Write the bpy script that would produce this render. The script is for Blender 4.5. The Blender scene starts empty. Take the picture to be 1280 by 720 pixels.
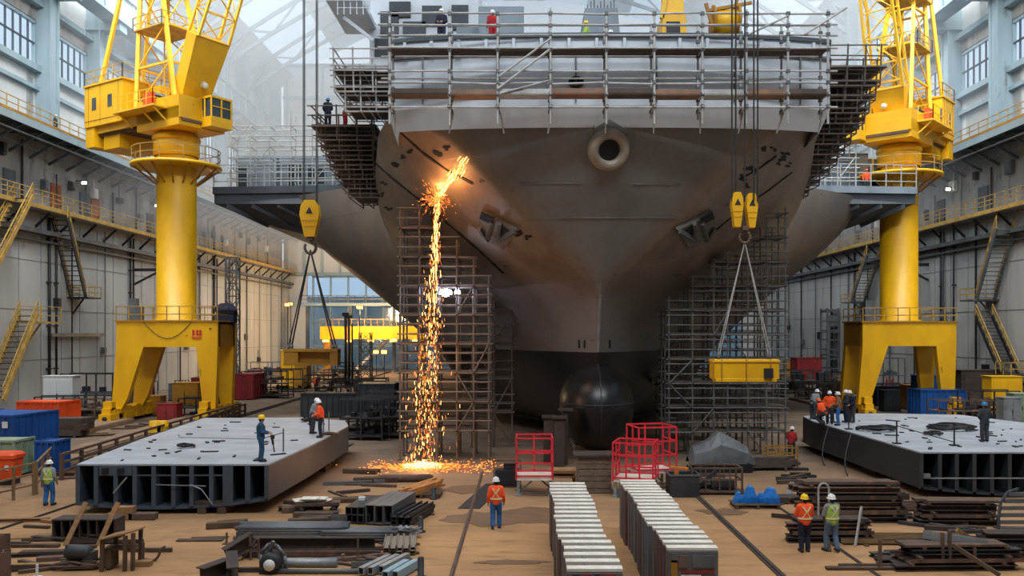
import bpy, math, random
from mathutils import Vector, Matrix, Euler
from mathutils.bvhtree import BVHTree
random.seed(7)
SC = bpy.context.scene
COL = SC.collection
PI = math.pi
# ---- camera geometry of the photograph (1280x720): eye height, focal length and vanishing point
F, CX, HY, H = 1100.0, 655.0, 415.0, 6.4
def P(px, py, Y): return Vector(((px-CX)*Y/F, Y, H-(py-HY)*Y/F))
def GY(py, Z=0.0): return (H-Z)*F/(py-HY)
def G(px, py, Z=0.0):
    Y = GY(py, Z); return Vector(((px-CX)*Y/F, Y, Z))
def R(a): return math.radians(a)

# ---------------------------------------------------------------- mesh builder
class MB:
    def __init__(s): s.v=[]; s.f=[]; s.m=[]; s.cur=0; s.sm=[]; s.smooth=False
    def add(s, vs, fs):
        n=len(s.v); s.v += [tuple(v) for v in vs]
        for f in fs: s.f.append([i+n for i in f]); s.m.append(s.cur); s.sm.append(s.smooth)
        return s
    def box(s, c, size, rot=None):
        x,y,z=[a/2 for a in size]; c=Vector(c)
        vs=[Vector((sx*x,sy*y,sz*z)) for sz in(-1,1) for sy in(-1,1) for sx in(-1,1)]
        if rot is not None:
            M = rot if isinstance(rot, Matrix) else Euler(rot).to_matrix()
            vs=[M@v for v in vs]
        return s.add([v+c for v in vs],[(0,2,3,1),(4,5,7,6),(0,1,5,4),(2,6,7,3),(0,4,6,2),(1,3,7,5)])
    def bx(s, x0,x1,y0,y1,z0,z1): return s.box(((x0+x1)/2,(y0+y1)/2,(z0+z1)/2),(abs(x1-x0),abs(y1-y0),abs(z1-z0)))
    def frame(s, p0, p1, up=(0,0,1)):
        p0=Vector(p0); p1=Vector(p1); d=(p1-p0)
        if d.length<1e-6: d=Vector((0,0,1e-3))
        d.normalize(); u=Vector(up)
        if abs(d.dot(u))>0.98: u=Vector((0,1,0))
        a=d.cross(u).normalized(); b=a.cross(d).normalized()
        return p0,p1,d,a,b
    def bar(s, p0, p1, w, h=None, up=(0,0,1)):
        h = w if h is None else h
        p0,p1,d,a,b=s.frame(p0,p1,up); vs=[]
        for p in (p0,p1):
            for i,j in((-1,-1),(1,-1),(1,1),(-1,1)): vs.append(p+a*(i*w/2)+b*(j*h/2))
        return s.add(vs,[(0,1,5,4),(1,2,6,5),(2,3,7,6),(3,0,4,7),(3,2,1,0),(4,5,6,7)])
    def tube(s, p0, p1, r, n=6, r1=None, caps=True):
        r1 = r if r1 is None else r1
        p0,p1,d,a,b=s.frame(p0,p1); vs=[]
        for p,rr in((p0,r),(p1,r1)):
            for k in range(n):
                t=2*PI*k/n; vs.append(p+a*(rr*math.cos(t))+b*(rr*math.sin(t)))
        fs=[(k,(k+1)%n,n+(k+1)%n,n+k) for k in range(n)]
        o=s.smooth; s.smooth = n>=8
        s.add(vs,fs); s.smooth=o
        if caps:
            m=len(s.v)-2*n
            s.f.append([m+k for k in range(n)][::-1]); s.m.append(s.cur); s.sm.append(False)
            s.f.append([m+n+k for k in range(n)]); s.m.append(s.cur); s.sm.append(False)
        return s
    def path(s, pts, r, n=6):
        for a,b in zip(pts[:-1],pts[1:]): s.tube(a,b,r,n)
        return s
    def lathe(s, prof, c=(0,0,0), n=20, axis='z', M=None):
        vs=[];m=len(prof)
        for k in range(n):
            t=2*PI*k/n
            for r,z in prof:
                v=Vector((r*math.cos(t),r*math.sin(t),z))
                if axis=='y': v=Vector((v.x,v.z,v.y))
                if axis=='x': v=Vector((v.z,v.x,v.y))
                if M is not None: v=M@v
                vs.append(v+Vector(c))
        fs=[(k*m+i,((k+1)%n)*m+i,((k+1)%n)*m+i+1,k*m+i+1) for k in range(n) for i in range(m-1)]
        o=s.smooth; s.smooth=True; s.add(vs,fs); s.smooth=o; return s
    def prism(s, poly, p0, p1, ax=None, up=(0,0,1)):
        """poly: (a,b) points in the plane across p0->p1 (a sideways, b up)"""
        p0,p1,d,a,b=s.frame(p0,p1,up); n=len(poly); vs=[]
        for p in(p0,p1):
            for q in poly: vs.append(p+a*q[0]+b*q[1])
        return s.add(vs,[(k,(k+1)%n,n+(k+1)%n,n+k) for k in range(n)]+[tuple(range(n))[::-1],tuple(range(n,2*n))])
    def quad(s,*vs): return s.add(vs,[tuple(range(len(vs)))])
    def ball(s, c, r, n=10, m=7, sc=(1,1,1), jit=0.0, rng=random):
        vs=[];fs=[];c=Vector(c)
        for i in range(m+1):
            ph=PI*i/m
            for k in range(n):
                t=2*PI*k/n; q=1+rng.uniform(-jit,jit)
                vs.append(c+Vector((r*q*sc[0]*math.sin(ph)*math.cos(t), r*q*sc[1]*math.sin(ph)*math.sin(t), r*q*sc[2]*math.cos(ph))))
        for i in range(m):
            for k in range(n): fs.append((i*n+k,(i+1)*n+k,(i+1)*n+(k+1)%n,i*n+(k+1)%n))
        o=s.smooth; s.smooth = jit==0; s.add(vs,fs); s.smooth=o; return s
    def ibeam(s, p0, p1, w, h, t=0.03, up=(0,0,1)):
        p0,p1,d,a,b=s.frame(p0,p1,up)
        s.bar(p0+b*(h/2-t/2),p1+b*(h/2-t/2),w,t,up); s.bar(p0-b*(h/2-t/2),p1-b*(h/2-t/2),w,t,up); s.bar(p0,p1,t,h-2*t,up); return s
    def truss(s, p0, p1, w0, w1, n, r=0.06, d=0.04, up=(0,0,1), h0=None, h1=None):
        p0,p1,dd,a,b=s.frame(p0,p1,up); h0=h0 or w0; h1=h1 or w1; rings=[]
        for i in range(n+1):
            t=i/n; p=p0.lerp(p1,t); w=(w0+(w1-w0)*t)/2; h=(h0+(h1-h0)*t)/2
            rings.append([p+a*w*i_+b*h*j_ for i_,j_ in((-1,-1),(1,-1),(1,1),(-1,1))])
        for k in range(4): s.bar(rings[0][k],rings[-1][k],r*2)
        for i in range(n+1):
            for k in range(4): s.bar(rings[i][k],rings[i][(k+1)%4],d*1.6)
            if i<n:
                for k in range(4):
                    if (i+k)%2: s.bar(rings[i][k],rings[i+1][(k+1)%4],d*1.6)
                    else: s.bar(rings[i][(k+1)%4],rings[i+1][k],d*1.6)
        return s

OCOUNT=[0]
def wloc(o):
    v=Vector((0,0,0))
    while o is not None: v=v+Vector(o.location); o=o.parent
    return v
def obj(name, mb, mat, parent=None, local=False, loc=None, rz=0, bevel=0):
    """link a mesh object. local=False: mesh data given in world coordinates (moved so the origin is the parent's)"""
    me=bpy.data.meshes.new(name)
    off=Vector((0,0,0))
    if parent is not None and not local: off=wloc(parent)
    if parent is None and loc is not None and not local: off=Vector(loc)
    vs=[(v[0]-off.x,v[1]-off.y,v[2]-off.z) for v in mb.v]
    me.from_pydata(vs,[],mb.f)
    mats = mat if isinstance(mat,(list,tuple)) else [mat]
    for m in mats: me.materials.append(m)
    if len(mats)>1: me.polygons.foreach_set('material_index', mb.m)
    me.polygons.foreach_set('use_smooth', mb.sm)
    me.update()
    o=bpy.data.objects.new(name,me); COL.objects.link(o)
    if parent is not None: o.parent=parent
    if loc is not None: o.location=loc
    if rz: o.rotation_euler=(0,0,rz)
    if bevel:
        b=o.modifiers.new('b','BEVEL'); b.width=bevel; b.segments=2; b.limit_method='ANGLE'
    OCOUNT[0]+=1
    return o
SHORT=[('nearer red railed platform of the double one, closest to the slab rows','lower red railed platform of the double one, touching the slab rows'),('the one of the group closest to the crane leg','standing at the crane leg side of the group'),('thinner grey pipe lying closest to the camera past the yellow pole','thinner grey pipe lying in front of the yellow pole'),('blue-grey box section closest to the camera beside the bollard post','blue-grey box section beside the short post at the photo bottom edge'),('furthest of three along the rail','the upper of three along the rail'),('short dark steel post nearest to the camera along the brown floor rail','short dark steel post at the photo bottom edge by the brown floor rail'),('wide nearest pile','wide low pile'),('nearest pile','wide low pile'),('broad dark prop column furthest from the bulb','broad dark prop column with a gap between it and the bulb'),('pile right of the orange skip','pile beside the orange skip'),('crane without emblem','plain crane'),('crane with no emblem','plain crane'),('crane with the red emblem','emblem crane')]
def tag(o,label,cat,group=None,kind=None):
    for a_,c_ in SHORT: label=label.replace(a_,c_)
    o['label']=label; o['category']=cat
    if group: o['group']=group
    if kind is None and name_head(o.name) in ('beam','girder','column','plank','stub','section','pole'): kind='thing'
    if kind: o['kind']=kind
    return o
def name_head(n): return n.split('.')[0].split('_')[-1]
def thing(name,label,cat,loc=(0,0,0),rz=0,group=None):
    o=bpy.data.objects.new(name,None); COL.objects.link(o)
    o.location=loc; o.rotation_euler=(0,0,rz); o.empty_display_size=0.1
    return tag(o,label,cat,group)
def struct(name,mb,mat,parent=None):
    o=obj(name,mb,mat,parent)
    if parent is None: o['kind']='structure'
    return o
def children(o): return [c for c in COL.objects if c.parent==o]
KIDS={}
def dup(root,loc,rz=None,label=None,group=None,scale=None,cat=None):
    kids=KIDS.get(root.name)
    if kids is None:
        kids=[(c,[g for g in COL.objects if g.parent==c]) for c in COL.objects if c.parent==root]; KIDS[root.name]=kids
    r=root.copy(); COL.objects.link(r); r.location=loc
    if rz is not None: r.rotation_euler=(0,0,rz)
    if scale: r.scale=scale
    if label: r['label']=label
    if group: r['group']=group
    if cat: r['category']=cat
    for ch,gs in kids:
        c=ch.copy(); COL.objects.link(c); c.parent=r
        for g in gs:
            d=g.copy(); COL.objects.link(d); d.parent=c
    return r

# ---------------------------------------------------------------- materials
MATS={}
def hexc(c): # sRGB 0-255 tuple -> linear
    o=[]
    for x in c:
        x/=255.0; o.append(x/12.92 if x<=0.04045 else ((x+0.055)/1.055)**2.4)
    return (*o,1)
def mat(name,c1,c2=None,scale=1.0,rough=0.7,metal=0.0,c3=None,bump=0.0,stretch=(1,1,1),lo=0.35,hi=0.65,c3lo=0.62,c3hi=0.7,c3scale=None,spec=None):
    m=bpy.data.materials.new(name); m.use_nodes=True; nt=m.node_tree; b=nt.nodes['Principled BSDF']
    b.inputs['Roughness'].default_value=rough; b.inputs['Metallic'].default_value=metal
    if spec is not None: b.inputs['Specular IOR Level'].default_value=spec
    if c2 is None: c2=tuple(x*0.85 for x in c1)
    tc=nt.nodes.new('ShaderNodeTexCoord'); mp=nt.nodes.new('ShaderNodeMapping'); mp.inputs['Scale'].default_value=stretch
    nt.links.new(tc.outputs['Object'],mp.inputs['Vector'])
    def noise(sc,det=6):
        n=nt.nodes.new('ShaderNodeTexNoise'); n.inputs['Scale'].default_value=sc; n.inputs['Detail'].default_value=det; n.inputs['Roughness'].default_value=0.65
        nt.links.new(mp.outputs[0],n.inputs['Vector']); return n
    def ramp(n,lo,hi):
        r=nt.nodes.new('ShaderNodeMapRange'); r.inputs['From Min'].default_value=lo; r.inputs['From Max'].default_value=hi
        nt.links.new(n.outputs['Fac'],r.inputs['Value']); return r
    def mix(f,a,bb):
        x=nt.nodes.new('ShaderNodeMix'); x.data_type='RGBA'; nt.links.new(f.outputs[0],x.inputs[0])
        for i,q in((6,a),(7,bb)):
            if isinstance(q,tuple): x.inputs[i].default_value=q
            else: nt.links.new(q,x.inputs[i])
        return x.outputs[2]
    n1=noise(scale); col=mix(ramp(n1,lo,hi),hexc(c1),hexc(c2))
    if c3: n2=noise(c3scale or scale*2.7,8); col=mix(ramp(n2,c3lo,c3hi),col,hexc(c3))
    nt.links.new(col,b.inputs['Base Color'])
    if bump:
        bp=nt.nodes.new('ShaderNodeBump'); bp.inputs['Strength'].default_value=bump; bp.inputs['Distance'].default_value=0.05
        n3=noise(scale*4); nt.links.new(n3.outputs['Fac'],bp.inputs['Height']); nt.links.new(bp.outputs[0],b.inputs['Normal'])
    MATS[name]=m; return m
def emis(name,c,s):
    m=bpy.data.materials.new(name); m.use_nodes=True; nt=m.node_tree; nt.nodes.clear()
    e=nt.nodes.new('ShaderNodeEmission'); e.inputs[0].default_value=hexc(c); e.inputs[1].default_value=s
    o=nt.nodes.new('ShaderNodeOutputMaterial'); nt.links.new(e.outputs[0],o.inputs[0]); return m
yellow=mat('crane_yellow',(238,184,14),(216,160,12),0.5,0.45,c3=(120,84,20),c3lo=0.66,c3hi=0.78,c3scale=1.5,stretch=(1,1,0.5))
yellow_light=mat('crane_yellow_lattice',(240,192,48),(222,172,40),0.8,0.5)
yellow_dark=mat('ochre_steel',(176,128,30),(140,98,26),0.6,0.6)
yellow_rail=mat('faded_yellow_rail',(196,160,74),(150,120,62),1.5,0.6)
bluegrey=mat('blue_grey_steel',(146,168,178),(128,150,160),0.4,0.7,stretch=(1,1,0.3),c3=(96,108,112),c3scale=0.9)
bluegrey_dark=mat('dark_blue_grey_steel',(84,96,104),(64,74,82),0.5,0.7)
panelwhite=mat('pale_wall_panel',(200,204,205),(184,190,192),0.3,0.8,stretch=(1,1,0.2),c3=(130,136,136),c3lo=0.68,c3hi=0.8)
conc=mat('stained_concrete_wall',(198,200,198),(170,172,170),0.18,0.9,stretch=(1,1,0.25),c3=(132,128,120),c3lo=0.6,c3hi=0.8,c3scale=1.1,bump=0.2)
conc_mid=mat('dirty_mid_wall',(160,160,158),(128,128,128),0.35,0.9,stretch=(1,1,0.4),c3=(84,80,76),c3lo=0.54,c3hi=0.7,c3scale=0.8)
steeldark=mat('dark_steel',(52,54,58),(36,38,42),0.8,0.6,metal=0.3)
steelgrey=mat('grey_steel',(110,114,118),(84,88,92),0.9,0.55,metal=0.3)
steelmid=mat('mill_scale_steel',(66,70,74),(46,48,52),1.2,0.55,metal=0.3)
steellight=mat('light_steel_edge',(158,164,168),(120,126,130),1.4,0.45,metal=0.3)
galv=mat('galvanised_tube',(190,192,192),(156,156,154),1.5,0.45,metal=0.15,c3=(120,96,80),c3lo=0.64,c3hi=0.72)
galv2=mat('galvanised_tube_shade_toned',(118,118,118),(88,88,88),1.5,0.5,metal=0.3,c3=(96,76,62),c3lo=0.6,c3hi=0.7)  # darker copy of the galvanised tube, tower shade put into the colour
tubedark=mat('scaffold_tube_shade_toned',(112,104,98),(84,78,74),1.2,0.6,metal=0.2,c3=(96,64,48),c3lo=0.56,c3hi=0.7)  # rusty tube darkened, with the shade under the ship in its colour
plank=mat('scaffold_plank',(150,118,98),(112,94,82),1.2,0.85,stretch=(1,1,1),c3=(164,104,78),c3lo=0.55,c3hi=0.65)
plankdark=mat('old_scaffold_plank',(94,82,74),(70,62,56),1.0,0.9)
wood=mat('timber',(160,122,82),(122,90,58),2.0,0.85,stretch=(1,0.3,3))
wooddark=mat('dark_timber',(96,76,58),(66,52,42),2.0,0.9)
rust=mat('rusty_steel',(104,82,70),(78,62,54),0.9,0.8,c3=(132,88,62),c3lo=0.58,c3hi=0.7)
rustdark=mat('dark_rusty_steel',(70,58,52),(50,43,40),0.9,0.8,c3=(112,72,50),c3lo=0.6,c3hi=0.72)
tan=mat('tan_painted_rail',(146,116,78),(112,90,64),1.5,0.8)
red=mat('red_paint',(232,50,66),(206,40,54),1.0,0.5)
orange=mat('orange_paint',(232,86,34),(206,70,28),0.8,0.55)
blue=mat('blue_paint',(22,84,158),(16,66,130),0.6,0.5,c3=(50,70,96),c3lo=0.66,c3hi=0.78)
bluepl=mat('bright_blue_sheet',(30,122,204),(20,92,170),2.0,0.5)
green=mat('pale_green_paint',(150,166,142),(112,140,112),1.0,0.7)
white=mat('white_paint',(226,228,226),(206,208,206),1.0,0.5)
redmach=mat('dull_red_paint',(150,40,44),(120,32,38),0.7,0.6)
black=mat('black_rubber',(22,22,24),(14,14,16),1.0,0.7)
hose=mat('black_hose',(34,34,36),(24,24,26),1.0,0.6)
cable=mat('wire_rope',(50,50,52),(36,36,38),1.0,0.6)
shadeglass=mat('dark_cab_glass',(56,72,80),(40,54,62),0.8,0.15)
orange_lamp=emis('lit_orange_lamp',(255,176,80),6.0)
white_lamp=emis('lit_white_lamp',(255,246,226),12.0)
# ================================================================ world, camera
w=bpy.data.worlds.new('world'); SC.world=w; w.use_nodes=True
bgn=w.node_tree.nodes['Background']; bgn.inputs[0].default_value=hexc((206,226,246)); bgn.inputs[1].default_value=1.08
cam=bpy.data.cameras.new('camera'); co=bpy.data.objects.new('camera',cam); COL.objects.link(co)
co.location=(0,0,H); co.rotation_euler=(PI/2,0,0)
cam.sensor_width=36; cam.lens=F*36/1280; cam.shift_x=(640-CX)/1280; cam.shift_y=(HY-360)/1280; cam.clip_end=600
SC.camera=co
SC.view_settings.view_transform='Standard'; SC.view_settings.look='None'; SC.view_settings.gamma=1; SC.view_settings.exposure=0.0
SC.view_settings.use_curve_mapping=False
SC.cycles.use_denoising=True
SC.cycles.max_bounces=6; SC.cycles.diffuse_bounces=3; SC.cycles.glossy_bounces=2; SC.cycles.transparent_max_bounces=16; SC.cycles.volume_bounces=1

# ================================================================ floor
def floor_mat():
    m=bpy.data.materials.new('packed_earth_and_plate_floor'); m.use_nodes=True; nt=m.node_tree; b=nt.nodes['Principled BSDF']
    b.inputs['Roughness'].default_value=0.8
    tc=nt.nodes.new('ShaderNodeTexCoord')
    def N(sc,det,stretch=(1,1,1)):
        mp=nt.nodes.new('ShaderNodeMapping'); mp.inputs['Scale'].default_value=stretch; nt.links.new(tc.outputs['Object'],mp.inputs['Vector'])
        n=nt.nodes.new('ShaderNodeTexNoise'); n.inputs['Scale'].default_value=sc; n.inputs['Detail'].default_value=det; n.inputs['Roughness'].default_value=0.7
        nt.links.new(mp.outputs[0],n.inputs['Vector']); return n.outputs['Fac']
    def rng(s,lo,hi):
        r=nt.nodes.new('ShaderNodeMapRange'); r.inputs[1].default_value=lo; r.inputs[2].default_value=hi; nt.links.new(s,r.inputs[0]); return r.outputs[0]
    def mix(f,a,bb):
        x=nt.nodes.new('ShaderNodeMix'); x.data_type='RGBA'; nt.links.new(f,x.inputs[0])
        for i,q in((6,a),(7,bb)):
            if isinstance(q,tuple): x.inputs[i].default_value=q
            else: nt.links.new(q,x.inputs[i])
        return x.outputs[2]
    col=mix(rng(N(0.25,8,(0.6,1.3,1)),0.35,0.65),hexc((182,138,92)),hexc((150,113,76)))
    col=mix(rng(N(1.4,9,(0.5,2.0,1)),0.52,0.72),col,hexc((126,94,64)))
    col=mix(rng(N(0.09,6),0.55,0.68),col,hexc((118,92,68)))
    col=mix(rng(N(5,9),0.62,0.8),col,hexc((208,172,126)))
    # greyer ground in the far yard
    sx=nt.nodes.new('ShaderNodeSeparateXYZ'); nt.links.new(tc.outputs['Object'],sx.inputs[0])
    far=rng(sx.outputs['Y'],28,46)
    col=mix(far,col,mix(rng(N(0.3,7),0.4,0.6),hexc((126,106,88)),hexc((98,84,72))))
    nt.links.new(col,b.inputs['Base Color'])
    bp=nt.nodes.new('ShaderNodeBump'); bp.inputs['Strength'].default_value=0.25; bp.inputs['Distance'].default_value=0.03
    nt.links.new(N(3,8),bp.inputs['Height']); nt.links.new(bp.outputs[0],b.inputs['Normal'])
    return m
mb=MB(); mb.bx(-41.5,41.5,-12,152,-0.4,0); struct('floor',mb,floor_mat())
floormarks=mat('oil_stain',(120,92,64),(104,80,58),1.5,0.6)
PZ=[0.004]
def patch(name,pts,m,z=None):
    PZ[0]+=0.003; z=z or PZ[0]
    b=MB(); n=len(pts); vs=[(p[0],p[1],z) for p in pts]+[(p[0],p[1],0.0005) for p in pts]
    b.add(vs,[tuple(range(n))]+[((k+1)%n,k,n+k,n+(k+1)%n) for k in range(n)]); return obj(name,b,m)
def blobpts(cx,cy,rx,ry,n=18,j=0.25): return [(cx+rx*math.cos(2*PI*k/n)*(1+random.uniform(-j,j)),cy+ry*math.sin(2*PI*k/n)*(1+random.uniform(-j,j))) for k in range(n)]
for i,(px,py,rx,ry) in enumerate([(612,648,1.5,1.2),(668,644,1.3,1.3),(640,703,1.0,.25),(585,612,1.2,.9),(905,640,.9,.5)]):
    g=G(px,py); o=patch('floor_stain',blobpts(g.x,g.y,rx,ry),floormarks); o['kind']='structure'
p=[G(572,636),G(600,636),G(632,605),G(607,605)]
o=patch('steel_floor_plate',[(q.x,q.y) for q in p],steeldark,0.02); tag(o,'dark steel plate lying flat on the floor behind the lone worker in orange','steel plate')

# rails let into the floor
def rail(name,pts,label,w=0.16,h=0.05,m=rustdark,group=None):
    b=MB()
    for a,c in zip(pts[:-1],pts[1:]):
        a=Vector(a);c=Vector(c)
        b.bar((a.x,a.y,h*0.25),(c.x,c.y,h*0.25),w,h*0.5); b.bar((a.x,a.y,h*0.7),(c.x,c.y,h*0.7),w*0.35,h*0.6)
    o=obj(name,b,m,loc=(pts[0][0],pts[0][1],0)); return tag(o,label,'rail',group)
rail('floor_rail',[(-1.9,15,0),(-1.9,40,0)],'brown crane rail running along the floor beside the lone worker in orange',0.12,0.08,rust)
rail('floor_rail',[(6.75,15,0),(6.75,42,0)],'thin dark rail crossing the floor beyond the slab stacks near the walking workers',0.22,0.07)
rail('floor_rail',[(9.3,20,0),(9.3,33,0)],'faint narrow rail in the floor passing the worker in green vest',0.12,0.04)
rail('cable_run',[tuple(G(0,662)),tuple(G(102,628)),(-15.6,33.5,0)],'pair of black cables lying on the floor by the lone worker in lime vest',0.14,0.05,hose)
rail('crane_track',[(-28.6,48,0),(-28.6,140,0)],'outer track rail under the crane with the boom leaning over the blue bin',0.5,0.16)
rail('crane_track',[(-21.4,48,0),(-21.4,140,0)],'inner track rail under the crane carrying the red emblem',0.5,0.16)
rail('crane_track',[(25.3,50,0),(25.3,140,0)],'inner track rail under the crane beside the dark hull block with the blue-helmeted worker',0.5,0.16)
rail('crane_track',[(32.2,50,0),(32.2,140,0)],'outer track rail of the crane that has no emblem',0.5,0.16)

# ================================================================ side walls
glass=bpy.data.materials.new('window_glass'); glass.use_nodes=True; nt=glass.node_tree; nt.nodes.clear()
tr=nt.nodes.new('ShaderNodeBsdfTransparent'); tr.inputs[0].default_value=(0.80,0.87,0.92,1); gl=nt.nodes.new('ShaderNodeBsdfGlossy'); gl.inputs['Roughness'].default_value=0.1
gl.inputs['Color'].default_value=(.9,.95,1,1)
mx=nt.nodes.new('ShaderNodeMixShader'); mx.inputs[0].default_value=0.08; ou=nt.nodes.new('ShaderNodeOutputMaterial')
nt.links.new(tr.outputs[0],mx.inputs[1]); nt.links.new(gl.outputs[0],mx.inputs[2]); nt.links.new(mx.outputs[0],ou.inputs[0])
YEND=150.0
clearglass=glass.copy(); clearglass.name='clear_window_glass'
for nd in clearglass.node_tree.nodes:
    if nd.type=='BSDF_TRANSPARENT': nd.inputs[0].default_value=(.98,.99,1,1)
    if nd.type=='MIX_SHADER': nd.inputs[0].default_value=.03
pill=[60+9*k for k in range(11)]
wn=[0]; tn=[0]
def trim(mb,m,parent=None):
    tn[0]+=1; return struct('trim_%d'%tn[0],mb,m,parent)
for side,sx in(('left',-1),('right',1)):
    X=lambda a: sx*a
    def B(mb,a0,a1,y0,y1,z0,z1): mb.bx(min(X(a0),X(a1)),max(X(a0),X(a1)),y0,y1,z0,z1)
    b=MB(); B(b,40,40.6,-12,YEND,0,16.2); struct('wall_'+side,b,conc)
    b=MB()
    for k in range(34):          # joints, drain pipes on the lower wall
        y=44+k*3.2
        B(b,39.96,40,y,y+0.04,0,16)
    trim(b,conc_mid)
    b=MB()
    for z in (4.1,8.2,12.2): B(b,39.97,40,30,YEND,z,z+0.05)
    trim(b,conc_mid)
    b=MB(); B(b,41.2,41.7,-12,YEND,16.6,22.5); struct('wall_'+side+'_middle',b,conc_mid)
    # upper wall: lower panels, window band, upper panels
    b=MB()
    B(b,43,43.4,-12,YEND,23.0,29.9); B(b,43,43.4,-12,YEND,33.7,48)
    for y0 in pill[:-1]: B(b,43,43.4,y0-.5,y0+0.5,29.9,33.7)
    B(b,43,43.4,-12,60,29.9,33.7)
    struct('wall_'+side+'_upper',b,panelwhite)
    for y in pill:
        b=MB(); B(b,41.7,43,y-0.6,y+0.6,23.0,48)
        B(b,41.55,41.7,y-0.75,y-0.5,23,48); B(b,41.55,41.7,y+0.5,y+0.75,23,48)
        B(b,39.6,43,y-0.8,y+0.8,36.0,37.0)
        trim(b,bluegrey)
    b=MB(); B(b,42.9,43.0,-12,YEND,33.8,34.9)
    trim(b,conc_mid)
    b=MB()
    for (z,h,d) in((29.2,0.55,0.6),(27.6,0.35,0.4),(34.9,0.5,0.8)):
        B(b,43-d,43,-12,YEND,z,z+h)
    trim(b,bluegrey)
    # windows between the pillars
    for y in pill[:-1]:
        y0,y1=y+0.6,y+8.4; wn[0]+=1
        b=MB(); z0,z1=29.9,33.6
        for yy in(y0,y1): B(b,42.9,43.2,yy-0.15,yy+0.15,z0,z1)
        for zz in(z0,z1): B(b,42.9,43.2,y0,y1,zz-0.12,zz+0.12)
        wf=struct('window_%d'%wn[0],b,bluegrey)
        b=MB()
        for k in range(1,7): B(b,42.95,43.1,y0+k*(y1-y0)/7-0.06,y0+k*(y1-y0)/7+0.06,z0,z1)
        B(b,42.95,43.1,y0,y1,z0+(z1-z0)/2-0.07,z0+(z1-z0)/2+0.07)
        struct('mullion',b,bluegrey_dark,wf)
        b=MB(); B(b,43.12,43.16,y0,y1,z0,z1); struct('pane',b,clearglass,wf)
    # overhead runway girder
    b=MB(); B(b,39.6,41.0,-12,YEND,37.0,39.4); B(b,39.3,41.2,-12,YEND,39.4,39.7); B(b,39.3,41.2,-12,YEND,36.8,37.0)
    for k in range(36): B(b,39.45,39.6,44+k*3,44.15+k*3,37,39.4)
    B(b,40.1,40.4,-12,YEND,39.7,40.0)
    tag(obj('runway_girder',b,bluegrey,loc=(X(40.2),44,37)),'pale blue-grey runway girder along the top of the %s'%('wall behind the crane with the red emblem' if sx<0 else 'wall behind the crane with no emblem'),'girder')
    # upper walkway
    root=thing('upper_walkway','dark bracketed walkway with thin yellow rail high on the wall behind the crane %s'%('with the red emblem' if sx<0 else 'with no emblem'),'walkway',(X(40),44,22.6))
    b=MB(); B(b,38.2,43.2,30,YEND,22.55,22.9); obj('deck',b,bluegrey_dark,root)
    b=MB(); B(b,38.15,38.25,30,YEND,22.3,22.95); obj('edge_beam',b,bluegrey,root)
    for k in range(40):
        y=32+k*2.95
        b=MB(); b.bar((X(38.4),y,22.4),(X(41.2),y,20.9),0.16,0.22); B(b,38.3,41.2,y-0.08,y+0.08,22.3,22.55); obj('bracket',b,bluegrey_dark,root)
    b=MB()
    B(b,38.5,38.6,30,YEND,21.7,21.8); B(b,39.3,39.5,30,YEND,22.0,22.2); B(b,40.2,40.3,30,YEND,21.4,21.5)
    obj('pipe',b,steelgrey,root)
    b=MB()
    for zz in(23.5,24.0): B(b,38.2,38.26,30,YEND,zz,zz+0.06)
    for k in range(80): y=30.5+k*1.5; B(b,38.2,38.26,y,y+0.06,22.9,24.0)
    obj('railing',b,yellow_rail,root)
    b=MB(); B(b,38.14,38.2,30,YEND,22.9,23.1); obj('kick_plate',b,yellow_dark,root)
    # lower gallery
    root=thing('gallery_walkway','long gallery walkway with yellow railing halfway up the wall behind the crane %s'%('with the red emblem' if sx<0 else 'with no emblem'),'walkway',(X(40),44,16.2))
    b=MB(); B(b,38.6,41.7,30,YEND,16.2,16.55); obj('deck',b,conc_mid,root)
    b=MB(); B(b,38.52,38.62,30,YEND,16.25,16.6); obj('edge_beam',b,yellow_rail,root)
    for k in range(30):
        y=33+k*3.9
        b=MB(); b.bar((X(38.8),y,16.1),(X(40.0),y,15.0),0.14,0.18); obj('bracket',b,steeldark,root)
    b=MB()
    for zz in(16.95,17.3,17.7): B(b,38.56,38.62,30,YEND,zz,zz+0.06)
    for k in range(75): y=30.5+k*1.6; B(b,38.56,38.62,y,y+0.07,16.5,17.7)
    obj('railing',b,yellow_rail,root)
    b=MB(); B(b,39.2,39.9,30,YEND,14.4,14.75); B(b,39.6,39.95,30,YEND,13.8,13.95); obj('pipe',b,steelgrey,root)

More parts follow.
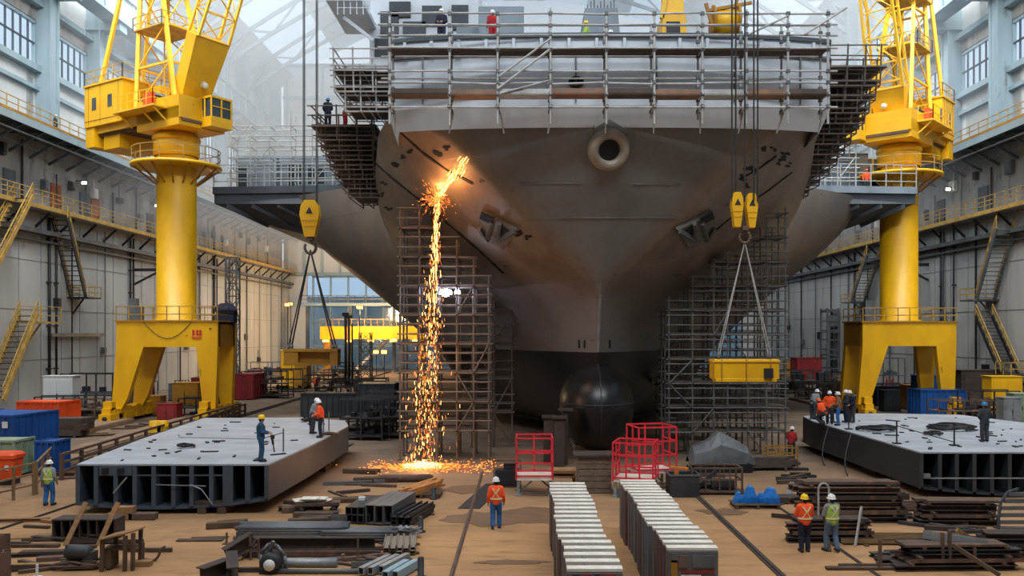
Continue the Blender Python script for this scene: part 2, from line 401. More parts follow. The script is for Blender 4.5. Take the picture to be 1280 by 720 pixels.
# doors, lamps and posts on the middle wall of either side
doorm=mat('rust_orange_door',(160,96,58),(130,76,48),1.0,0.8)
dn=[0]
def gallery_door(sx,Y,w,m):
    dn[0]+=1; b=MB(); b.bx(sx*41.05 if sx>0 else -41.2,41.2 if sx>0 else -41.05,Y,Y+w,16.55,19.4)
    o=struct('door_%d'%dn[0],b,m)
    b=MB(); b.bx(sx*41.0-0.03,sx*41.0+0.03,Y+w*0.8,Y+w*0.9,17.5,17.7); obj('door_handle',b,steeldark,o)
for Y,m in((69.5,bluegrey_dark),(76.5,doorm),(81.5,bluegrey_dark),(83.6,doorm),(96,steeldark),(103,doorm),(105.5,bluegrey_dark)): gallery_door(-1,Y,1.6,m)
for Y,m in((86,steeldark),(100,doorm),(78,bluegrey_dark)): gallery_door(1,Y,1.6,m)
def wall_lamp(sx,Y,Z,label):
    t=thing('wall_lamp',label,'lamp',(sx*41.0,Y,Z))
    b=MB(); b.bx(sx*40.4,sx*41.2,Y-0.08,Y+0.08,Z+0.15,Z+0.25); obj('arm',b,steeldark,t)
    b=MB(); b.box((sx*40.4,Y,Z),(0.5,0.5,0.3)); obj('lamp_housing',b,steelgrey,t)
    b=MB(); b.box((sx*40.35,Y-0.27,Z-0.02),(0.4,0.06,0.22)); obj('lamp_glass',b,white_lamp,t)
wall_lamp(-1,81,20.1,'small lit lamp above the orange gallery door pair')
wall_lamp(-1,97,20.3,'bright lit lamp on the gallery wall close behind the yellow crane column')
wall_lamp(1,84,20.0,'lit floodlight on the gallery wall above the steep grey stair flight')

# odd pipes on lower walls
def wall_pipe(sx,Y,z0,z1,r,label,m=steeldark,x=39.8):
    b=MB(); b.tube((sx*x,Y,z0),(sx*x,Y,z1),r,8)
    for k in range(4): z=z0+(z1-z0)*(k+0.5)/4; b.box((sx*(x+0.05),Y,z),(0.4,r*3,0.12))
    tag(obj('wall_pipe',b,m,loc=(sx*x,Y,z0)),label,'pipe')
wall_pipe(-1,73.8,1.5,16,0.13,'vertical dark drain pipe on the wall under the hanging grey stair')
wall_pipe(-1,74.9,1.5,16,0.10,'thinner vertical pipe paired with the drain pipe under the hanging grey stair')
wall_pipe(-1,89,7,16,0.1,'vertical pipe on the wall just beside the emblem crane column')
wall_pipe(-1,113,2,20,0.16,'tall dark pipe on the wall beside the blue tarpaulin at the portal top')
wall_pipe(1,84,2,16,0.12,'dark pipe running down the wall beside the crane without emblem')
wall_pipe(1,81.5,2,16,0.09,'slim pipe running down the wall nearer to the steep grey stair')
wall_pipe(1,106,4,16,0.13,'vertical cable pipe above the grey wall ladder cage')
b=MB(); b.bx(-39.9,-39.6,73.8,83,6.0,6.3); tag(obj('wall_pipe',b,steelgrey,loc=(-39.8,74,6)),'short horizontal pipe low on the wall behind the emblem crane leg','pipe')
def bracket_arm(sx,Y,Z,label):
    b=MB(); b.bx(min(sx*37,sx*40),max(sx*37,sx*40),Y-0.1,Y+0.1,Z,Z+0.3); b.bar((sx*37.3,Y,Z),(sx*40,Y,Z-1.4),0.18,0.2); b.box((sx*36.9,Y,Z+0.1),(0.6,0.5,0.35))
    tag(obj('jib_bracket',b,steeldark,loc=(sx*40,Y,Z)),label,'bracket')
bracket_arm(-1,90,12.6,'dark triangular bracket arm projecting from the wall below the gallery')
bracket_arm(1,87,12.9,'dark bracket arm projecting from the wall between crane column and steep stair')

rgw=random.Random(55)
def wall_box(sx,Y,Z,w_,h_,m,label,group):
    b=MB(); x=41.15 if Z>16 else 39.95
    b.bx(min(sx*(x-.35),sx*x),max(sx*(x-.35),sx*x),Y-w_/2,Y+w_/2,Z-h_/2,Z+h_/2); b.bx(min(sx*(x-.4),sx*(x-.35)),max(sx*(x-.4),sx*(x-.35)),Y-w_*.35,Y+w_*.35,Z-h_*.35,Z+h_*.35)
    if rgw.random()<.6: b.bar((sx*(x-.1),Y,Z+h_/2),(sx*(x-.1),Y,Z+h_/2+rgw.uniform(.6,1.8)),.07)
    tag(obj('wall_box',b,m,loc=(sx*x,Y,Z)),label,'electrical box',group)
for sx,nm in((-1,'emblem crane'),(1,'plain crane')):
    for k in range(16): wall_box(sx,70+k*4.7+rgw.uniform(-1,1),rgw.uniform(18,21),rgw.uniform(.4,1.1),rgw.uniform(.5,1.2),[steeldark,steelgrey,rustdark,white][k%4],'small electrical box on the gallery wall behind the '+nm,'boxes on the gallery wall behind the '+nm)
    for k in range(9): wall_box(sx,76+k*7+rgw.uniform(-1,1),rgw.uniform(1.6,9),rgw.uniform(.4,.9),rgw.uniform(.5,1.0),[steeldark,steelgrey,rustdark][k%3],'small electrical box on the lower wall behind the '+nm,'boxes on the lower wall behind the '+nm)
    for k in range(14):
        Y=72+k*5.3; b=MB(); b.tube((sx*41.05,Y,16.6),(sx*41.05,Y,rgw.uniform(19.5,22.4)),rgw.uniform(.05,.13),6); tag(obj('conduit',b,[steeldark,rustdark,steelgrey][k%3],loc=(sx*41,Y,16.6)),'thin conduit rising on the gallery wall behind the '+nm,'pipe','conduits on the gallery wall behind the '+nm)
    for k in range(12):
        Y=77.5+k*6.1; b=MB(); b.tube((sx*39.8,Y,0),(sx*39.8,Y,15.9),rgw.uniform(.05,.12),6); tag(obj('conduit',b,[steeldark,steelgrey][k%2],loc=(sx*39.9,Y,2)),'thin conduit running down the lower wall behind the '+nm,'pipe','conduits on the lower wall behind the '+nm)
# ---- stairs on the walls
def stair(name,p_top,p_bot,width,label,m_rail,m_step,plat=True,m_str=None):
    m_str=m_str or m_step
    """flight in a plane parallel to the wall, running along Y; width across X"""
    t=thing(name,label,'staircase',tuple(p_bot))
    a=Vector(p_top); c=Vector(p_bot)
    wx=Vector((width/2,0,0))
    for s in(-1,1):
        b=MB(); b.bar(a+wx*s,c+wx*s,0.12,0.34); obj('stringer',b,m_str,t)
        b=MB(); up=Vector((0,0,1.0)); b.bar(a+wx*s+up,c+wx*s+up,0.07); b.bar(a+wx*s+up*0.55,c+wx*s+up*0.55,0.05)
        for k in range(8): q=a.lerp(c,k/7)+wx*s; b.bar(q,q+up,0.06)
        obj('handrail',b,m_rail,t)
    n=16
    for k in range(n):
        q=a.lerp(c,(k+0.5)/n); b=MB(); b.box(q,(width,0.3,0.06)); obj('step',b,m_step,t)
    if plat:
        b=MB(); d=Vector((0,1,0)) if c.y>a.y else Vector((0,-1,0)); q=c+d*1.0; b.box(q,(width*1.5,2.2,0.14))
        b.bar(q+Vector((0,0,0)),q+Vector((math.copysign(width,c.x),0,-1.8)),0.12); obj('landing',b,m_step,t)
        b=MB()
        for s in(-1,1):
            for z in(0.5,1.0): b.bar(q+Vector((s*width*0.75,-1.1,z)),q+Vector((s*width*0.75,1.1,z)),0.06)
            for yy in(-1.1,0,1.1): b.bar(q+Vector((s*width*0.75,yy,0)),q+Vector((s*width*0.75,yy,1.0)),0.06)
        for z in (0.5,1.0): b.bar(q+Vector((-width*0.75,d.y*1.1,z)),q+Vector((width*0.75,d.y*1.1,z)),0.06)
        obj('landing_rail',b,m_rail,t)
    return t
def SP(px,py,ax): # point on a vertical plane X = ax
    Y=abs(ax)*F/abs(px-CX); return Vector((ax,Y,H-(py-HY)*Y/F))
stair('wall_stair',SP(75,272,-39),SP(98,372,-39),1.3,'dark grey stair flight hanging below the gallery with a small landing',yellow_rail,steeldark)
stair('wall_stair',SP(30,245,-38),SP(-22,345,-38),1.4,'pale yellow stair flight descending from the gallery at the photo edge',yellow_rail,steeldark,False,yellow_rail)
stair('wall_stair',SP(36,392,-38.6),SP(-8,500,-38.6),1.4,'lower yellow stair flight with caged top landing under the gallery',yellow_rail,steeldark,False,yellow_rail)
b=MB()
q=SP(38,402,-38.6)
for dy in(0,3.0):
    for s in(-0.8,0.8): b.bar((q.x+s,q.y+dy,q.z-0.1),(q.x+s,q.y+dy,q.z+1.2),0.07)
for s in(-0.8,0.8):
    for z in(0.5,1.2): b.bar((q.x+s,q.y,q.z+z),(q.x+s,q.y+3,q.z+z),0.06)
b.bx(q.x-0.8,q.x+0.8,q.y,q.y+3,q.z-0.15,q.z); b.bar((q.x,q.y+1.5,q.z-0.1),(-39.9,q.y+1.5,q.z-2),0.12)
tag(obj('stair_landing',b,yellow_rail,loc=tuple(q)),'small railed yellow landing at the top of the lower yellow stair flight','landing')
stair('wall_stair',SP(1257,285,38.9),SP(1232,375,38.9),1.5,'steep grey stair flight below the gallery beside the blue-helmeted worker side wall',yellow_rail,steelgrey)
stair('wall_stair',SP(1230,395,38.6),SP(1262,468,38.6),1.4,'lower yellow-railed stair flight continuing down below the steep grey flight',yellow_rail,steeldark)
stair('wall_stair',SP(1092,318,38.9),SP(1072,378,38.9),1.5,'distant grey stair flight half hidden behind the crane column without emblem',yellow_rail,steelgrey)

# ================================================================ end wall, roof
b=MB()
b.bx(-41,41,YEND,YEND+0.6,16,52)
for (x0,x1) in((-41,-37),(37,41)): b.bx(x0,x1,YEND,YEND+0.6,0,16)
struct('wall_back',b,panelwhite)
b=MB()
for k in range(28): x=-40.5+k*3; b.bx(x,x+0.35,YEND-0.4,YEND,16,52)
for z in(16,22,28,34,40,46,51.5): b.bx(-41,41,YEND-0.5,YEND,z,z+0.5)
trim(b,bluegrey)
# glazed yard door and windows at the end, far away
wn[0]+=1
b=MB()
for k in range(23): x=-36+k*3; b.bx(x-0.15,x+0.15,YEND+0.1,YEND+0.4,0,16)
for z in(0.2,4,8,12,15.8): b.bx(-36,36,YEND+0.1,YEND+0.4,z-0.15,z+0.15)
wf=struct('window_%d'%wn[0],b,bluegrey)
b=MB(); b.bx(-37,37,YEND+0.2,YEND+0.26,0,16); struct('pane',b,glass,wf)
b2=MB(); b2.bx(-43,43,-12.4,-12,0,48); struct('wall_front',b2,conc)  # unseen end wall, added to cut light from behind the camera
# backdrop of a hall beyond the glazing
b=MB(); b.bx(-41,41,YEND+14,YEND+14.5,0,13); struct('wall_beyond',b,bluegrey)
b=MB(); b.bx(-41,41,YEND+0.6,YEND+14,-0.4,0); struct('floor_beyond',b,conc_mid)

# vaulted roof of arched trusses and translucent sheets
ceilm=mat('pale_blue_roof_sheet',(176,196,208),(156,178,192),0.1,0.8)
def arc(t,rise=16,half=43.0,z0=47): # t -1..1
    x=half*t; return x, z0+rise*(1-t*t)
b=MB(); N_=24
bays=[(66+12*k) for k in range(7)]
for i,y in enumerate(bays):
    b2=MB()
    for zoff in(0,-2.6):
        for k in range(N_):
            x0,z0=arc(-1+2*k/N_); x1,z1=arc(-1+2*(k+1)/N_); b2.bar((x0,y,z0+zoff),(x1,y,z1+zoff),0.5,0.4,(0,1,0))
    for k in range(N_):
        x0,z0=arc(-1+2*k/N_); x1,z1=arc(-1+2*(k+1)/N_); a_,c_=((x0,y,z0),(x1,y,z1-2.6)) if k%2 else ((x0,y,z0-2.6),(x1,y,z1)); b2.bar(a_,c_,0.25)
    trim(b2,bluegrey)
b=MB()
for k in range(N_):
    if k%4 in(1,2): continue          # open strips: rooflights
    x0,z0=arc(-1+2*k/N_); x1,z1=arc(-1+2*(k+1)/N_)
    b.prism([(0,0),(0,0.1),(0.1,0.1),(0.1,0)],(0,0,0),(0,0.01,0)) if False else None
    b.add([(x0,60,z0+.3),(x1,60,z1+.3),(x1,YEND+1,z1+.3),(x0,YEND+1,z0+.3),(x0,60,z0+.5),(x1,60,z1+.5),(x1,YEND+1,z1+.5),(x0,YEND+1,z0+.5)],
          [(0,1,2,3),(7,6,5,4),(0,4,5,1),(2,6,7,3),(1,5,6,2),(0,3,7,4)])
for k in range(9):
    y=-12+k*8; b.bx(-43,43,y,y+4.6,47.2,47.5)  # unseen near roof strips, added to reduce the light from above
struct('ceiling',b,ceilm)
b=MB()
for k in range(N_):
    if k%4 not in(1,2): continue
    x0,z0=arc(-1+2*k/N_); x1,z1=arc(-1+2*(k+1)/N_)
    b.add([(x0,60,z0+.35),(x1,60,z1+.35),(x1,YEND+1,z1+.35),(x0,YEND+1,z0+.35)],[(0,1,2,3)])
wn[0]+=1; struct('window_%d'%wn[0],b,glass)

# ================================================================ haze under the roof
def haze(name,box,dens):
    m=bpy.data.materials.new(name+'_air'); m.use_nodes=True; nt=m.node_tree; nt.nodes.clear()
    v=nt.nodes.new('ShaderNodeVolumeScatter'); v.inputs['Color'].default_value=(0.86,0.93,1,1); v.inputs['Density'].default_value=dens; v.inputs['Anisotropy'].default_value=0.0
    o_=nt.nodes.new('ShaderNodeOutputMaterial'); nt.links.new(v.outputs[0],o_.inputs['Volume'])
    b=MB(); b.bx(*box); o=obj(name,b,m); o['kind']='stuff'; return o
# ================================================================ the ship
SX=3.75   # centreline of the ship
TAB=[ # Z, Ystem, B, L, q
(0.55,45.6,2.6,26,1.0),(1.2,45.3,4.6,26,1.0),(2.2,45.0,6.2,26,1.0),(3.6,44.8,7.4,25,1.0),(5.35,44.5,8.3,22,1.02),(7,43.8,8.9,21,1.05),(8.5,42.9,9.8,19.5,1.1),
(10,41.8,11.0,18,1.15),(11.5,40.8,11.9,16.5,1.18),(13,39.8,12.3,14,1.2),(14.5,39.0,12.3,12,1.15),(15.6,38.6,12.1,11,1.15),(16.3,38.4,11.8,11,1.1)]
AFT=[(0.55,6.0),(1.2,7.5),(2.5,8.6),(5,10.2),(8.1,13.5),(10.2,16),(12.1,18.4),(14.3,20.6),(16.7,22)]
def lerp_tab(tab,z,cols):
    if z<=tab[0][0]: return tab[0][1:]
    for a,b_ in zip(tab[:-1],tab[1:]):
        if z<=b_[0]:
            t=(z-a[0])/(b_[0]-a[0]); return tuple(a[i]+(b_[i]-a[i])*t for i in range(1,cols))
    return tab[-1][1:]
def catmull(tab,z,cols):
    n=len(tab); z=max(tab[0][0],min(tab[-1][0],z))
    k=0
    while k<n-2 and z>tab[k+1][0]: k+=1
    a,b_=tab[k],tab[k+1]; p=tab[k-1] if k>0 else a; q=tab[k+2] if k+2<n else b_
    h=b_[0]-a[0]; t=(z-a[0])/h; out=[]
    for i in range(1,cols):
        m0=(b_[i]-p[i])/(b_[0]-p[0]) if b_[0]!=p[0] else 0; m1=(q[i]-a[i])/(q[0]-a[0]) if q[0]!=a[0] else 0
        out.append((2*t**3-3*t*t+1)*a[i]+(t**3-2*t*t+t)*h*m0+(-2*t**3+3*t*t)*b_[i]+(t**3-t*t)*h*m1)
    return out
def sstep(a,b_,x):
    t=max(0,min(1,(x-a)/(b_-a))); return t*t*(3-2*t)
def nose(Z):
    N=max(0.0,Z-8.3)*0.96+0.8*max(0,Z-14.8)**2; N=min(N,9.4)+0.10; return N,0.2+0.17*N
def hb(Y,Z,tb=None):
    ys,B_,L,q=tb or catmull(TAB,Z,5)
    N,ns=nose(Z); d=max(0,min(1,(Y-ys-0.75*ns)/L))
    e=max(0,min(1,(Y-ys)/ns)); w=N*(1-(1-e)**1.45)+max(0,B_-N)*max(0,(1-(1-d)**2))**(1/q)
    A=catmull(AFT,Z,2)[0]
    s=sstep(55,67,Y); return w*(1-s)+max(A,w*0.5)*s
zs=[0.55+ (16.3-0.55)*k/46 for k in range(47)]
zs=sorted(zs+[5.35,5.36])
NY=70; YA=135.0
mb=MB(); mb.smooth=True
vs=[];rows=[]
for z in zs:
    tb=catmull(TAB,z,5); ys=tb[0]; row=[]
    for j in range(NY+1):
        ns_=nose(z)[1]*1.15
        Y=ys+ns_*j/16 if j<=16 else ys+ns_+(80-ys-ns_)*((j-16)/(NY-16))**2.2
        if j==NY: Y=YA
        row.append((hb(Y,z,tb) if j>0 else 0.0,Y,z))
    rows.append(row)
nrow=2*NY+1
for row in rows:
    for j in range(NY,0,-1): vs.append((SX-row[j][0],row[j][1],row[j][2]))
    for j in range(0,NY+1): vs.append((SX+row[j][0],row[j][1],row[j][2]))
fs=[];lower=[]
for i in range(len(rows)-1):
    for k in range(nrow-1):
        (lower if zs[i]<5.351 else fs).append((i*nrow+k,i*nrow+k+1,(i+1)*nrow+k+1,(i+1)*nrow+k))
# keel bottom, closes the hull below
bot=[(k,k+1,nrow-2-k,nrow-1-k) for k in range(NY)]

def hull_mat():
    m=bpy.data.materials.new('weathered_hull_plating'); m.use_nodes=True; nt=m.node_tree; b=nt.nodes['Principled BSDF']
    b.inputs['Roughness'].default_value=0.5; b.inputs['Metallic'].default_value=0.0
    tc=nt.nodes.new('ShaderNodeTexCoord')
    def N(sc,det=6,stretch=(1,1,1)):
        mp=nt.nodes.new('ShaderNodeMapping'); mp.inputs['Scale'].default_value=stretch; nt.links.new(tc.outputs['Object'],mp.inputs['Vector'])
        n=nt.nodes.new('ShaderNodeTexNoise'); n.inputs['Scale'].default_value=sc; n.inputs['Detail'].default_value=det; n.inputs['Roughness'].default_value=0.6
        nt.links.new(mp.outputs[0],n.inputs['Vector']); return n.outputs['Fac']
    def rng(s,lo,hi,a=0,bb=1):
        r=nt.nodes.new('ShaderNodeMapRange'); r.inputs[1].default_value=lo; r.inputs[2].default_value=hi; r.inputs[3].default_value=a; r.inputs[4].default_value=bb; nt.links.new(s,r.inputs[0]); return r.outputs[0]
    def mix(f,a,bb):
        x=nt.nodes.new('ShaderNodeMix'); x.data_type='RGBA'; nt.links.new(f,x.inputs[0])
        for i,q in((6,a),(7,bb)):
            if isinstance(q,tuple): x.inputs[i].default_value=q
            else: nt.links.new(q,x.inputs[i])
        return x.outputs[2]
    def math_(op,a,b2):
        n=nt.nodes.new('ShaderNodeMath'); n.operation=op
        for i,q in enumerate((a,b2)):
            if isinstance(q,(int,float)): n.inputs[i].default_value=q
            else: nt.links.new(q,n.inputs[i])
        return n.outputs[0]
    sx=nt.nodes.new('ShaderNodeSeparateXYZ'); nt.links.new(tc.outputs['Object'],sx.inputs[0])
    x=sx.outputs['X']; z=sx.outputs['Z']
    ax=math_('ABSOLUTE',x,0)
    # grey top coat in the middle, brown primer towards the flared sides (edge follows height)
    edge=math_('SUBTRACT',ax,math_('MULTIPLY',math_('SUBTRACT',z,8.3),0.96))
    prim=rng(edge,-0.5,0.7)
    grey=mix(rng(N(0.35,7,(1,1,0.4)),0.35,0.7),hexc((120,122,122)),hexc((102,104,104)))
    brown=mix(rng(N(0.6,8,(1,1,0.5)),0.35,0.65),hexc((132,118,104)),hexc((106,95,85)))
    lowgrey=mix(rng(z,7.5,9.5),hexc((112,108,104)),brown)
    col=mix(prim,grey,lowgrey)
    streak=rng(N(1.6,9,(1.6,1.6,0.12)),0.56,0.74)
    col=mix(math_('MULTIPLY',streak,0.45),col,hexc((88,74,62)))
    wk=rng(N(2.2,9,(0.5,0.5,1.3)),0.66,0.72)
    col=mix(math_('MULTIPLY',math_('MULTIPLY',wk,prim),0.8),col,hexc((50,44,40)))
    aft_shade=rng(sx.outputs['Y'],12,18); col=mix(math_('MULTIPLY',aft_shade,0.8),col,hexc((86,86,88)))  # darker grey aft: shadow on the hull put into the colour
    nt.links.new(col,b.inputs['Base Color'])
    # plate joints every 2.6 m as shallow grooves
    w=nt.nodes.new('ShaderNodeMath'); w.operation='FRACT'; nt.links.new(math_('MULTIPLY',z,0.36),w.inputs[0])
    g=rng(w.outputs[0],0.0,0.02,0,1)
    bp=nt.nodes.new('ShaderNodeBump'); bp.inputs['Strength'].default_value=0.35; bp.inputs['Distance'].default_value=0.04
    nt.links.new(math_('ADD',math_('MULTIPLY',g,0.6),math_('MULTIPLY',N(0.8,4),0.6)),bp.inputs['Height']); nt.links.new(bp.outputs[0],b.inputs['Normal'])
    nt.links.new(rng(N(1.0,6),0.3,0.7,0.44,0.6),b.inputs['Roughness'])
    return m
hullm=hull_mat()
boot=mat('black_underwater_paint',(26,26,28),(18,18,20),0.6,0.34,c3=(42,40,38),c3lo=0.6,c3hi=0.75)
bandm=mat('blue_grey_band_plating',(204,214,224),(184,194,204),0.35,0.55,stretch=(1,1,0.3),c3=(122,126,130),c3lo=0.62,c3hi=0.8,c3scale=0.8)
dark_in=mat('dark_marks_and_recess_shade',(24,26,32),(16,18,22),1,0.8)  # near black for dark marks, and for shade painted into holes and bays

ship=thing('warship','huge grey unfinished ship bow with black bulb on its keel, filling the dock','ship',(SX,45,0.5))
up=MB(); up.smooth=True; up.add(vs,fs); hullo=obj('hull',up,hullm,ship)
lo=MB(); lo.smooth=True; lo.add(vs,lower+bot); obj('underwater_hull',lo,boot,ship)
hullo.data.polygons.foreach_set('use_smooth',[True]*len(hullo.data.polygons))
BV=BVHTree.FromPolygons([Vector(v) for v in vs],fs+lower)
def hit(px,py):
    d=(P(px,py,10)-Vector((0,0,H))).normalized(); r=BV.ray_cast(Vector((0,0,H)),d)
    if r[0] is None: return None,None
    n=r[1]
    if n.dot(d)>0: n=-n
    return r[0],n
# stem bar, pale: the highlight along the stem put into its colour
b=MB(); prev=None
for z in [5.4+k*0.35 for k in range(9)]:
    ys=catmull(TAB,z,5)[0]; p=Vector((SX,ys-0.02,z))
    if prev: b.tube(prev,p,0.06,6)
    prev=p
obj('stem_highlight_bar',b,steellight,ship)
# bulb
b=MB(); prof=[]
L_=6.5
for k in range(25):
    t=k/24; prof.append((1.86*math.sin(math.acos(1-t))**0.92 if t<1 else 1.86, t*2.4-2.4))
pts=[(max(0.001,1.86*math.sqrt(max(0,1-(1-t)**2))), -2.7+2.7*t) for t in [ (k/20)**1.6 for k in range(21)]]+[(1.84,2.0),(1.6,5.0)]
bm=Matrix.Diagonal((1,1,1.2)).to_3x3()
b.lathe(pts,(SX-0.02,45.0,2.55),32,'y',bm)
bulb=obj('bulb',b,boot,ship)
b=MB()
for k in range(20):
    t0=-PI/2+PI*k/20*1.0; 
    f=lambda t:(SX-0.02,45.0-2.72*math.cos(t),2.55+2.24*math.sin(t))
    b.tube(f(t0),f(t0+PI/20),0.035,6)
    g=lambda t:(SX-0.02+1.88*math.sin(t),45.0-2.70*math.cos(t),2.85)
    b.tube(g(t0),g(t0+PI/20),0.03,6)
obj('weld_seam',b,steelmid,bulb)

# hawsepipe in the bow
p,n=hit(761,187)
if p is None: p=Vector((3.8,39.2,14.2))
M3=Vector((0,0,1)).rotation_difference(n if n is not None else Vector((0,-1,-.3))).to_matrix()
b=MB(); b.lathe([(0.45,-0.25),(0.47,0.1),(0.56,0.28),(0.72,0.36),(0.86,0.28),(0.94,0.1),(0.95,-0.15)],tuple(p),32,'z',M3)
hz=obj('hawsepipe',b,mat('pale_worn_casting',(160,152,138),(136,126,112),1.5,0.4,c3=(110,94,76)),ship)
b=MB(); b.lathe([(0.001,0.10),(0.52,0.10)],tuple(p),24,'z',M3); obj('opening',b,dark_in,hz)  # dark disc, the shade inside the pipe put into its colour

# anchor pockets on both flares
pocketm=mat('pocket_grey',(116,114,106),(90,88,82),1.5,0.6,c3=(60,54,48),c3lo=0.55,c3hi=0.7)
def on(px,py,off=0.0):
    p,n=hit(px,py)
    if p is None: return None,None
    return p+n*off,n
def shellpoly(b,pix,d0,d1):
    q=[on(x,y) for x,y in pix]
    q=[(p,n) for p,n in q if p is not None]
    k=len(q)
    if k<3: return
    nav=sum((n for p,n in q),Vector())/k
    b.add([p+nav*d0 for p,n in q]+[p+nav*d1 for p,n in q],[tuple(range(k))[::-1],tuple(range(k,2*k))]+[(i,(i+1)%k,k+(i+1)%k,k+i) for i in range(k)])
for s in(0,1):
    def mx_(pts): # mirror pixel coordinates for the other flare
        return pts if s==0 else [(1492-x+ (0 if True else 0),y) for x,y in pts]
    t=None
    b=MB(); shellpoly(b,mx_([(603,262),(622,272),(648,284),(632,309),(613,298),(601,280)]),-0.3,0.22); base=obj('anchor_pocket',b,pocketm,ship)
    b=MB(); shellpoly(b,mx_([(605,261),(621,269),(617,276),(602,269)]),0.2,0.26); shellpoly(b,mx_([(628,276),(641,287),(629,292)]),0.2,0.26); obj('opening',b,dark_in,base)  # dark plates on the pocket, its inner shade put into their colour
    b=MB()
    for q in([(628,274),(626,296)],[(626,296),(646,284)],[(603,280),(613,297)],[(618,274),(612,292)]):
        a_,_=on(*mx_([q[0]])[0],0.3); c_,_=on(*mx_([q[1]])[0],0.3)
        if a_ and c_: b.bar(a_,c_,0.16,0.22)
    obj('anchor_fluke',b,steelgrey,base)

# unpainted seams and scorch patches along the flares
def seam(pix,w,d=0.02,m=dark_in,name='unpainted_seam'):
    b=MB(); q=[]
    for (x0,y0),(x1,y1) in zip(pix[:-1],pix[1:]):
        for k in range(6):
            t=k/6; p,n=on(x0+(x1-x0)*t,y0+(y1-y0)*t,d)
            if p is not None: q.append((p,n))
    for (a_,na),(c_,nc) in zip(q[:-1],q[1:]):
        if (a_-c_).length<3: b.bar(a_,c_,w*random.uniform(0.6,1.3),0.05,na)
    if b.v: obj(name,b,m,ship)
seam([(495,160),(530,192),(560,213),(597,232)],0.12)
seam([(470,204),(490,222),(520,246),(545,262)],0.12)
seam([(556,276),(580,296),(605,318),(634,346)],0.14)
seam([(970,195),(945,213),(920,226)],0.1)
seam([(990,215),(960,238),(925,262),(880,300)],0.08)
for(cx,cy,r)in[(547,190,7),(557,186,5),(513,190,5),(496,207,6),(503,197,4),(480,230,4),(486,262,4),(476,243,4),(957,187,5),(966,186,4),(983,193,6),(976,202,5),(937,212,7),(944,215,5),(930,221,6),(935,232,4),(985,206,4),(650,292,5),(660,297,4)]:
    b=MB()
    for k in range(3):
        ox,oy=random.uniform(-r,r)*0.8,random.uniform(-r,r)*0.6
        pts=[(cx+ox+r*0.7*math.cos(a)*random.uniform(.5,1.1),cy+oy+r*0.45*math.sin(a)*random.uniform(.5,1.1)) for a in [i*PI/3 for i in range(6)]]
        shellpoly(b,pts,-0.02,0.03)
    obj('scorched_patch',b,dark_in,ship)
# draft marks
for (x,y) in[(724,430),(731,430),(762,430)]: b=MB(); shellpoly(b,[(x-1,y-5),(x+1,y-5),(x+1,y+5),(x-1,y+5)],0.0,0.03); obj('draft_mark',b,dark_in,ship)

# upper band of blue-grey plating
def band_outline(off=0.0):
    pts=[]
    for k in range(25):                         # front, almost flat, rounded shoulders
        t=-1+2*k/24; x=9.75*t; y=38.25+0.9*abs(t)**3.0; pts.append((SX+0.1+x,y))
    l=[(SX-9.85,40.2),(SX-10.1,42),(SX-10.6,46),(SX-11.2,54),(SX-12.5,62),(SX-13,66)]
    r=[(2*SX-x+0.1,y) for x,y in l]
    return l[::-1]+pts+r
o_=band_outline()
b=MB(); n_=len(o_)
b.add([(x,y,16.25) for x,y in o_]+[(x,y,19.35) for x,y in o_]+[(x*0.985+SX*0.015,y-0.0+0.25,19.35) for x,y in o_]+[(x*0.985+SX*0.015,y+0.25,19.2) for x,y in o_],
      [(k,k+1,n_+k+1,n_+k) for k in range(n_-1)]+[(n_+k,n_+k+1,2*n_+k+1,2*n_+k) for k in range(n_-1)]+[(2*n_+k,2*n_+k+1,3*n_+k+1,3*n_+k) for k in range(n_-1)])
band=obj('bulwark',b,bandm,ship)
b=MB(); b.add([(x,y,19.2) for x,y in o_],[tuple(range(n_))]); b.add([(x,y,16.3) for x,y in o_],[tuple(range(n_))]); obj('foredeck',b,steelgrey,ship)
# lower lip: hull flare meets the band
b=MB(); b.add([(x,y,16.25) for x,y in o_]+[(SX+(x-SX)*0.97,y+0.5,15.4) for x,y in o_],[(k,k+1,n_+k+1,n_+k) for k in range(n_-1)]); obj('knuckle_plate',b,bandm,band)
b=MB()
for (x,y),(x2,y2) in zip(o_[6:-6:1],o_[7:-5:1]):
    b.bar((x,y-0.04,19.3),(x2,y2-0.04,19.3),0.12,0.18)
obj('deck_edge_trim',b,bluegrey_dark,band)
b=MB()
for (x,y),(x2,y2) in zip(o_[6:-6:1],o_[7:-5:1]): b.bar((x,y-0.06,18.5),(x2,y2-0.06,18.5),0.1,0.08)
obj('rubbing_strip',b,bluegrey_dark,band)
for k in range(16):
    b=MB(); x=SX-9+k*1.2; b.box((x,38.12+0.8*abs((x-SX)/9.7)**3,18.8),(0.13,0.16,0.65)); obj('stanchion_bracket',b,bandm,band)
for x in (SX-8.2,SX-4.9,SX-1.5,SX+2.0,SX+5.4,SX+8.4): b=MB(); b.box((x,38.17+0.8*abs((x-SX)/9.7)**3,17.5),(0.05,0.12,2.2)); obj('plate_seam',b,MATS['grey_steel'],band)
p=P(720,103,38.15); b=MB(); b.lathe([(0.05,-0.1),(0.34,-0.06),(0.34,0.14),(0.28,0.14),(0.28,0.02),(0.001,0.02)],tuple(p),18,'y',Matrix.Diagonal((1,-1,0.7)).to_3x3()); obj('fairlead_hole',b,dark_in,band)  # shallow dark dish, the shade of the hole put into its colour
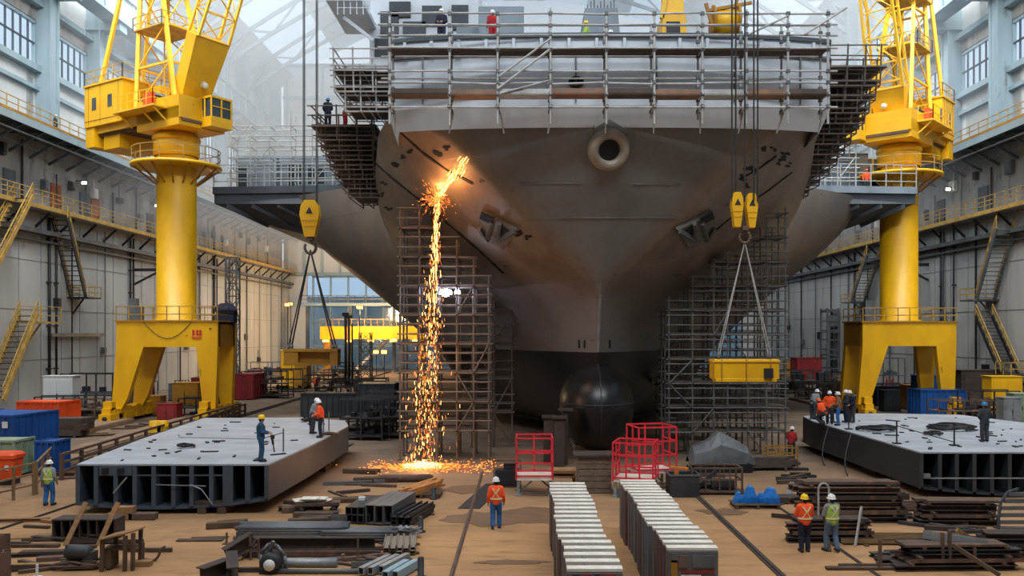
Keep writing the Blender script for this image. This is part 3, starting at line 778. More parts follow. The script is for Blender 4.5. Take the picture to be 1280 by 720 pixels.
# panel recess lines round the hawsepipe
b=MB()
for q in([(560,150),(740,150)],[(742,150),(742,172)],[(792,150),(792,172)],[(792,150),(985,152)],[(650,228),(727,229)],[(792,230),(850,230)],[(700,272),(846,272)]):
    a_,_=on(*q[0],0.015); c_,_=on(*q[1],0.015)
    k=8; b=MB()
    for i in range(k):
        u,_n=on(q[0][0]+(q[1][0]-q[0][0])*i/k,q[0][1]+(q[1][1]-q[0][1])*i/k,0.01); v,_n2=on(q[0][0]+(q[1][0]-q[0][0])*(i+1)/k,q[0][1]+(q[1][1]-q[0][1])*(i+1)/k,0.01)
        if u and v and (u-v).length<3: b.bar(u,v,0.045)
    if b.v: obj('weld_line',b,steelgrey,ship)

housem=mat('deckhouse_grey_blue',(134,148,160),(112,126,138),0.5,0.7,stretch=(1,1,.3),c3=(84,92,100),c3lo=.6,c3hi=.8)
# side sponsons (flight deck overhang) and deckhouses amidships
sponm=mat('sponson_plating',(70,77,86),(56,62,70),0.4,0.7,c3=(60,58,58),c3lo=0.6,c3hi=0.75)
for s,sg in(('left',-1),('right',1)):
    xo=(22.7+SX) if sg<0 else (28.7-SX)   # half breadth reached
    Xo=SX+sg*xo
    Xi=SX+sg*10
    b=MB(); zt=16.7
    sec_top=[(Xi,63,zt),(Xo,64.5,zt),(Xo,100,zt),(Xi,100,zt)]
    sec_edge=[(Xi,62.5,zt-1.2),(Xo,64.5,zt-0.9),(Xo,100,zt-0.9),(Xi,100,zt-1.2)]
    low=[(SX+sg*14,67.5,12.3),(SX+sg*(xo-4.0),66.6,14.3),(SX+sg*(xo-4.0),100,14.0),(SX+sg*14,100,12.3)]
    b.add(sec_top+sec_edge+low,[(0,1,2,3),(0,1,5,4),(1,2,6,5),(4,5,9,8),(5,6,10,9),(8,9,10,11),(2,3,7,6)])
    sp=obj('sponson',b,sponm,ship)
    b=MB(); b.bar((Xi,62.9,zt+0.05),(Xo,64.4,zt+0.05),0.2,0.5); b.bar((Xo,64.4,zt+0.05),(Xo,100,zt+0.05),0.2,0.5); obj('edge_beam',b,sponm if sg<0 else housem,sp)
    b=MB()
    for k in range(8):
        x=Xi+(Xo-Xi)*(k+1)/8.5; y=63+1.5*(k+1)/8.5; b.bar((x,y-0.05,zt-1.0),(x-sg*2.5,y+2.0,zt-2.2),0.12,0.5)
    obj('bracket',b,sponm,sp)
    b=MB()
    for k in range(14):
        x=Xi+(Xo-Xi)*k/13; y=62.95+1.45*k/13; b.bar((x,y,zt),(x,y,zt+1.9),0.07)
    for z in(0.7,1.3,1.9): b.bar((Xi,62.95,zt+z),(Xo,64.4,zt+z),0.06)
    obj('guard_rail',b,galv,sp)
    # deckhouse
    b=MB()
    x0,x1=(P(295,0,69).x,P(425,0,69).x) if sg<0 else (P(1010,0,70).x,P(1098,0,70).x)
    b.bx(min(x0,x1),max(x0,x1),69,76,zt,20.2 if sg<0 else 19.6)
    if sg<0: b.bx(x0+1.2,x0+3.4,68.2,69,zt,20.0); b.bx(x1-3,x1+1,67.8,69,zt,17.8)
    else: b.bx(x0+1.2,x0+4.0,68.0,69,zt,20.2)
    dh=obj('deckhouse',b,housem,ship)
    b=MB()
    if sg<0:
        for (u0,u1,z0,z1) in((2.2,3.2,17.4,19.4),(4.1,5.2,17.0,19.6),(5.6,7.0,17.3,19.2),(0.2,1.0,17.2,19.3)): b.bx(x0+u0,x0+u1,68.93,69.01,z0,z1)
    else:
        for (u0,u1,z0,z1) in((4.3,5.4,17.0,19.0),): b.bx(x0+u0,x0+u1,68.93,69.01,z0,z1)
    obj('dark_window',b,shadeglass,dh)
    b=MB()
    if sg<0:
        for u in(2.2,2.7,3.2,4.1,4.65,5.2,5.6,6.3,7.0): b.bx(x0+u-0.04,x0+u+0.04,68.88,68.93,17.0,19.6)
        for z in(17.3,18.4,19.5): b.bx(x0+2.1,x0+7.1,68.88,68.93,z,z+0.07)
    else: b.bx(x0-0.1,x1+0.1,68.7,69.0,19.5,19.9)
    obj('window_bar',b,galv,dh)
# structures on the flight deck
def deck_block(label,pxs,y0,y1,Y,dep,m,kind='box'):
    a_=P(pxs[0],y0,Y); c_=P(pxs[1],y1,Y)
    return a_,c_
a_=P(725,8,43); c_=P(779,50,43)
b=MB(); q=0.25; x0,x1,z0,z1=a_.x,c_.x,19.2,a_.z
b.add([(x0,43,z0),(x1,43,z0),(x1,46,z0),(x0,46,z0),(x0+q,43.2,z1),(x1-q,43.2,z1),(x1-q,46,z1),(x0+q,46,z1)],[(0,1,5,4),(1,2,6,5),(2,3,7,6),(3,0,4,7),(4,5,6,7)])
dk=obj('director_tower',b,housem,ship)
b=MB()
for k in range(9): x=x0+0.4+k*(x1-x0-0.8)/8; b.tube((x,43.4,z1),(x,43.4,z1+0.2+0.2*(k%3)),0.03,5)
obj('whip_aerial',b,steelgrey,dk)
a_=P(598,8,45); c_=P(655,50,45)
b=MB(); b.bx(a_.x,c_.x,45,50,19.2,a_.z); b.bx(a_.x-1.2,a_.x,46,50,19.2,a_.z-0.7); dk=obj('deck_casing',b,housem,ship)
b=MB(); b.bx(a_.x+0.4,a_.x+1.1,44.9,45,19.3,21.2); obj('door_panel',b,steelgrey,dk)
# port superstructure with wide bridge sponson
a_=P(462,0,58); b=MB(); b.bx(P(462,0,58).x,P(598,0,58).x,58,66,18.6,30); isl=obj('island',b,bandm,ship)
b=MB()
for i,(px,py,w_,h_) in enumerate([(487,30,1.2,1.6),(500,12,1.4,1.0),(518,36,1.5,0.9),(575,22,1.1,1.6),(540,20,1.3,1.3),(480,60,1.2,1.2)]):
    q=P(px,py,57.9); b.box(q,(w_,0.2,h_))
obj('cabinet_box',b,sponm,isl)
b=MB(); b.box(P(442,20,56),(2.2,6,0.3)); 
for k in range(6): q=P(422+k*8,18,53.1); b.bar(q,q+Vector((0,0,1.2)),0.06)
for z in(0.4,0.8,1.2): q=P(421,18,53.1); r=P(463,18,53.1); b.bar(q+Vector((0,0,z)),r+Vector((0,0,z)),0.05)
q=P(430,22,54); b.bar(q,q+Vector((1.8,0,-1.4)),0.2,0.2)
obj('bridge_wing',b,bandm,isl)

# keel supports
keelw=mat('dark_keel_timber',(84,74,64),(62,54,46),1.2,0.9)
def keel_block(x,y,w_,d_,z1,label,first=None):
    t=thing('keel_block',label,'keel block',(x,y,0),0,'keel blocks under the ship')
    b=MB(); b.box((x,y,z1*0.35),(w_,d_,z1*0.7)); obj('concrete_base',b,conc_mid,t)
    b=MB(); b.box((x,y,z1*0.85),(w_*0.96,d_*0.94,z1*0.3)); obj('timber_cap',b,keelw,t)
    return t
kb=keel_block(SX-0.1,47.6,1.9,1.1,0.5,'low concrete and timber keel block in the dark line under the keel')
for k in range(14): dup(kb,(SX-0.1,49.4+k*1.9,0))
# ================================================================ portal cranes
def crane(cx,cy,phi,side,X0,X1,Yf,Yr,label,emblem,HL,EL):
    t=thing('portal_crane',label,'crane',(cx,cy,0))
    # --- portal
    ztop,zb=7.1,5.35; legw=1.55; footw=0.85
    frames=[]
    for yy,nm in((Yf,'front'),(Yr,'rear')):
        b=MB(); d=0.55
        def slab(poly):
            n=len(poly); v=[(x,yy-d/2,z) for x,z in poly]+[(x,yy+d/2,z) for x,z in poly]
            b.add(v,[tuple(range(n)),tuple(range(n,2*n))[::-1]]+[(k,n+k,n+(k+1)%n,(k+1)%n) for k in range(n)])
        slab([(X0,zb),(X1,zb),(X1,ztop),(X0,ztop)])
        slab([(X0,zb),(X0+1.9,zb),(X0+0.75,1.7),(X0+0.3,0.9),(X0-0.35,0.9)])
        slab([(X1-1.5,zb),(X1,zb),(X1-0.15,0.9),(X1-0.95,0.9),(X1-1.1,1.7)])
        obj('portal_frame',b,yellow,t)
    b=MB(); b.bx(X0,X1,Yf,Yr,ztop-0.12,ztop); b.bx(X0,X0+0.3,Yf,Yr,zb,ztop); b.bx(X1-0.3,X1,Yf,Yr,zb,ztop); b.bx(X0-0.1,X1+0.1,Yf-0.35,Yr+0.35,ztop,ztop+0.12); obj('portal_top',b,yellow_dark,t)
    # travel bogies
    for xx in(X0-0.05,X1-0.55):
        b=MB(); b.bx(xx-0.35,xx+0.35,Yf-1.2,Yr+1.2,0.72,1.05)
        for y0 in(Yf-1.9,Yf+0.5,Yr-1.2,Yr+0.6): b.bx(xx-0.42,xx+0.42,y0,y0+1.3,0.25,0.75); b.bx(xx-0.3,xx+0.3,y0+0.2,y0+1.1,0.7,1.15)
        b.bx(xx-0.3,xx+0.3,Yf-1.5,Yf-0.9,1.0,1.6); bg=obj('bogie',b,yellow_dark if False else yellow,t)
        for y0 in(Yf-1.6,Yf-0.95,Yf+0.8,Yf+1.45,Yr-0.9,Yr-0.25,Yr+0.9,Yr+1.5):
            b=MB(); b.lathe([(0.001,-0.2),(0.3,-0.2),(0.34,-0.1),(0.34,0.1),(0.3,0.2),(0.001,0.2)],(xx,y0,0.44),14,'x'); obj('wheel',b,steeldark,bg)
    # rail round portal top
    b=MB()
    for z in(0.55,1.1):
        for a_,c_ in(((X0,Yf-.3),(X1,Yf-.3)),((X1,Yf-.3),(X1,Yr+.3)),((X1,Yr+.3),(X0,Yr+.3)),((X0,Yr+.3),(X0,Yf-.3))): b.bar((a_[0],a_[1],ztop+z),(c_[0],c_[1],ztop+z),0.06)
    for k in range(9):
        x=X0+(X1-X0)*k/8
        for y in(Yf-.3,Yr+.3): b.bar((x,y,ztop),(x,y,ztop+1.1),0.06)
    obj('portal_railing',b,yellow_rail,t)
    b=MB(); b.box((X0+0.9,Yf+0.8,ztop+0.6),(0.9,0.7,1.0)); b.box((X0+0.8,Yf+0.8,ztop+1.4),(0.5,0.4,0.6)); obj('winch_cabinet',b,steelgrey,t)
    if emblem:
        b=MB(); x=X1-1.45; z=6.35; y=Yf-0.3
        for dx in(-.26,.02,.24):
            b.box((x+dx,y,z),(0.09,0.03,0.42)); b.box((x+dx+0.07,y,z+0.1),(0.14,0.03,0.07)); b.box((x+dx+0.07,y,z-0.1),(0.14,0.03,0.07))
        b.box((x,y,z-0.32),(0.75,0.03,0.05)); b.box((x,y,z-0.42),(0.6,0.03,0.04))
        obj('emblem',b,red,t)
        b=MB(); b.box((x-0.7,y,z-0.18),(0.14,0.03,0.04)); obj('paint_mark',b,red,t); b=MB(); b.box((x+0.95,y,z+0.28),(0.14,0.03,0.09)); obj('paint_mark',b,steeldark,t)
        b=MB(); pts=[(X0+1.9+3.4*k/12,Yf-0.3,ztop-1.15*math.sin(PI*k/12)) for k in range(13)]; b.path(pts,0.02,5); obj('hanging_cable',b,cable,t)
    # --- column
    b=MB(); b.lathe([(1.62,ztop),(1.62,ztop+0.2),(1.37,ztop+0.25),(1.37,17.6),(1.4,19.0)],(cx,cy,0),32)
    for z in(11.0,14.8): pass
    obj('column',b,yellow,t)
    b=MB(); b.lathe([(1.5,19.0),(1.58,19.05),(1.58,20.0),(1.5,20.1),(1.66,20.15),(1.66,20.35),(1.3,20.7)],(cx,cy,0),32); obj('slewing_ring',b,yellow,t)
    b=MB(); b.lathe([(1.4,18.2),(3.1,18.2),(3.14,18.3),(3.1,18.42),(1.4,18.42)],(cx,cy,0),28); gal=obj('ring_platform',b,yellow,t)
    b=MB()
    for k in range(14):
        a=2*PI*k/14; c,s=math.cos(a),math.sin(a); b.bar((cx+1.38*c,cy+1.38*s,17.0),(cx+2.9*c,cy+2.9*s,18.2),0.1,0.1)
    obj('bracket',b,yellow_dark,gal)
    b=MB(); pr=None
    for k in range(25):
        a=2*PI*k/24; c,s=3.0*math.cos(a),3.0*math.sin(a); q=(cx+c,cy+s)
        if pr:
            for z in(18.95,19.5): b.bar((pr[0],pr[1],z),(q[0],q[1],z),0.05)
        if k%2==0: b.bar((q[0],q[1],18.4),(q[0],q[1],19.5),0.05)
        pr=q
    obj('ring_railing',b,yellow_rail,gal)
    # --- superstructure, local frame: +x along the boom
    cph,sph=math.cos(phi),math.sin(phi)
    def W(lx,ly,z): ly=ly*side; return Vector((cx+lx*cph-ly*sph, cy+lx*sph+ly*cph, z))
    def LB(b,x0,x1,y0,y1,z0,z1,taper=None):
        v=[W(x,y,z) for z in(z0,z1) for x,y in((x0,y0),(x1,y0),(x1,y1),(x0,y1))]
        b.add(v,[(0,1,2,3),(4,5,6,7),(0,1,5,4),(1,2,6,5),(2,3,7,6),(3,0,4,7)])
    b=MB()
    LB(b,-HL,-HL+1.1,-2.1,2.1,20.2,22.0); LB(b,-HL+1.1,3.0,-1.9,1.9,21.2,22.0); LB(b,-1.9,2.9,-1.9,1.9,20.7,22.8)
    LB(b,-HL+1.5,-HL+3.5,-1.6,1.6,20.0,21.2)
    obj('slewing_frame',b,yellow,t)
    b=MB(); LB(b,-HL+1.1,3.0,-1.7,1.7,21.0,21.2); obj('frame_underside',b,rust,t)
    b=MB(); LB(b,-HL,-3.2,-2.2,2.0,21.7,24.7); LB(b,-HL-.1,-3.1,-2.3,2.1,24.7,24.82); LB(b,-3.0,-1.2,-0.5,1.9,22,24.3); hs=obj('machinery_house',b,yellow,t)
    b=MB()
    for x in(-HL+1.0,-HL+3.0): LB(b,x,x+0.5,-2.23,-2.19,22.9,23.8)
    LB(b,-3.19,-3.15,-1.2,-0.6,22.4,23.6)
    obj('house_window',b,shadeglass,hs)
    b=MB()
    for x in(-HL+.5,-HL+2.0,-3.7): LB(b,x,x+0.03,-2.22,-2.19,21.8,24.7)
    LB(b,-HL,-3.2,-2.22,-2.19,22.1,22.15); obj('panel_joint',b,yellow_dark,hs)
    def rails(b,pts,z,h=1.05,step=1.0):
        for (a0,b0),(a1,b1) in zip(pts[:-1],pts[1:]):
            n=max(1,int(math.hypot(a1-a0,b1-b0)/step))
            for k in range(n+1):
                x=a0+(a1-a0)*k/n; y=b0+(b1-b0)*k/n; b.bar(W(x,y,z),W(x,y,z+h),0.05)
            for zz in(0.5,h): b.bar(W(a0,b0,z+zz),W(a1,b1,z+zz),0.05)
    b=MB(); rails(b,[(-HL,-2.2),(-3.2,-2.2),(-3.2,2.0),(-HL,2.0),(-HL,-2.2)],24.8); obj('roof_railing',b,yellow_rail,hs)
    b=MB(); LB(b,-3.2,1.6,-3.0,-1.9,21.95,22.08); rails(b,[(-2.9,-2.95),(1.5,-2.95),(1.5,-1.9)],22.05,1.1,0.7); 
    for x in(-2.6,0,1.4): b.bar(W(x,-2.9,21.95),W(x,-1.8,21.1),0.1)
    obj('side_walkway',b,yellow_light,t)
    b=MB(); LB(b,-2.2,-0.4,-1.5,-0.4,22.1,23.3); obj('winch_housing',b,steeldark,t)
    b=MB(); LB(b,-0.6,0.3,-2.3,-1.95,22.3,23.2); obj('orange_locker',b,orange,t)
    b=MB(); b.tube(W(-1.2,-1.2,23.2),W(-1.2,0.9,23.2),0.5,12); obj('winch_drum',b,steelgrey,t)
    # cab
    cs=0.0 if emblem else 1.5
    b=MB(); LB(b,2.3,4.0,-.1+cs,1.7+cs,20.8,21.5); LB(b,2.3,4.0,-.1+cs,1.7+cs,22.8,22.95); LB(b,2.3,2.8,0+cs,1.6+cs,21.4,22.8)
    for x,y in((4.0,-.05),(4.0,1.65),(4.0,.8),(3.3,-.05),(3.3,1.65)): b.bar(W(x-0.05,y+cs,21.4),W(x-0.05,y+cs,22.9),0.1)
    b.bar(W(3.97,-.1+cs,22.2),W(3.97,1.7+cs,22.2),0.07)
    cab=obj('operator_cab',b,yellow,t)
    b=MB(); LB(b,2.8,3.9,0+cs,1.6+cs,21.5,22.8); obj('cab_glass',b,shadeglass,cab)
    # boom: solid root plate box then lattice
    el=R(EL); RL=4.2 if emblem else 1.6
    def BP(s,ly,h): return W(2.2+s*math.cos(el)-h*math.sin(el), ly, 23.0+s*math.sin(el)+h*math.cos(el))
    b=MB(); wv=[1.05,1.35]
    v=[BP(s,l*w_,h) for s,w_ in((-.4,1.1),(RL,1.2+.05*RL)) for l,h in((-1,0),(1,0),(1,1.1),(-1,1.1))]
    b.add(v,[(0,1,5,4),(1,2,6,5),(2,3,7,6),(3,0,4,7),(0,1,2,3),(4,5,6,7)])
    boom=obj('boom',b,yellow_dark if False else yellow,t)
    b=MB(); b.truss(BP(RL,0,0.55),BP(26,0,0.55),2.5,1.4,13,0.085,0.045,up=tuple((BP(5,0,1.5)-BP(5,0,0.5))),h0=1.2,h1=0.9); obj('lattice',b,yellow_light,boom)
    b=MB(); b.ball(BP(RL*.25,0.2,-0.3),0.22); b.bar(BP(RL*.2,0.2,-0.1),BP(RL*.3,0.2,-0.1),0.25); obj('floodlight',b,white,boom)
    # A frame mast
    b=MB()
    base=[(-2.6,-1.5),(1.9,-1.5),(1.9,1.5),(-2.6,1.5)]; top=[(-2.8,-0.8),(-1.9,-0.6),(-1.9,0.6),(-2.8,0.8)]
    zt=37.0; z0=22.6; rings=[]
    for i in range(6):
        u=i/5; rings.append([W(a0*(1-u)+a1*u,b0*(1-u)+b1*u,z0+(zt-z0)*u) for (a0,b0),(a1,b1) in zip(base,top)])
    for k in range(4): b.bar(rings[0][k],rings[-1][k],0.26)
    for i in range(1,6):
        for k in range(4): b.bar(rings[i][k],rings[i][(k+1)%4],0.15)
        for k in range(4): b.bar(rings[i-1][k],rings[i][(k+1)%4],0.08)
    obj('mast',b,yellow_light,t)
    b=MB()
    for s in(-1.7,1.7): b.bar(W(-HL+1.2,s,24.7),W(-3.4,s*0.45,37),0.24)
    b.bar(W(-3.4,-.76,37),W(-3.4,.76,37),0.2)
    obj('back_stay',b,yellow_light,t)
    for z in(28.2,32.0):
        b=MB(); LB(b,-3.0,0.4,-1.5,1.5,z,z+0.1); rails(b,[(-3.0,-1.5),(0.4,-1.5),(0.4,1.5),(-3.0,1.5),(-3.0,-1.5)],z,1.0,0.8)
        obj('mast_platform',b,yellow_rail,t)
    b=MB(); b.bar(W(-2.3,0.6,22.6),W(-2.3,0.6,36),0.08); b.bar(W(-2.3,1.0,22.6),W(-2.3,1.0,36),0.08)
    for k in range(40): b.bar(W(-2.3,0.6,22.8+k*.33),W(-2.3,1.0,22.8+k*.33),0.04)
    obj('mast_ladder',b,yellow_light,t)
    b=MB()
    for s in(-0.6,0.6): b.tube(W(-2.3,s,37),BP(25.5,s,1.0),0.04,5)
    b.tube(W(-1.0,0,23.4),BP(4.5,0,1.3),0.03,5); obj('luffing_rope',b,cable,t)
    return BP
BPL=crane(-25.1,63.6,R(-33),1,-28.6,-21.5,62,65.4,'big yellow portal crane with a small red emblem on its portal beam',True,8.0,62.8)
BPR=crane(28.8,67.6,R(-132),-1,25.3,32.3,66,69.4,'big plain yellow portal crane with nothing on its beam, behind the worker in blue helmet',False,6.2,71)

# ---- hook blocks and hanging loads
def hook(x,y,z,sc,label,ztop,n_rope=4,m=yellow,double=False):
    t=thing('hook_block',label,'hook block',(x,y,z))
    offs=[-0.62,0.62] if double else [0]
    wf=0.62 if double else 1.0
    for o_ in offs:
        q=(x+o_*sc*0.8,y+(0.25 if o_>0 else 0),z)
        b=MB(); 
        poly=[(-0.30,-1.1),(0.30,-1.1),(0.42,-0.5),(0.58,0.2),(0.52,0.7),(0.3,1.05),(-0.3,1.05),(-0.52,0.7),(-0.58,0.2),(-0.42,-0.5)]
        b.prism([(a*sc*wf,c*sc) for a,c in poly],(q[0],q[1]-0.28*sc,q[2]),(q[0],q[1]-0.14*sc,q[2])); b.prism([(a*sc*wf,c*sc) for a,c in poly],(q[0],q[1]+0.14*sc,q[2]),(q[0],q[1]+0.28*sc,q[2]))
        b.box((q[0],q[1],q[2]-0.85*sc),(0.55*sc*wf,0.4*sc,0.35*sc)); b.box((q[0],q[1],q[2]-0.1*sc),(0.9*sc*wf,0.62*sc,0.12*sc)); b.box((q[0],q[1],q[2]-0.45*sc),(0.7*sc*wf,0.62*sc,0.1*sc))
        obj('side_plate',b,m,t)
        b=MB(); b.lathe([(0.1*sc,-0.13*sc),(0.46*sc*wf,-0.13*sc),(0.4*sc*wf,0),(0.46*sc*wf,0.13*sc),(0.1*sc,0.13*sc)],(q[0],q[1],q[2]+0.4*sc),18,'y'); obj('sheave',b,steeldark,t)
        b=MB()
        b.add([(q[0]-.2*sc,q[1]-.3*sc,q[2]+.25*sc),(q[0]+.2*sc,q[1]-.3*sc,q[2]+.25*sc),(q[0],q[1]-.3*sc,q[2]+.65*sc),(q[0]-.2*sc,q[1]-.29*sc,q[2]+.25*sc),(q[0]+.2*sc,q[1]-.29*sc,q[2]+.25*sc),(q[0],q[1]-.29*sc,q[2]+.65*sc)],[(0,1,2),(5,4,3),(0,1,4,3),(1,2,5,4),(2,0,3,5)]); obj('warning_triangle',b,steeldark,t)
    b=MB(); b.box((x,y,z-1.15*sc),(0.36*sc,0.36*sc,0.3*sc))
    pts=[(x+0.0*sc,y,z-1.2*sc)]
    for k in range(12):
        a=R(80-k*27); pts.append((x+0.33*sc*math.cos(a),y,z-1.72*sc+0.36*sc*math.sin(a)))
    for k,(u,v_) in enumerate(zip(pts[:-1],pts[1:])): b.tube(u,v_,0.11*sc*(1-k*0.03),8)
    obj('hook',b,rust,t)
    b=MB()
    xs=[-0.42,-0.34,0.34,0.42] if n_rope==4 else [-0.5,-0.35,0.35,0.5,0.0]
    for k in xs: b.tube((x+k*sc*(1.6 if double else 1),y,z+0.5*sc),(x+k*sc*(1.6 if double else 1),y,ztop),0.035,5)
    obj('hoist_rope',b,cable,t)
    return t
YL=56.0; q=P(388,273,YL); hook(q.x,YL,q.z,1.08,'worn yellow hook block hanging on ropes beside the emblem crane',46)
YR=36.0; q2=P(931,262,YR); hook(q2.x,YR,q2.z,0.66,'bright yellow double hook block hanging in front of the ship bow',40,5,yellow,True)
def sling(x,y,z0,pts,label,r=0.035,m=cable):
    b=MB()
    for p_ in pts: b.tube((x,y,z0),p_,r,6)
    tag(obj('lifting_sling',b,m,loc=(x,y,z0)),label,'sling')
za=P(0,436,YL).z
t=thing('lifting_beam','dull ochre lifting beam hanging from the worn hook block','lifting beam',(q.x,YL,za-1.0))
x0,x1=P(357,0,YL).x,P(424,0,YL).x
b=MB(); b.bx(x0,x1,YL-0.5,YL+0.5,za-0.18,za); b.bx(x0,x1,YL-0.5,YL+0.5,za-1.05,za-0.87); b.bx(x0,x0+0.9,YL-0.45,YL+0.45,za-0.9,za-0.1); b.bx(x1-0.5,x1,YL-0.45,YL+0.45,za-0.9,za-0.1); b.bx(x0+0.9,x1-0.5,YL+0.1,YL+0.3,za-0.9,za-0.1); obj('beam',b,yellow_dark,t)
b=MB()
for x in(x0+0.3,x1-0.3):
    for y in(-0.4,0.4): b.tube((x,YL+y,za),(x,YL+y,za+0.25),0.09,8)
obj('lifting_lug',b,steelgrey,t)
sling(q.x,YL,q.z-2.0,[(x0+0.3,YL-0.4,za+.2),(x0+0.3,YL+0.4,za+.2),(x1-0.3,YL-0.4,za+.2),(x1-0.3,YL+0.4,za+.2)],'long dark sling legs spread from the worn hook block to the ochre beam',0.05)
za=P(0,449,YR).z; x0,x1=P(889,0,YR).x,P(971,0,YR).x; zb=P(0,477,YR).z
t=thing('lifting_beam','bright yellow spreader beam hanging in front of the scaffold tower','lifting beam',((x0+x1)/2,YR,zb))
b=MB(); b.bx(x0,x1,YR-0.35,YR+0.35,zb+0.12,za); b.bx(x0-0.03,x1+0.03,YR-0.4,YR+0.4,za-0.12,za-0.04); b.bx(x0+0.1,x1-0.1,YR-0.38,YR+0.38,zb,zb+0.14); obj('beam',b,yellow,t,bevel=0.02)
b=MB()
for x in(x0+0.02,x0+0.35,(x0+x1)/2,x1-0.35): b.box((x,YR-0.37,(za+zb)/2),(0.04,0.06,za-zb)); 
obj('stiffener',b,yellow_dark,t)
b=MB(); b.box((x1-0.45,YR-0.42,(za+zb)/2-0.1),(0.35,0.12,0.4)); obj('control_box',b,steeldark,t)
b=MB()
for x in(x0+0.3,x1-0.3): b.tube((x,YR,za),(x,YR,za+0.22),0.06,8)
obj('lifting_lug',b,steelgrey,t)
sling(q2.x,YR,q2.z-1.3,[(x0+0.3,YR-0.2,za+.2),(x0+0.3,YR+0.2,za+.2),(x1-0.3,YR-0.2,za+.2),(x1-0.3,YR+0.2,za+.2)],'thin grey sling legs from the double hook block to the yellow spreader beam',0.022,galv)
# yellow machinery on the flight deck
b0=thing('deck_machine','yellow machine on the ship deck beside the pale director tower','machine',(P(840,48,42).x,42,19.2))
a_=P(825,20,42); c_=P(861,48,42)
b=MB(); b.add([(a_.x,42,19.2),(c_.x,42,19.2),(c_.x,44,19.2),(a_.x,44,19.2),(a_.x+.15,42,21.6),(c_.x-.15,42,21.6),(c_.x-.15,44,21.6),(a_.x+.15,44,21.6)],[(0,1,5,4),(1,2,6,5),(2,3,7,6),(3,0,4,7),(4,5,6,7)]); obj('machine_body',b,yellow,b0)
b=MB(); b.bx(a_.x+0.3,a_.x+.95,41.93,42,19.5,21.2); obj('dark_grille',b,steeldark,b0)
b=MB(); b.bx(a_.x+.3,c_.x-.2,42.2,43.6,21.6,23.2); b.bar((a_.x+.1,42.1,21.4),(a_.x+.4,42.1,23.4),.2); obj('upper_housing',b,yellow_light,b0)
b0=thing('cable_winch','ragged yellow winch frame on the ship deck near the hoist ropes','winch',(P(910,45,42.6).x,42.6,19.2))
x=P(908,0,42.6).x; y5=42.9
b=MB(); b.tube((x-0.55,y5,21.5),(x+0.55,y5,21.5),0.6,14); obj('drum',b,yellow,b0)
b=MB()
for s in(-1,1): b.lathe([(0.2,-0.05),(.8,-0.05),(.8,0.05),(0.2,0.05)],(x+s*0.6,y5,21.5),16,'x')
b.bar((x,y5,19.2),(x+0.2,y5,21),0.3); b.bar((x-1.0,y5-.4,21.9),(x+1.2,y5-.4,22.3),0.14); b.bar((x+0.3,y5-.3,21.8),(x+.7,y5-.3,23),0.15); b.bar((x-0.6,y5-.3,21),(x-1.0,y5-.3,22.3),.15)
obj('winch_frame',b,yellow_dark,b0)
# ================================================================ scaffolding
def scaffold_tower(xs,ys,z0,ztops,lift,label,m,mp,r=0.05,skipboards=(),brace=True,loc=None,seed=1,front_rails=True):
    """xs, ys standards; ztops(x index) gives the top of each bay"""
    rg=random.Random(seed)
    t=thing('scaffold_tower',label,'scaffold',(xs[0],ys[0],z0))
    for i,x in enumerate(xs):
        for y in ys:
            b=MB(); zt=ztops[i]; b.tube((x,y,z0),(x,y,zt),r,6); b.box((x,y,z0+0.02),(0.25,0.25,0.04)); obj('upright',b,m,t)
    nl=int((max(ztops)-z0)/lift)
    for k in range(1,nl+1):
        z=z0+k*lift; b=MB()
        for dz in(0,0.5,1.0):
            for y in(ys if dz==0 else (ys[0],ys[-1])):
                for i in range(len(xs)-1):
                    if min(ztops[i],ztops[i+1])>=z+dz-0.3: b.tube((xs[i]-0.15,y,z+dz),(xs[i+1]+0.15,y,z+dz+rg.uniform(-.02,.02)),r*0.85,5,caps=False)
        for i,x in enumerate(xs):
            if ztops[i]>=z: b.tube((x,ys[0]-0.15,z),(x,ys[-1]+0.15,z),r*0.85,5,caps=False)
        obj('ledger',b,m,t)
        if k not in skipboards:
            b=MB()
            for i in range(len(xs)-1):
                if min(ztops[i],ztops[i+1])>=z:
                    n=4; wd=(ys[1]-ys[0])/n
                    for j in range(n):
                        if rg.random()<0.85: b.box(((xs[i]+xs[i+1])/2,ys[0]+wd*(j+.5),z+0.09),(xs[i+1]-xs[i]+0.1,wd*0.9,0.06))
            if b.v: obj('deck_board',b,mp,t)
    if brace:
        for k in range(nl):
            i=rg.randrange(len(xs)-1); z=z0+k*lift
            if min(ztops[i],ztops[i+1])<z+lift: continue
            b=MB()
            if k%2: b.tube((xs[i],ys[0]-0.08,z),(xs[i+1],ys[0]-0.08,z+lift),r*0.85,5)
            else: b.tube((xs[i+1],ys[0]-0.08,z),(xs[i],ys[0]-0.08,z+lift),r*0.85,5)
            obj('brace',b,m,t)
    # ladder
    b=MB(); x=xs[1]-0.35; y=ys[-1]-0.3
    for dx in(0,0.4): b.bar((x+dx,y,z0),(x+dx,y,ztops[1]-0.5),0.05)
    k=0
    while z0+0.3*k<ztops[1]-0.6: b.bar((x,y,z0+0.3*k+.2),(x+0.4,y,z0+0.3*k+.2),0.035); k+=1
    obj('ladder',b,m,t)
    return t
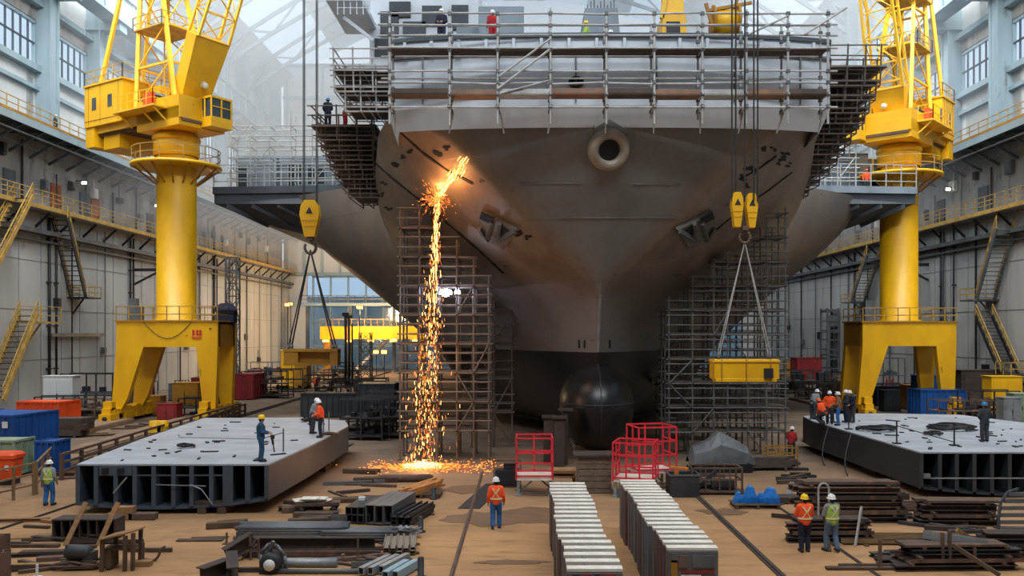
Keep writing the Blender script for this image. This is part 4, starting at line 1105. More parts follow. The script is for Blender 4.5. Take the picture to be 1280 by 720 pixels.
# big tower under the port flare (x 500-615)
YT=44.0
X=lambda px,Y=YT: (px-CX)*Y/F
zt=lambda py,Y=YT: H-(py-HY)*Y/F
xs=[X(500),X(524),X(546),X(571),X(592),X(611)]
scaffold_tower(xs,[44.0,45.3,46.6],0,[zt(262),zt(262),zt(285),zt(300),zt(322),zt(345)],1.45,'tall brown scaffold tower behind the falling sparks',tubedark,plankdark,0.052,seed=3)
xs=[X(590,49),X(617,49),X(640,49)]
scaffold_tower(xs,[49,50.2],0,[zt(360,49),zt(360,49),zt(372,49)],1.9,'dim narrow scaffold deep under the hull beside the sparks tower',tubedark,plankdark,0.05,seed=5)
# big tower under the starboard flare (x 832-976)
xs=[X(833,46),X(862,46),X(888,46),X(905,46),X(930,46),X(953,46),X(976,46)]
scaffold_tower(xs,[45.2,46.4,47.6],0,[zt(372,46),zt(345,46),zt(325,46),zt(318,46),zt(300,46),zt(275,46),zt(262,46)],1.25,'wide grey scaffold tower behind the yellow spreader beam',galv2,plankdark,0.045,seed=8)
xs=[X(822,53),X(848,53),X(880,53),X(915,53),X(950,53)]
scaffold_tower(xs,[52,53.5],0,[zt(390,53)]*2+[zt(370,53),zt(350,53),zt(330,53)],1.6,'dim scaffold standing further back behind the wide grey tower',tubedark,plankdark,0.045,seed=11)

# ---- scaffold along the bow
YB=36.75
def bow_scaffold():
    t=thing('bow_scaffold','long galvanised scaffold with plank walkways wrapped across the top of the bow','scaffold',(X(762,YB),YB,15.6))
    px=[487,562,622,688,758,818,878,933,985,1035]
    for i,p_ in enumerate(px):
        for y,yt,yb in((YB,12 if i%2 else 16,155),(YB+0.95,22,143)):
            if i==3 and y==YB: yt=10
            x=X(p_,YB)
            b=MB(); b.tube((x,y,zt(yb,YB)),(x,y,zt(yt,YB)),0.05,6); b.cur=1
            for py in(17,32,43,62,89,103,118,133):
                if py>yt: b.box((x,y,zt(py,YB)),(0.15,0.15,0.14))
            obj('upright',b,[galv,MATS['grey_steel']],t)
    x0,x1=X(470,YB),X(1043,YB)
    for py,y,sag in((17,YB,2),(31,YB,1),(44,YB,1),(60,YB,1),(89,YB,1),(104,YB,2),(134,YB,0),(22,YB+.95,0),(90,YB+.95,0),(62,YB+.95,0)):
        b=MB(); n=len(px)
        for i in range(n-1):
            d0=random.uniform(-sag,sag); d1=random.uniform(-sag,sag)
            xa=X(px[i],YB)-(0.5 if i==0 else 0.1); xb=X(px[i+1],YB)+(0.4 if i==n-2 else 0.1)
            b.tube((xa,y,zt(py+d0*0.7,YB)),(xb,y,zt(py+d1*0.7,YB)),0.042,6)
        obj('guard_rail',b,galv,t)
    for py,h_,mm in((61,3,plankdark),(117,5,plank)):
        for i in range(len(px)-1):
            b=MB(); xa=X(px[i],YB); xb=X(px[i+1],YB); z=zt(py+random.uniform(-1,1),YB)
            for j in range(3): b.box(((xa+xb)/2,YB+0.15+0.29*j,z),(xb-xa-0.02,0.26,0.05+0.03*(j==0)))
            if h_==5: b.box(((xa+xb)/2,YB+0.02,z+0.1),(xb-xa-0.04,0.04,0.2))
            obj('deck_board',b,[plank,plankdark,white if False else plank,galv][(i*7+py)%4] if h_==5 else mm,t)
    for i in range(len(px)):   # transoms tie it to the hull
        b=MB(); x=X(px[i],YB)
        for py in(61,118,134): b=MB(); b.tube((x,YB-0.2,zt(py,YB)),(x,YB+1.2,zt(py,YB)),0.04,5); obj('transom',b,galv,t)
        b=MB(); b.tube((x+0.1,YB+0.95,zt(134,YB)),(x+random.uniform(-.25,.25),YB+1.3,zt(158,YB)),0.035,5); obj('hull_tie',b,galv,t)
    b=MB(); b.tube((X(624,YB),YB-0.05,zt(96,YB)),(X(688,YB),YB-0.05,zt(49,YB)),0.045,6); b.tube((X(622,YB),YB-0.08,zt(112,YB)),(X(688,YB),YB-0.08,zt(62,YB)),0.05,6); b.tube((X(626,YB),YB-.05,zt(117,YB)),(X(686,YB),YB-.05,zt(101,YB)),0.035,6)
    obj('brace',b,galv,t); b=MB()
    b.tube((X(935,YB),YB-0.05,zt(44,YB)),(X(985,YB),YB-.05,zt(20,YB)),0.045,6); b.tube((X(1005,YB),YB-0.05,zt(44,YB)),(X(1058,YB),YB-.05,zt(10,YB)),0.045,6)
    obj('brace',b,galv,t)
bow_scaffold()
# ---- hanging side stages: stepped levels that follow the flare down
def side_stage(sg,label,levels,ydep,m,mp):
    """levels: (Z, x_out, x_in, Y)"""
    t=thing('side_scaffold',label,'scaffold',(levels[0][1],levels[0][3],levels[-1][0]))
    for k,(z,xo,xi,Y) in enumerate(levels):
        b=MB(); lo_,hi=min(xo,xi),max(xo,xi)
        nj=3
        for j in range(nj):
            y=Y+ydep*j/nj; b.box(((lo_+hi)/2,y+ydep/nj*0.45,z),(hi-lo_,ydep/nj*0.86,0.06))
        obj('deck_board',b,mp,t)
        b=MB()
        for y in(Y-0.05,Y+ydep):
            for dz in(-0.08,0.5,1.0): b.tube((lo_-0.2,y,z+dz),(hi,y,z+dz+random.uniform(-.03,.03)),0.04,5,caps=False)
        for x in(xo,): 
            for dz in(0.5,1.0): b.tube((x,Y,z+dz),(x,Y+ydep,z+dz),0.04,5,caps=False)
        n=max(2,int((hi-lo_)/1.3))
        for i in range(n+1):
            x=lo_+(hi-lo_)*i/n; b.tube((x,Y,z-0.08),(x,Y+ydep,z-0.08),0.035,5,caps=False)
        obj('guard_rail',b,m,t)
    for k in range(len(levels)-1):
        z,xo,xi,Y=levels[k]; z2,xo2,xi2,Y2=levels[k+1]
        b=MB()
        for x in [xo2+(xi2-xo2)*u for u in(0,0.35,0.7,1.0)]:
            for y in(0,ydep): b.tube((x,Y2+y,z2-0.3),(x,Y+y,z+1.1),0.045,5)
            b.tube((x,Y2,z2-.3),(x,Y2+ydep,z2-.3),0.03,5)
        b.tube((xo2,Y2,z2-.3),(xi2,Y2,z2-.3),0.045,5)
        obj('hanger',b,m,t)
    return t
def L(py,pxo,pxi,Y): return (H-(py-HY)*Y/F,(pxo-CX)*Y/F,(pxi-CX)*Y/F,Y)
side_stage(-1,'pale railed upper stage of scaffold beside the bow corner near the hook ropes',[L(86,417,487,44),L(107,418,487,44.3),L(132,432,487,44.6)],3.0,galv,plankdark)
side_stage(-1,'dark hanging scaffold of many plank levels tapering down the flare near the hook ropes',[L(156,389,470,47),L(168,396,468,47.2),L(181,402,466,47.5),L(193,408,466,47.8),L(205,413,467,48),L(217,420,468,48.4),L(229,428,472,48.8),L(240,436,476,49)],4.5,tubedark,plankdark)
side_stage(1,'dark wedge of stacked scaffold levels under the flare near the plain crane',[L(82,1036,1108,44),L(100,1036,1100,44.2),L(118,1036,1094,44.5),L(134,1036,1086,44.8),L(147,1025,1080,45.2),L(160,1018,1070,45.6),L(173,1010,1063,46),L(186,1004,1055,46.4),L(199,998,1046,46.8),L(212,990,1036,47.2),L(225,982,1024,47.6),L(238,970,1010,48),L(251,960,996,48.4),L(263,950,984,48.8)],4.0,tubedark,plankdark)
# open stages over the sponson decks
xs=[X(p_,63.6) for p_ in(272,297,322,350,378,405,432)]
def open_frame(xs,ys,z0,z1,n,label,m,seed):
    rg=random.Random(seed); t=thing('access_scaffold',label,'scaffold',(xs[0],ys[0],z0))
    for x in xs:
        for y in ys: b=MB(); b.tube((x,y,z0),(x,y,z1+rg.uniform(-1.2,1.2)),0.045,5); obj('upright',b,m,t)
    for k in range(n):
        z=z0+(z1-z0)*(k+0.6)/n; b=MB()
        for y in ys: b.tube((xs[0]-.3,y,z),(xs[-1]+.3,y,z+rg.uniform(-.1,.1)),0.04,5)
        for x in xs: b.tube((x,ys[0],z),(x,ys[-1],z),0.035,5)
        if False: b.box(((xs[0]+xs[-1])/2,(ys[0]+ys[-1])/2,z+0.06),(xs[-1]-xs[0],(ys[-1]-ys[0])*0.8,0.05))
        obj('ledger',b,m,t)
    for k in range(3):
        i=rg.randrange(len(xs)-1); z=z0+(z1-z0)*rg.random()*0.7; b=MB(); b.tube((xs[i],ys[0],z),(xs[i+1],ys[0],z+1.8),0.04,5); obj('brace',b,m,t)
open_frame(xs,[66.6,68.0],16.75,22.3,7,'open galvanised scaffold around the deckhouse over the sponson beside the emblem crane',galv,4)
xs=[X(p_,66) for p_ in(985,1005,1028,1050,1073)]
open_frame(xs,[66.5,67.8],16.75,21.5,6,'open scaffold around the blue-grey deckhouse on the sponson before the plain crane',galv,6)

# ================================================================ hull blocks lying on the floor
blockm=mat('primed_block_plating',(72,82,94),(58,66,76),0.5,0.55,c3=(70,66,66),c3lo=0.62,c3hi=0.74,c3scale=0.35)
blocktop=mat('pale_block_deck_plating',(172,178,186),(146,152,160),0.5,0.6,c3=(104,110,118),c3lo=0.64,c3hi=0.72,c3scale=1.1,stretch=(1,1.6,1))
darkblock=mat('dark_block_plating',(54,58,64),(42,45,50),0.5,0.55,c3=(74,72,72),c3lo=0.62,c3hi=0.75)
def hull_block(outline,zt,zb,front,label,m,divs,n_bottom=None):
    """outline: ccw list of (x,y); front: index pair giving the open honeycomb face; divs px positions"""
    xs=[p_[0] for p_ in outline]; ys=[p_[1] for p_ in outline]
    t=thing('hull_block',label,'hull section',(sum(xs)/len(xs),min(ys),zb))
    n=len(outline)
    b=MB(); b.add([(x,y,zt) for x,y in outline]+[(x,y,zt-0.06) for x,y in outline],[tuple(range(n)),tuple(range(n,2*n))[::-1]]+[(k,n+k,n+(k+1)%n,(k+1)%n) for k in range(n)]); obj('top_plate',b,blocktop,t)
    # sides
    i0,i1=front
    cx=sum(xs)/n
    b=MB()
    def zbot(x,y): # bottom is slightly dished
        u=(x-min(xs))/(max(xs)-min(xs)); return zb+0.36*abs(2*u-1)**2
    for k in range(n):
        if k==i0: continue
        p_,q_=outline[k],outline[(k+1)%n]
        m_=5
        for j in range(m_):
            a_=(p_[0]+(q_[0]-p_[0])*j/m_,p_[1]+(q_[1]-p_[1])*j/m_); c_=(p_[0]+(q_[0]-p_[0])*(j+1)/m_,p_[1]+(q_[1]-p_[1])*(j+1)/m_)
            b.add([(a_[0],a_[1],zbot(*a_)),(c_[0],c_[1],zbot(*c_)),(c_[0],c_[1],zt-0.06),(a_[0],a_[1],zt-0.06)],[(0,1,2,3)])
    obj('side_shell',b,m,t)
    p_,q_=Vector(outline[i0]),Vector(outline[i1])
    b=MB(); N=16
    far=max(ys)
    for j in range(N):
        a_=p_.lerp(q_,j/N); c_=p_.lerp(q_,(j+1)/N)
        b.add([(a_.x,a_.y-0.06,zbot(*a_)),(c_.x,c_.y-0.06,zbot(*c_)),(c_.x+0,far-1,zbot(*c_)),(a_.x,far-1,zbot(*a_)),(a_.x,a_.y-0.06,zbot(*a_)+0.08),(c_.x,c_.y-0.06,zbot(*c_)+0.08),(c_.x,far-1,zbot(*c_)+0.08),(a_.x,far-1,zbot(*a_)+0.08)],[(3,2,1,0),(4,5,6,7),(0,1,5,4)])
    obj('bottom_shell',b,m,t)
    for u,w_ in divs:
        a_=p_.lerp(q_,u); b=MB(); z0=zbot(*a_)
        b.bx(a_.x-w_/2,a_.x+w_/2,a_.y-0.04,a_.y+5.0,z0,zt-0.05)
        b.bx(a_.x-w_*1.5,a_.x+w_*1.5,a_.y-0.06,a_.y-0.02,z0,zt-0.05)
        obj('bulkhead',b,m,t)
    b=MB(); a_=p_.lerp(q_,0.5); b.bx(p_.x,q_.x,p_.y+4.6,p_.y+4.7,zb+0.4,zt-0.06); obj('inner_bulkhead',b,dark_in,t)  # dark colour stands in for the shade inside the bays
    return t,p_,q_
lo_=[(-15.75,31.0),(-9.0,31.0),(-8.75,36),(-8.7,43.6),(-9.4,46.2),(-12.0,47.9),(-17.3,47.6),(-16.6,38)]
W_=(-9.0+15.75)
dv=[((px-97)/(340-97),0.05) for px in(99,122,147,171,195,220,243,268,338)]+[((289-97)/243.,0.12),((314-97)/243.,0.06)]
t1,p_,q_=hull_block(lo_,1.75,0.16,(0,1),'flat hull block with pale top, under the worker in yellow helmet and blue overalls',blockm,dv)
b=MB(); b.bx(p_.x+W_*.3,p_.x+W_*0.78,30.96,31.0,1.33,1.38); b.bx(p_.x+W_*0.12,p_.x+W_*0.29,30.93,30.99,1.35,1.7)
obj('stringer_plate',b,blockm,t1)
for u in(0.155,0.235): b=MB(); b.box((p_.x+W_*u,30.9,1.52),(0.22,0.06,0.2)); obj('lightening_hole_shade',b,dark_in,t1)  # dark plates on the face, shade of the holes put into colour
b=MB(); b.bar((p_.x+W_*0.27,30.85,1.3),(p_.x+W_*0.2,30.85,0.75),0.05); obj('loose_strut',b,steellight,t1)
b=MB(); b.bar((p_.x+W_*0.42,30.85,1.05),(p_.x+W_*0.68,30.85,1.0),0.03); b.path([(p_.x+W_*0.6,30.85,1.05),(p_.x+W_*0.66,30.8,0.9),(p_.x+W_*0.72,30.8,0.35)],0.02,5); obj('loose_strut',b,steellight,t1)
# rails and stanchions at the block edge
b=MB()
pts=[(-11.2,31.8),(-9.7,31.8),(-9.3,33.5)]
for x,y in[(-9.0,39.5),(-9.2,41.5)]: b=MB(); b.bar((x,y,1.75),(x,y,2.65),0.05); obj('stanchion',b,steelgrey,t1)
b=MB()
for x,y in[(-9.6,32.0),(-9.35,34.2)]: b.bar((x,y,1.75),(x,y,2.65),0.05)
b.tube((-9.6,32.0,2.5),(-9.35,34.2,2.5),0.02,5); b.tube((-9.6,32,2.5),(-12.8,32.6,2.5),0.012,4)
obj('stanchion',b,steelgrey,t1)
ro=[(15.35,34.1),(25.5,34.1),(26.5,42),(24.5,49.5),(20.5,50.3),(17.0,50.0),(15.4,48.6),(15.1,46.0),(15.2,40)]
dv=[((px-1150)/327.,w_) for px,w_ in((1151,0.05),(1174,0.05),(1195,0.05),(1217,0.05),(1239,0.05),(1261,0.05),(1283,0.05),(1310,.05))]
t2,p2_,q2_=hull_block(ro,1.75,0.0,(0,1),'flat hull block with dark sides, under the lone worker in a blue helmet',darkblock,dv)
b=MB(); b.bx(p2_.x+0.1,q2_.x,34.02,34.07,0.72,0.77); b.box((p2_.x+0.2,33.98,0.85),(0.25,0.1,0.16)); obj('stringer_plate',b,steellight,t2)
for (x,y) in((15.5,42.0),(15.9,45.2)): b=MB(); b.bar((x,y,1.75),(x,y,2.7),0.05); b.bar((x,y,1.75),(x,y,1.8),0.3,0.3); obj('stanchion',b,steeldark,t2)
b=MB()
for (x,y) in((15.5,36.6),(17.6,36.0)): b.bar((x,y,1.75),(x,y,2.7),0.05); b.bar((x,y,1.75),(x,y,1.8),0.3,0.3)
b.tube((15.5,36.6,2.5),(17.6,36.0,1.9),0.02,5)
obj('stanchion',b,steeldark,t2)
# lumps of slag, hose and tools on the blocks
def hose_pile(c,rx,ry,n,label,m=hose,name='hose_coil',cat='hose',r=0.05):
    rg=random.Random(label); b=MB(); pr=None
    for k in range(n*14):
        a=2*PI*k/14; q=1+0.25*math.sin(k*0.37)+rg.uniform(-.12,.12); z=c[2]+r+0.015*(k/14)*2+rg.uniform(0,.06)
        p_=Vector((c[0]+rx*q*math.cos(a)*(1-0.3*k/(n*14)),c[1]+ry*q*math.sin(a),z))
        if pr: b.tube(pr,p_,r,5)
        pr=p_
    return tag(obj(name,b,m,loc=(c[0],c[1],c[2])),label,cat)
def on_block(px,py): return G(px,py,1.75)
for (px,py,rx,n,lab) in((1098,538,0.85,4,'black coiled hose in the middle of the dark-sided hull block'),(1190,537,1.0,5,'long black hose heap on the dark-sided hull block in front of the blue bin'),(1168,544,0.4,2,'small black bundle in front of the long hose heap'),(233,560,0.3,2,'small black lump of cable in the middle of the pale block top'),(390,527,0.5,3,'black hose heap by the two workers on the pale-topped block'),(412,545,0.35,2,'brown hose coil behind the worker in an orange vest on the pale block')):
    g=on_block(px,py); hose_pile((g.x,g.y,1.75),rx,rx*0.8,n,lab,hose if 'brown' not in lab else rust)
rg=random.Random(9)
b=MB()
for k in range(34):
    x=rg.uniform(-16,-9.3); y=rg.uniform(31.6,46); s=rg.uniform(.04,.16); b.box((x,y,1.77),(s*rg.uniform(1,5),s,0.05),(0,0,rg.uniform(0,3)))
o=obj('slag_debris',b,steeldark); tag(o,'dark slag and offcuts scattered over the pale-topped hull block','debris',kind='stuff')
b=MB()
for k in range(60):
    x=rg.uniform(15.8,24); y=rg.uniform(34.8,48); s=rg.uniform(.04,.16); b.box((x,y,1.77),(s*rg.uniform(1,5),s,0.05),(0,0,rg.uniform(0,3)))
o=obj('slag_debris',b,steeldark); tag(o,'dark slag and offcuts scattered over the dark-sided hull block','debris',kind='stuff')
# cribbing under the blocks
def cribbing(x,y,z,label,group=None):
    t=thing('timber_cribbing',label,'timber support',(x,y,0),0,group)
    for k in range(2):
        for s in(-0.35,0.35):
            b=MB(); 
            if k==0: b.box((x+s,y,0.12),(0.3,1.3,0.24))
            else: b.box((x,y+s,0.12+0.2),(1.3,0.3,0.16))
            obj('timber',b,wooddark,t,bevel=0.015)
    return t
cribbing(-11.0,31.6,0,'dark timber cribbing under the front edge of the pale-topped block')
cribbing(-14.0,38,0,'timber cribbing hidden in shade below the pale-topped block','cribs under the blocks')
cribbing(-9.6,41,0,'timber cribbing under the long side of the pale-topped block')
cribbing(16.2,40,0,'timber cribbing under the long side of the dark-sided block')

# ================================================================ upright slab stacks in the centre
slabm=mat('rusty_slab_side',(112,100,94),(84,76,72),1.2,0.7,c3=(132,92,72),c3lo=0.55,c3hi=0.68,stretch=(1,1,0.3))
slabedge=mat('white_slab_edge',(232,226,214),(208,200,188),2.5,0.7,c3=(130,116,100),c3lo=0.62,c3hi=0.7)
slabcols=[slabm,mat('grey_slab_side',(106,108,108),(84,86,88),1.2,0.7,stretch=(1,1,0.3)),mat('maroon_slab_side',(104,72,70),(84,66,64),1.2,0.7,stretch=(1,1,0.3))]
def slab(x,y,w_,h_,d_,m,label,group):
    t=thing('keel_slab',label,'slab',(x,y,0),0,group)
    b=MB(); b.box((0,0,h_/2-0.03),(w_,d_,h_-0.06)); obj('slab_body',b,m,t,local=True,bevel=0.01)
    b=MB(); b.box((0,0,h_-0.03),(w_+0.01,d_+0.01,0.06)); b.box((0,-d_/2-0.012,h_*0.5),(w_*0.04,0.02,h_*0.9)); obj('edge_strip',b,slabedge,t,local=True)
    return t
rg=random.Random(12)
fronts=[]
for (xc,y0,y1,n,lab,grp) in((1.36,17.6,27.4,19,'upright slab with white top edge in the row before the four-legged red platform','slabs of the row behind which the four-legged red platform stands'),(3.62,19.3,27.9,19,'upright slab with white top edge in the row before the double red platform','slabs of the row below the double red platform')):
    first=[None,None,None]
    for k in range(n):
        y=y0+(y1-y0)*k/(n-1); seg=(n-k)//5; x=xc+[-0.04,0.02,-0.03,0.05][seg%4]+rg.uniform(-.02,.02); c=rg.randrange(3)
        w_=1.10
        if first[c] is None: first[c]=slab(x,y,w_,1.70,0.27,slabcols[c],lab,grp)
        else: dup(first[c],(x,y,0))
        if k==0: fronts.append((x,y-0.13))
# painted panels on the two end faces
def endface(x,y,label,items):
    t=thing('end_plate',label,'plate',(x,y-0.04,0))
    b=MB(); b.box((x,y-0.04,0.85),(1.08,0.05,1.55)); obj('backing',b,slabcols[1],t)
    for (u,z,w_,h_,m) in items: b=MB(); b.box((x+u,y-0.075,z),(w_,0.03,h_)); obj('painted_patch',b,m,t)
    return t
endface(fronts[0][0],fronts[0][1],'end plate with small coloured tags on the slab row behind the four-legged red platform',[(-0.38,1.55,0.15,0.1,steeldark),(-0.17,1.57,0.2,0.07,redmach),(0.04,1.57,0.12,0.08,steeldark),(0.28,1.57,0.26,0.07,redmach),(-0.16,1.36,0.22,0.26,white),(0.06,1.38,0.1,0.2,slabedge),(0.28,1.34,0.3,0.3,steelgrey)])
tt=endface(fronts[1][0],fronts[1][1],'end plate with ochre, grey and white patches on the double red platform slab row',[(-0.4,1.5,0.16,0.2,steelgrey),(-0.42,1.2,0.14,0.5,yellow_dark),(-0.22,1.42,0.22,0.26,slabm),(0.22,1.42,0.48,0.26,steelgrey),(0.1,1.19,0.72,0.06,redmach),(-0.05,1.0,0.44,0.26,white),(0.34,0.98,0.26,0.3,steelgrey)])
b=MB()
rg=random.Random(3)
for z,h_ in((1.06,0.05),(0.99,0.03)):
    x=-0.22
    while x<0.12:
        w_=rg.uniform(.012,.03); b.box((fronts[1][0]+x,fronts[1][1]-0.095,z),(w_,0.01,h_)); x+=w_+0.012
obj('label_print',b,steeldark,tt)
# ---- red cage platforms
def cage(x,y,w_,d_,z0,h_,label,posts=4,rz=0,legs=True):
    t=thing('red_platform',label,'work platform',(x,y,0),rz)
    b=MB(); b.box((0,0,z0-0.06),(w_,d_,0.12)); obj('floor_plate',b,slabedge if legs else slabm,t,local=True)
    b=MB()
    for yy in(-d_/2,d_/2):
        for z in((z0+0.05,z0+h_*0.36,z0+h_*0.68,z0+h_) if yy<0 else (z0+0.05,z0+h_*.5,z0+h_)): b.bar((-w_/2,yy,z),(w_/2,yy,z),0.06)
    for xx in(-w_/2,w_/2):
        for z in(z0+0.05,z0+h_*0.36,z0+h_*0.68,z0+h_): b.bar((xx,-d_/2,z),(xx,d_/2,z),0.05)
    for i in range(posts):
        xx=-w_/2+w_*i/(posts-1)
        for yy in((-d_/2,d_/2) if i in(0,posts-1) else (-d_/2,) if posts>3 else (d_/2,)): b.bar((xx,yy,z0-0.1),(xx,yy,z0+h_),0.06)
    b.bar((-w_/2,0,z0),(-w_/2,0,z0+h_),0.06); b.bar((w_/2,0,z0),(w_/2,0,z0+h_),0.06)
    obj('guard_rail',b,red,t,local=True)
    for sx_ in(-1,1):
        for sy_ in(-1,1):
            b=MB(); b.bar((sx_*(w_/2-0.08),sy_*(d_/2-0.08),0),(sx_*(w_/2-0.08),sy_*(d_/2-0.08),z0-0.1),0.1); b.box((sx_*(w_/2-0.08),sy_*(d_/2-0.08),0.04),(0.22,0.22,0.08)); obj('leg',b,steellight,t,local=True)
    b=MB(); b.bar((-w_/2+.1,-d_/2+.08,0.12),(w_/2-.1,-d_/2+.08,0.12),0.07); b.bar((-w_/2+.1,-d_/2+.1,0.15),(-.1,-d_/2+.1,z0-.15),0.06); obj('leg_brace',b,steelgrey,t,local=True); b=MB(); b.bar((w_/2-.1,d_/2-.1,0.15),(.1,d_/2-.1,z0-.15),0.06); obj('leg_brace',b,steelgrey,t,local=True)
    return t
g=G(668,620); cage(g.x,g.y+0.6,1.42,1.4,0.74,1.52,'square red railed platform on four pale legs',3)
g=G(800,622); cage(g.x-0.1,g.y+0.5,1.55,1.5,0.72,1.4,'nearer red railed platform of the double one, closest to the slab rows',4,R(-16))
cage(g.x+0.75,g.y+2.2,1.6,1.5,0.8,1.75,'further and taller red railed platform next to the small grey bin',3,R(12))
# ================================================================ people
skin=mat('skin',(196,146,116),(180,128,100),6,0.55)
beard=mat('dark_hair',(44,34,28),(30,24,20),8,0.8)
navy=mat('navy_cloth',(30,38,62),(22,28,48),5,0.9)
jeans=mat('blue_denim',(44,108,170),(34,86,144),5,0.9)
jeanslight=mat('light_denim',(96,122,148),(78,104,130),5,0.9)
coverall=mat('blue_coverall',(40,84,116),(30,64,92),4,0.9)
hiorange=mat('orange_hi_vis',(255,96,34),(240,76,24),5,0.8)
hilime=mat('lime_hi_vis',(176,206,96),(150,182,76),5,0.8)
refl=mat('reflective_tape',(236,232,190),(220,214,170),5,0.5)
greysh=mat('grey_shirt',(140,148,150),(118,126,128),5,0.9)
greytr=mat('dark_grey_cloth',(60,62,66),(44,46,50),5,0.9)
brownj=mat('brown_jacket',(150,104,62),(124,84,50),5,0.9)
boots=mat('work_boots',(44,36,32),(30,26,24),6,0.7)
hyel=mat('yellow_helmet',(246,208,20),(240,198,14),2,0.3)
hwhi=mat('white_helmet',(236,238,238),(224,228,228),2,0.3)
hblu=mat('blue_helmet',(40,140,200),(30,120,180),2,0.3)
horg=mat('orange_helmet',(230,120,60),(220,100,50),2,0.3)
redcl=mat('red_cloth',(176,40,44),(150,30,36),5,0.9)
def capsule(b,p0,r0,p1,r1,n=10):
    p0,p1,d,a,c=b.frame(p0,p1); rings=[]
    prof=[(-1,0.02),(-0.7,0.71),(0,1)]
    vs=[];m=0
    Lh=(p1-p0).length
    seq=[(-r0*0.98,r0*0.08),(-r0*0.75,r0*0.66),(-r0*0.4,r0*0.92),(0,r0),(Lh,r1),(Lh+r1*0.4,r1*0.92),(Lh+r1*0.75,r1*0.66),(Lh+r1*0.98,r1*0.08)]
    for h_,rr in seq:
        for k in range(n):
            t=2*PI*k/n; vs.append(p0+d*h_+a*(rr*math.cos(t))+c*(rr*math.sin(t)))
    fs=[(i*n+k,i*n+(k+1)%n,(i+1)*n+(k+1)%n,(i+1)*n+k) for i in range(len(seq)-1) for k in range(n)]
    fs+=[tuple(range(n))[::-1],tuple(range((len(seq)-1)*n,len(seq)*n))]
    b.add(vs,fs)
def ell(b,c,sx,sy,sz,rot=None):
    n,m=12,8; vs=[];fs=[]
    for i in range(m+1):
        ph=0.03+(PI-0.06)*i/m
        for k in range(n):
            t=2*PI*k/n; v=Vector((sx*math.sin(ph)*math.cos(t),sy*math.sin(ph)*math.sin(t),sz*math.cos(ph)))
            if rot is not None: v=rot@v
            vs.append(v+Vector(c))
    for i in range(m):
        for k in range(n): fs.append((i*n+k,(i+1)*n+k,(i+1)*n+(k+1)%n,i*n+(k+1)%n))
    fs+=[tuple(range(n)),tuple(range(m*n,(m+1)*n))[::-1]]
    b.add(vs,fs)
def remesh(b,vox,smooth=2):
    me=bpy.data.meshes.new('tmp'); me.from_pydata(b.v,[],b.f); o=bpy.data.objects.new('tmp',me); COL.objects.link(o)
    r=o.modifiers.new('r','REMESH'); r.mode='VOXEL'; r.voxel_size=vox
    s=o.modifiers.new('s','SMOOTH'); s.iterations=smooth; s.factor=0.5
    dg=bpy.context.evaluated_depsgraph_get(); out=bpy.data.meshes.new_from_object(o.evaluated_get(dg))
    bpy.data.objects.remove(o)
    vs=[tuple(v.co) for v in out.vertices]; fs=[tuple(p_.vertices) for p_ in out.polygons]; bpy.data.meshes.remove(out)
    q=MB(); q.smooth=True; q.add(vs,fs); return q
def joints(pose):
    """facing +Y. pose: lean, stride, arms ('down','tool','hips','front'), crouch"""
    lean=pose.get('lean',0.0); st=pose.get('stride',0.0); cr=pose.get('crouch',0.0); tw=pose.get('arms','down')
    hz=0.93-cr*0.35; J={}
    J['hip']=Vector((0,-cr*0.15,hz))
    for s,nm in((-1,'L'),(1,'R')):
        f=st*s; ank=Vector((s*0.11,f*0.5,0.09+max(0,-f)*0.12)); hp=Vector((s*0.095,J['hip'].y,hz-0.02))
        mid=(ank+hp)/2; kn=mid+Vector((s*0.01,0.04+cr*0.42+abs(st)*0.12,0.0)); J['ank'+nm]=ank;J['kn'+nm]=kn;J['hp'+nm]=hp
        J['toe'+nm]=ank+Vector((s*0.02,0.17,-0.045)); J['heel'+nm]=ank+Vector((0,-0.05,-0.04))
    def up(v):
        M=Matrix.Rotation(-lean,3,'X'); return J['hip']+M@Vector(v)
    J['waist']=up((0,0,0.14)); J['chest']=up((0,0.0,0.36)); J['neck']=up((0,0.005,0.54)); J['head']=up((0,0.03,0.68)); J['up']=up
    for s,nm in((-1,'L'),(1,'R')):
        J['sh'+nm]=up((s*0.185,0,0.48))
        if tw=='down': e=up((s*0.25,-0.03+0.10*st*s,0.22)); w_=up((s*0.27,0.06-0.25*st*s*-1,-0.01))
        elif tw=='tool': e=up((s*0.24,0.04,0.22)); w_=up((s*0.10+0.10,0.28,0.17))
        elif tw=='hips': e=up((s*0.33,-0.03,0.24)); w_=up((s*0.17,0.07,0.07))
        elif tw=='front': e=up((s*0.25,0.06,0.22)); w_=up((s*0.13,0.30,0.14))
        else: e=up((s*0.30,0.12,0.30)); w_=up((s*0.25,0.36,0.32))
        J['el'+nm]=e;J['wr'+nm]=w_; d=(w_-e).normalized(); J['hand'+nm]=w_+d*0.075; J['hd'+nm]=d
    return J
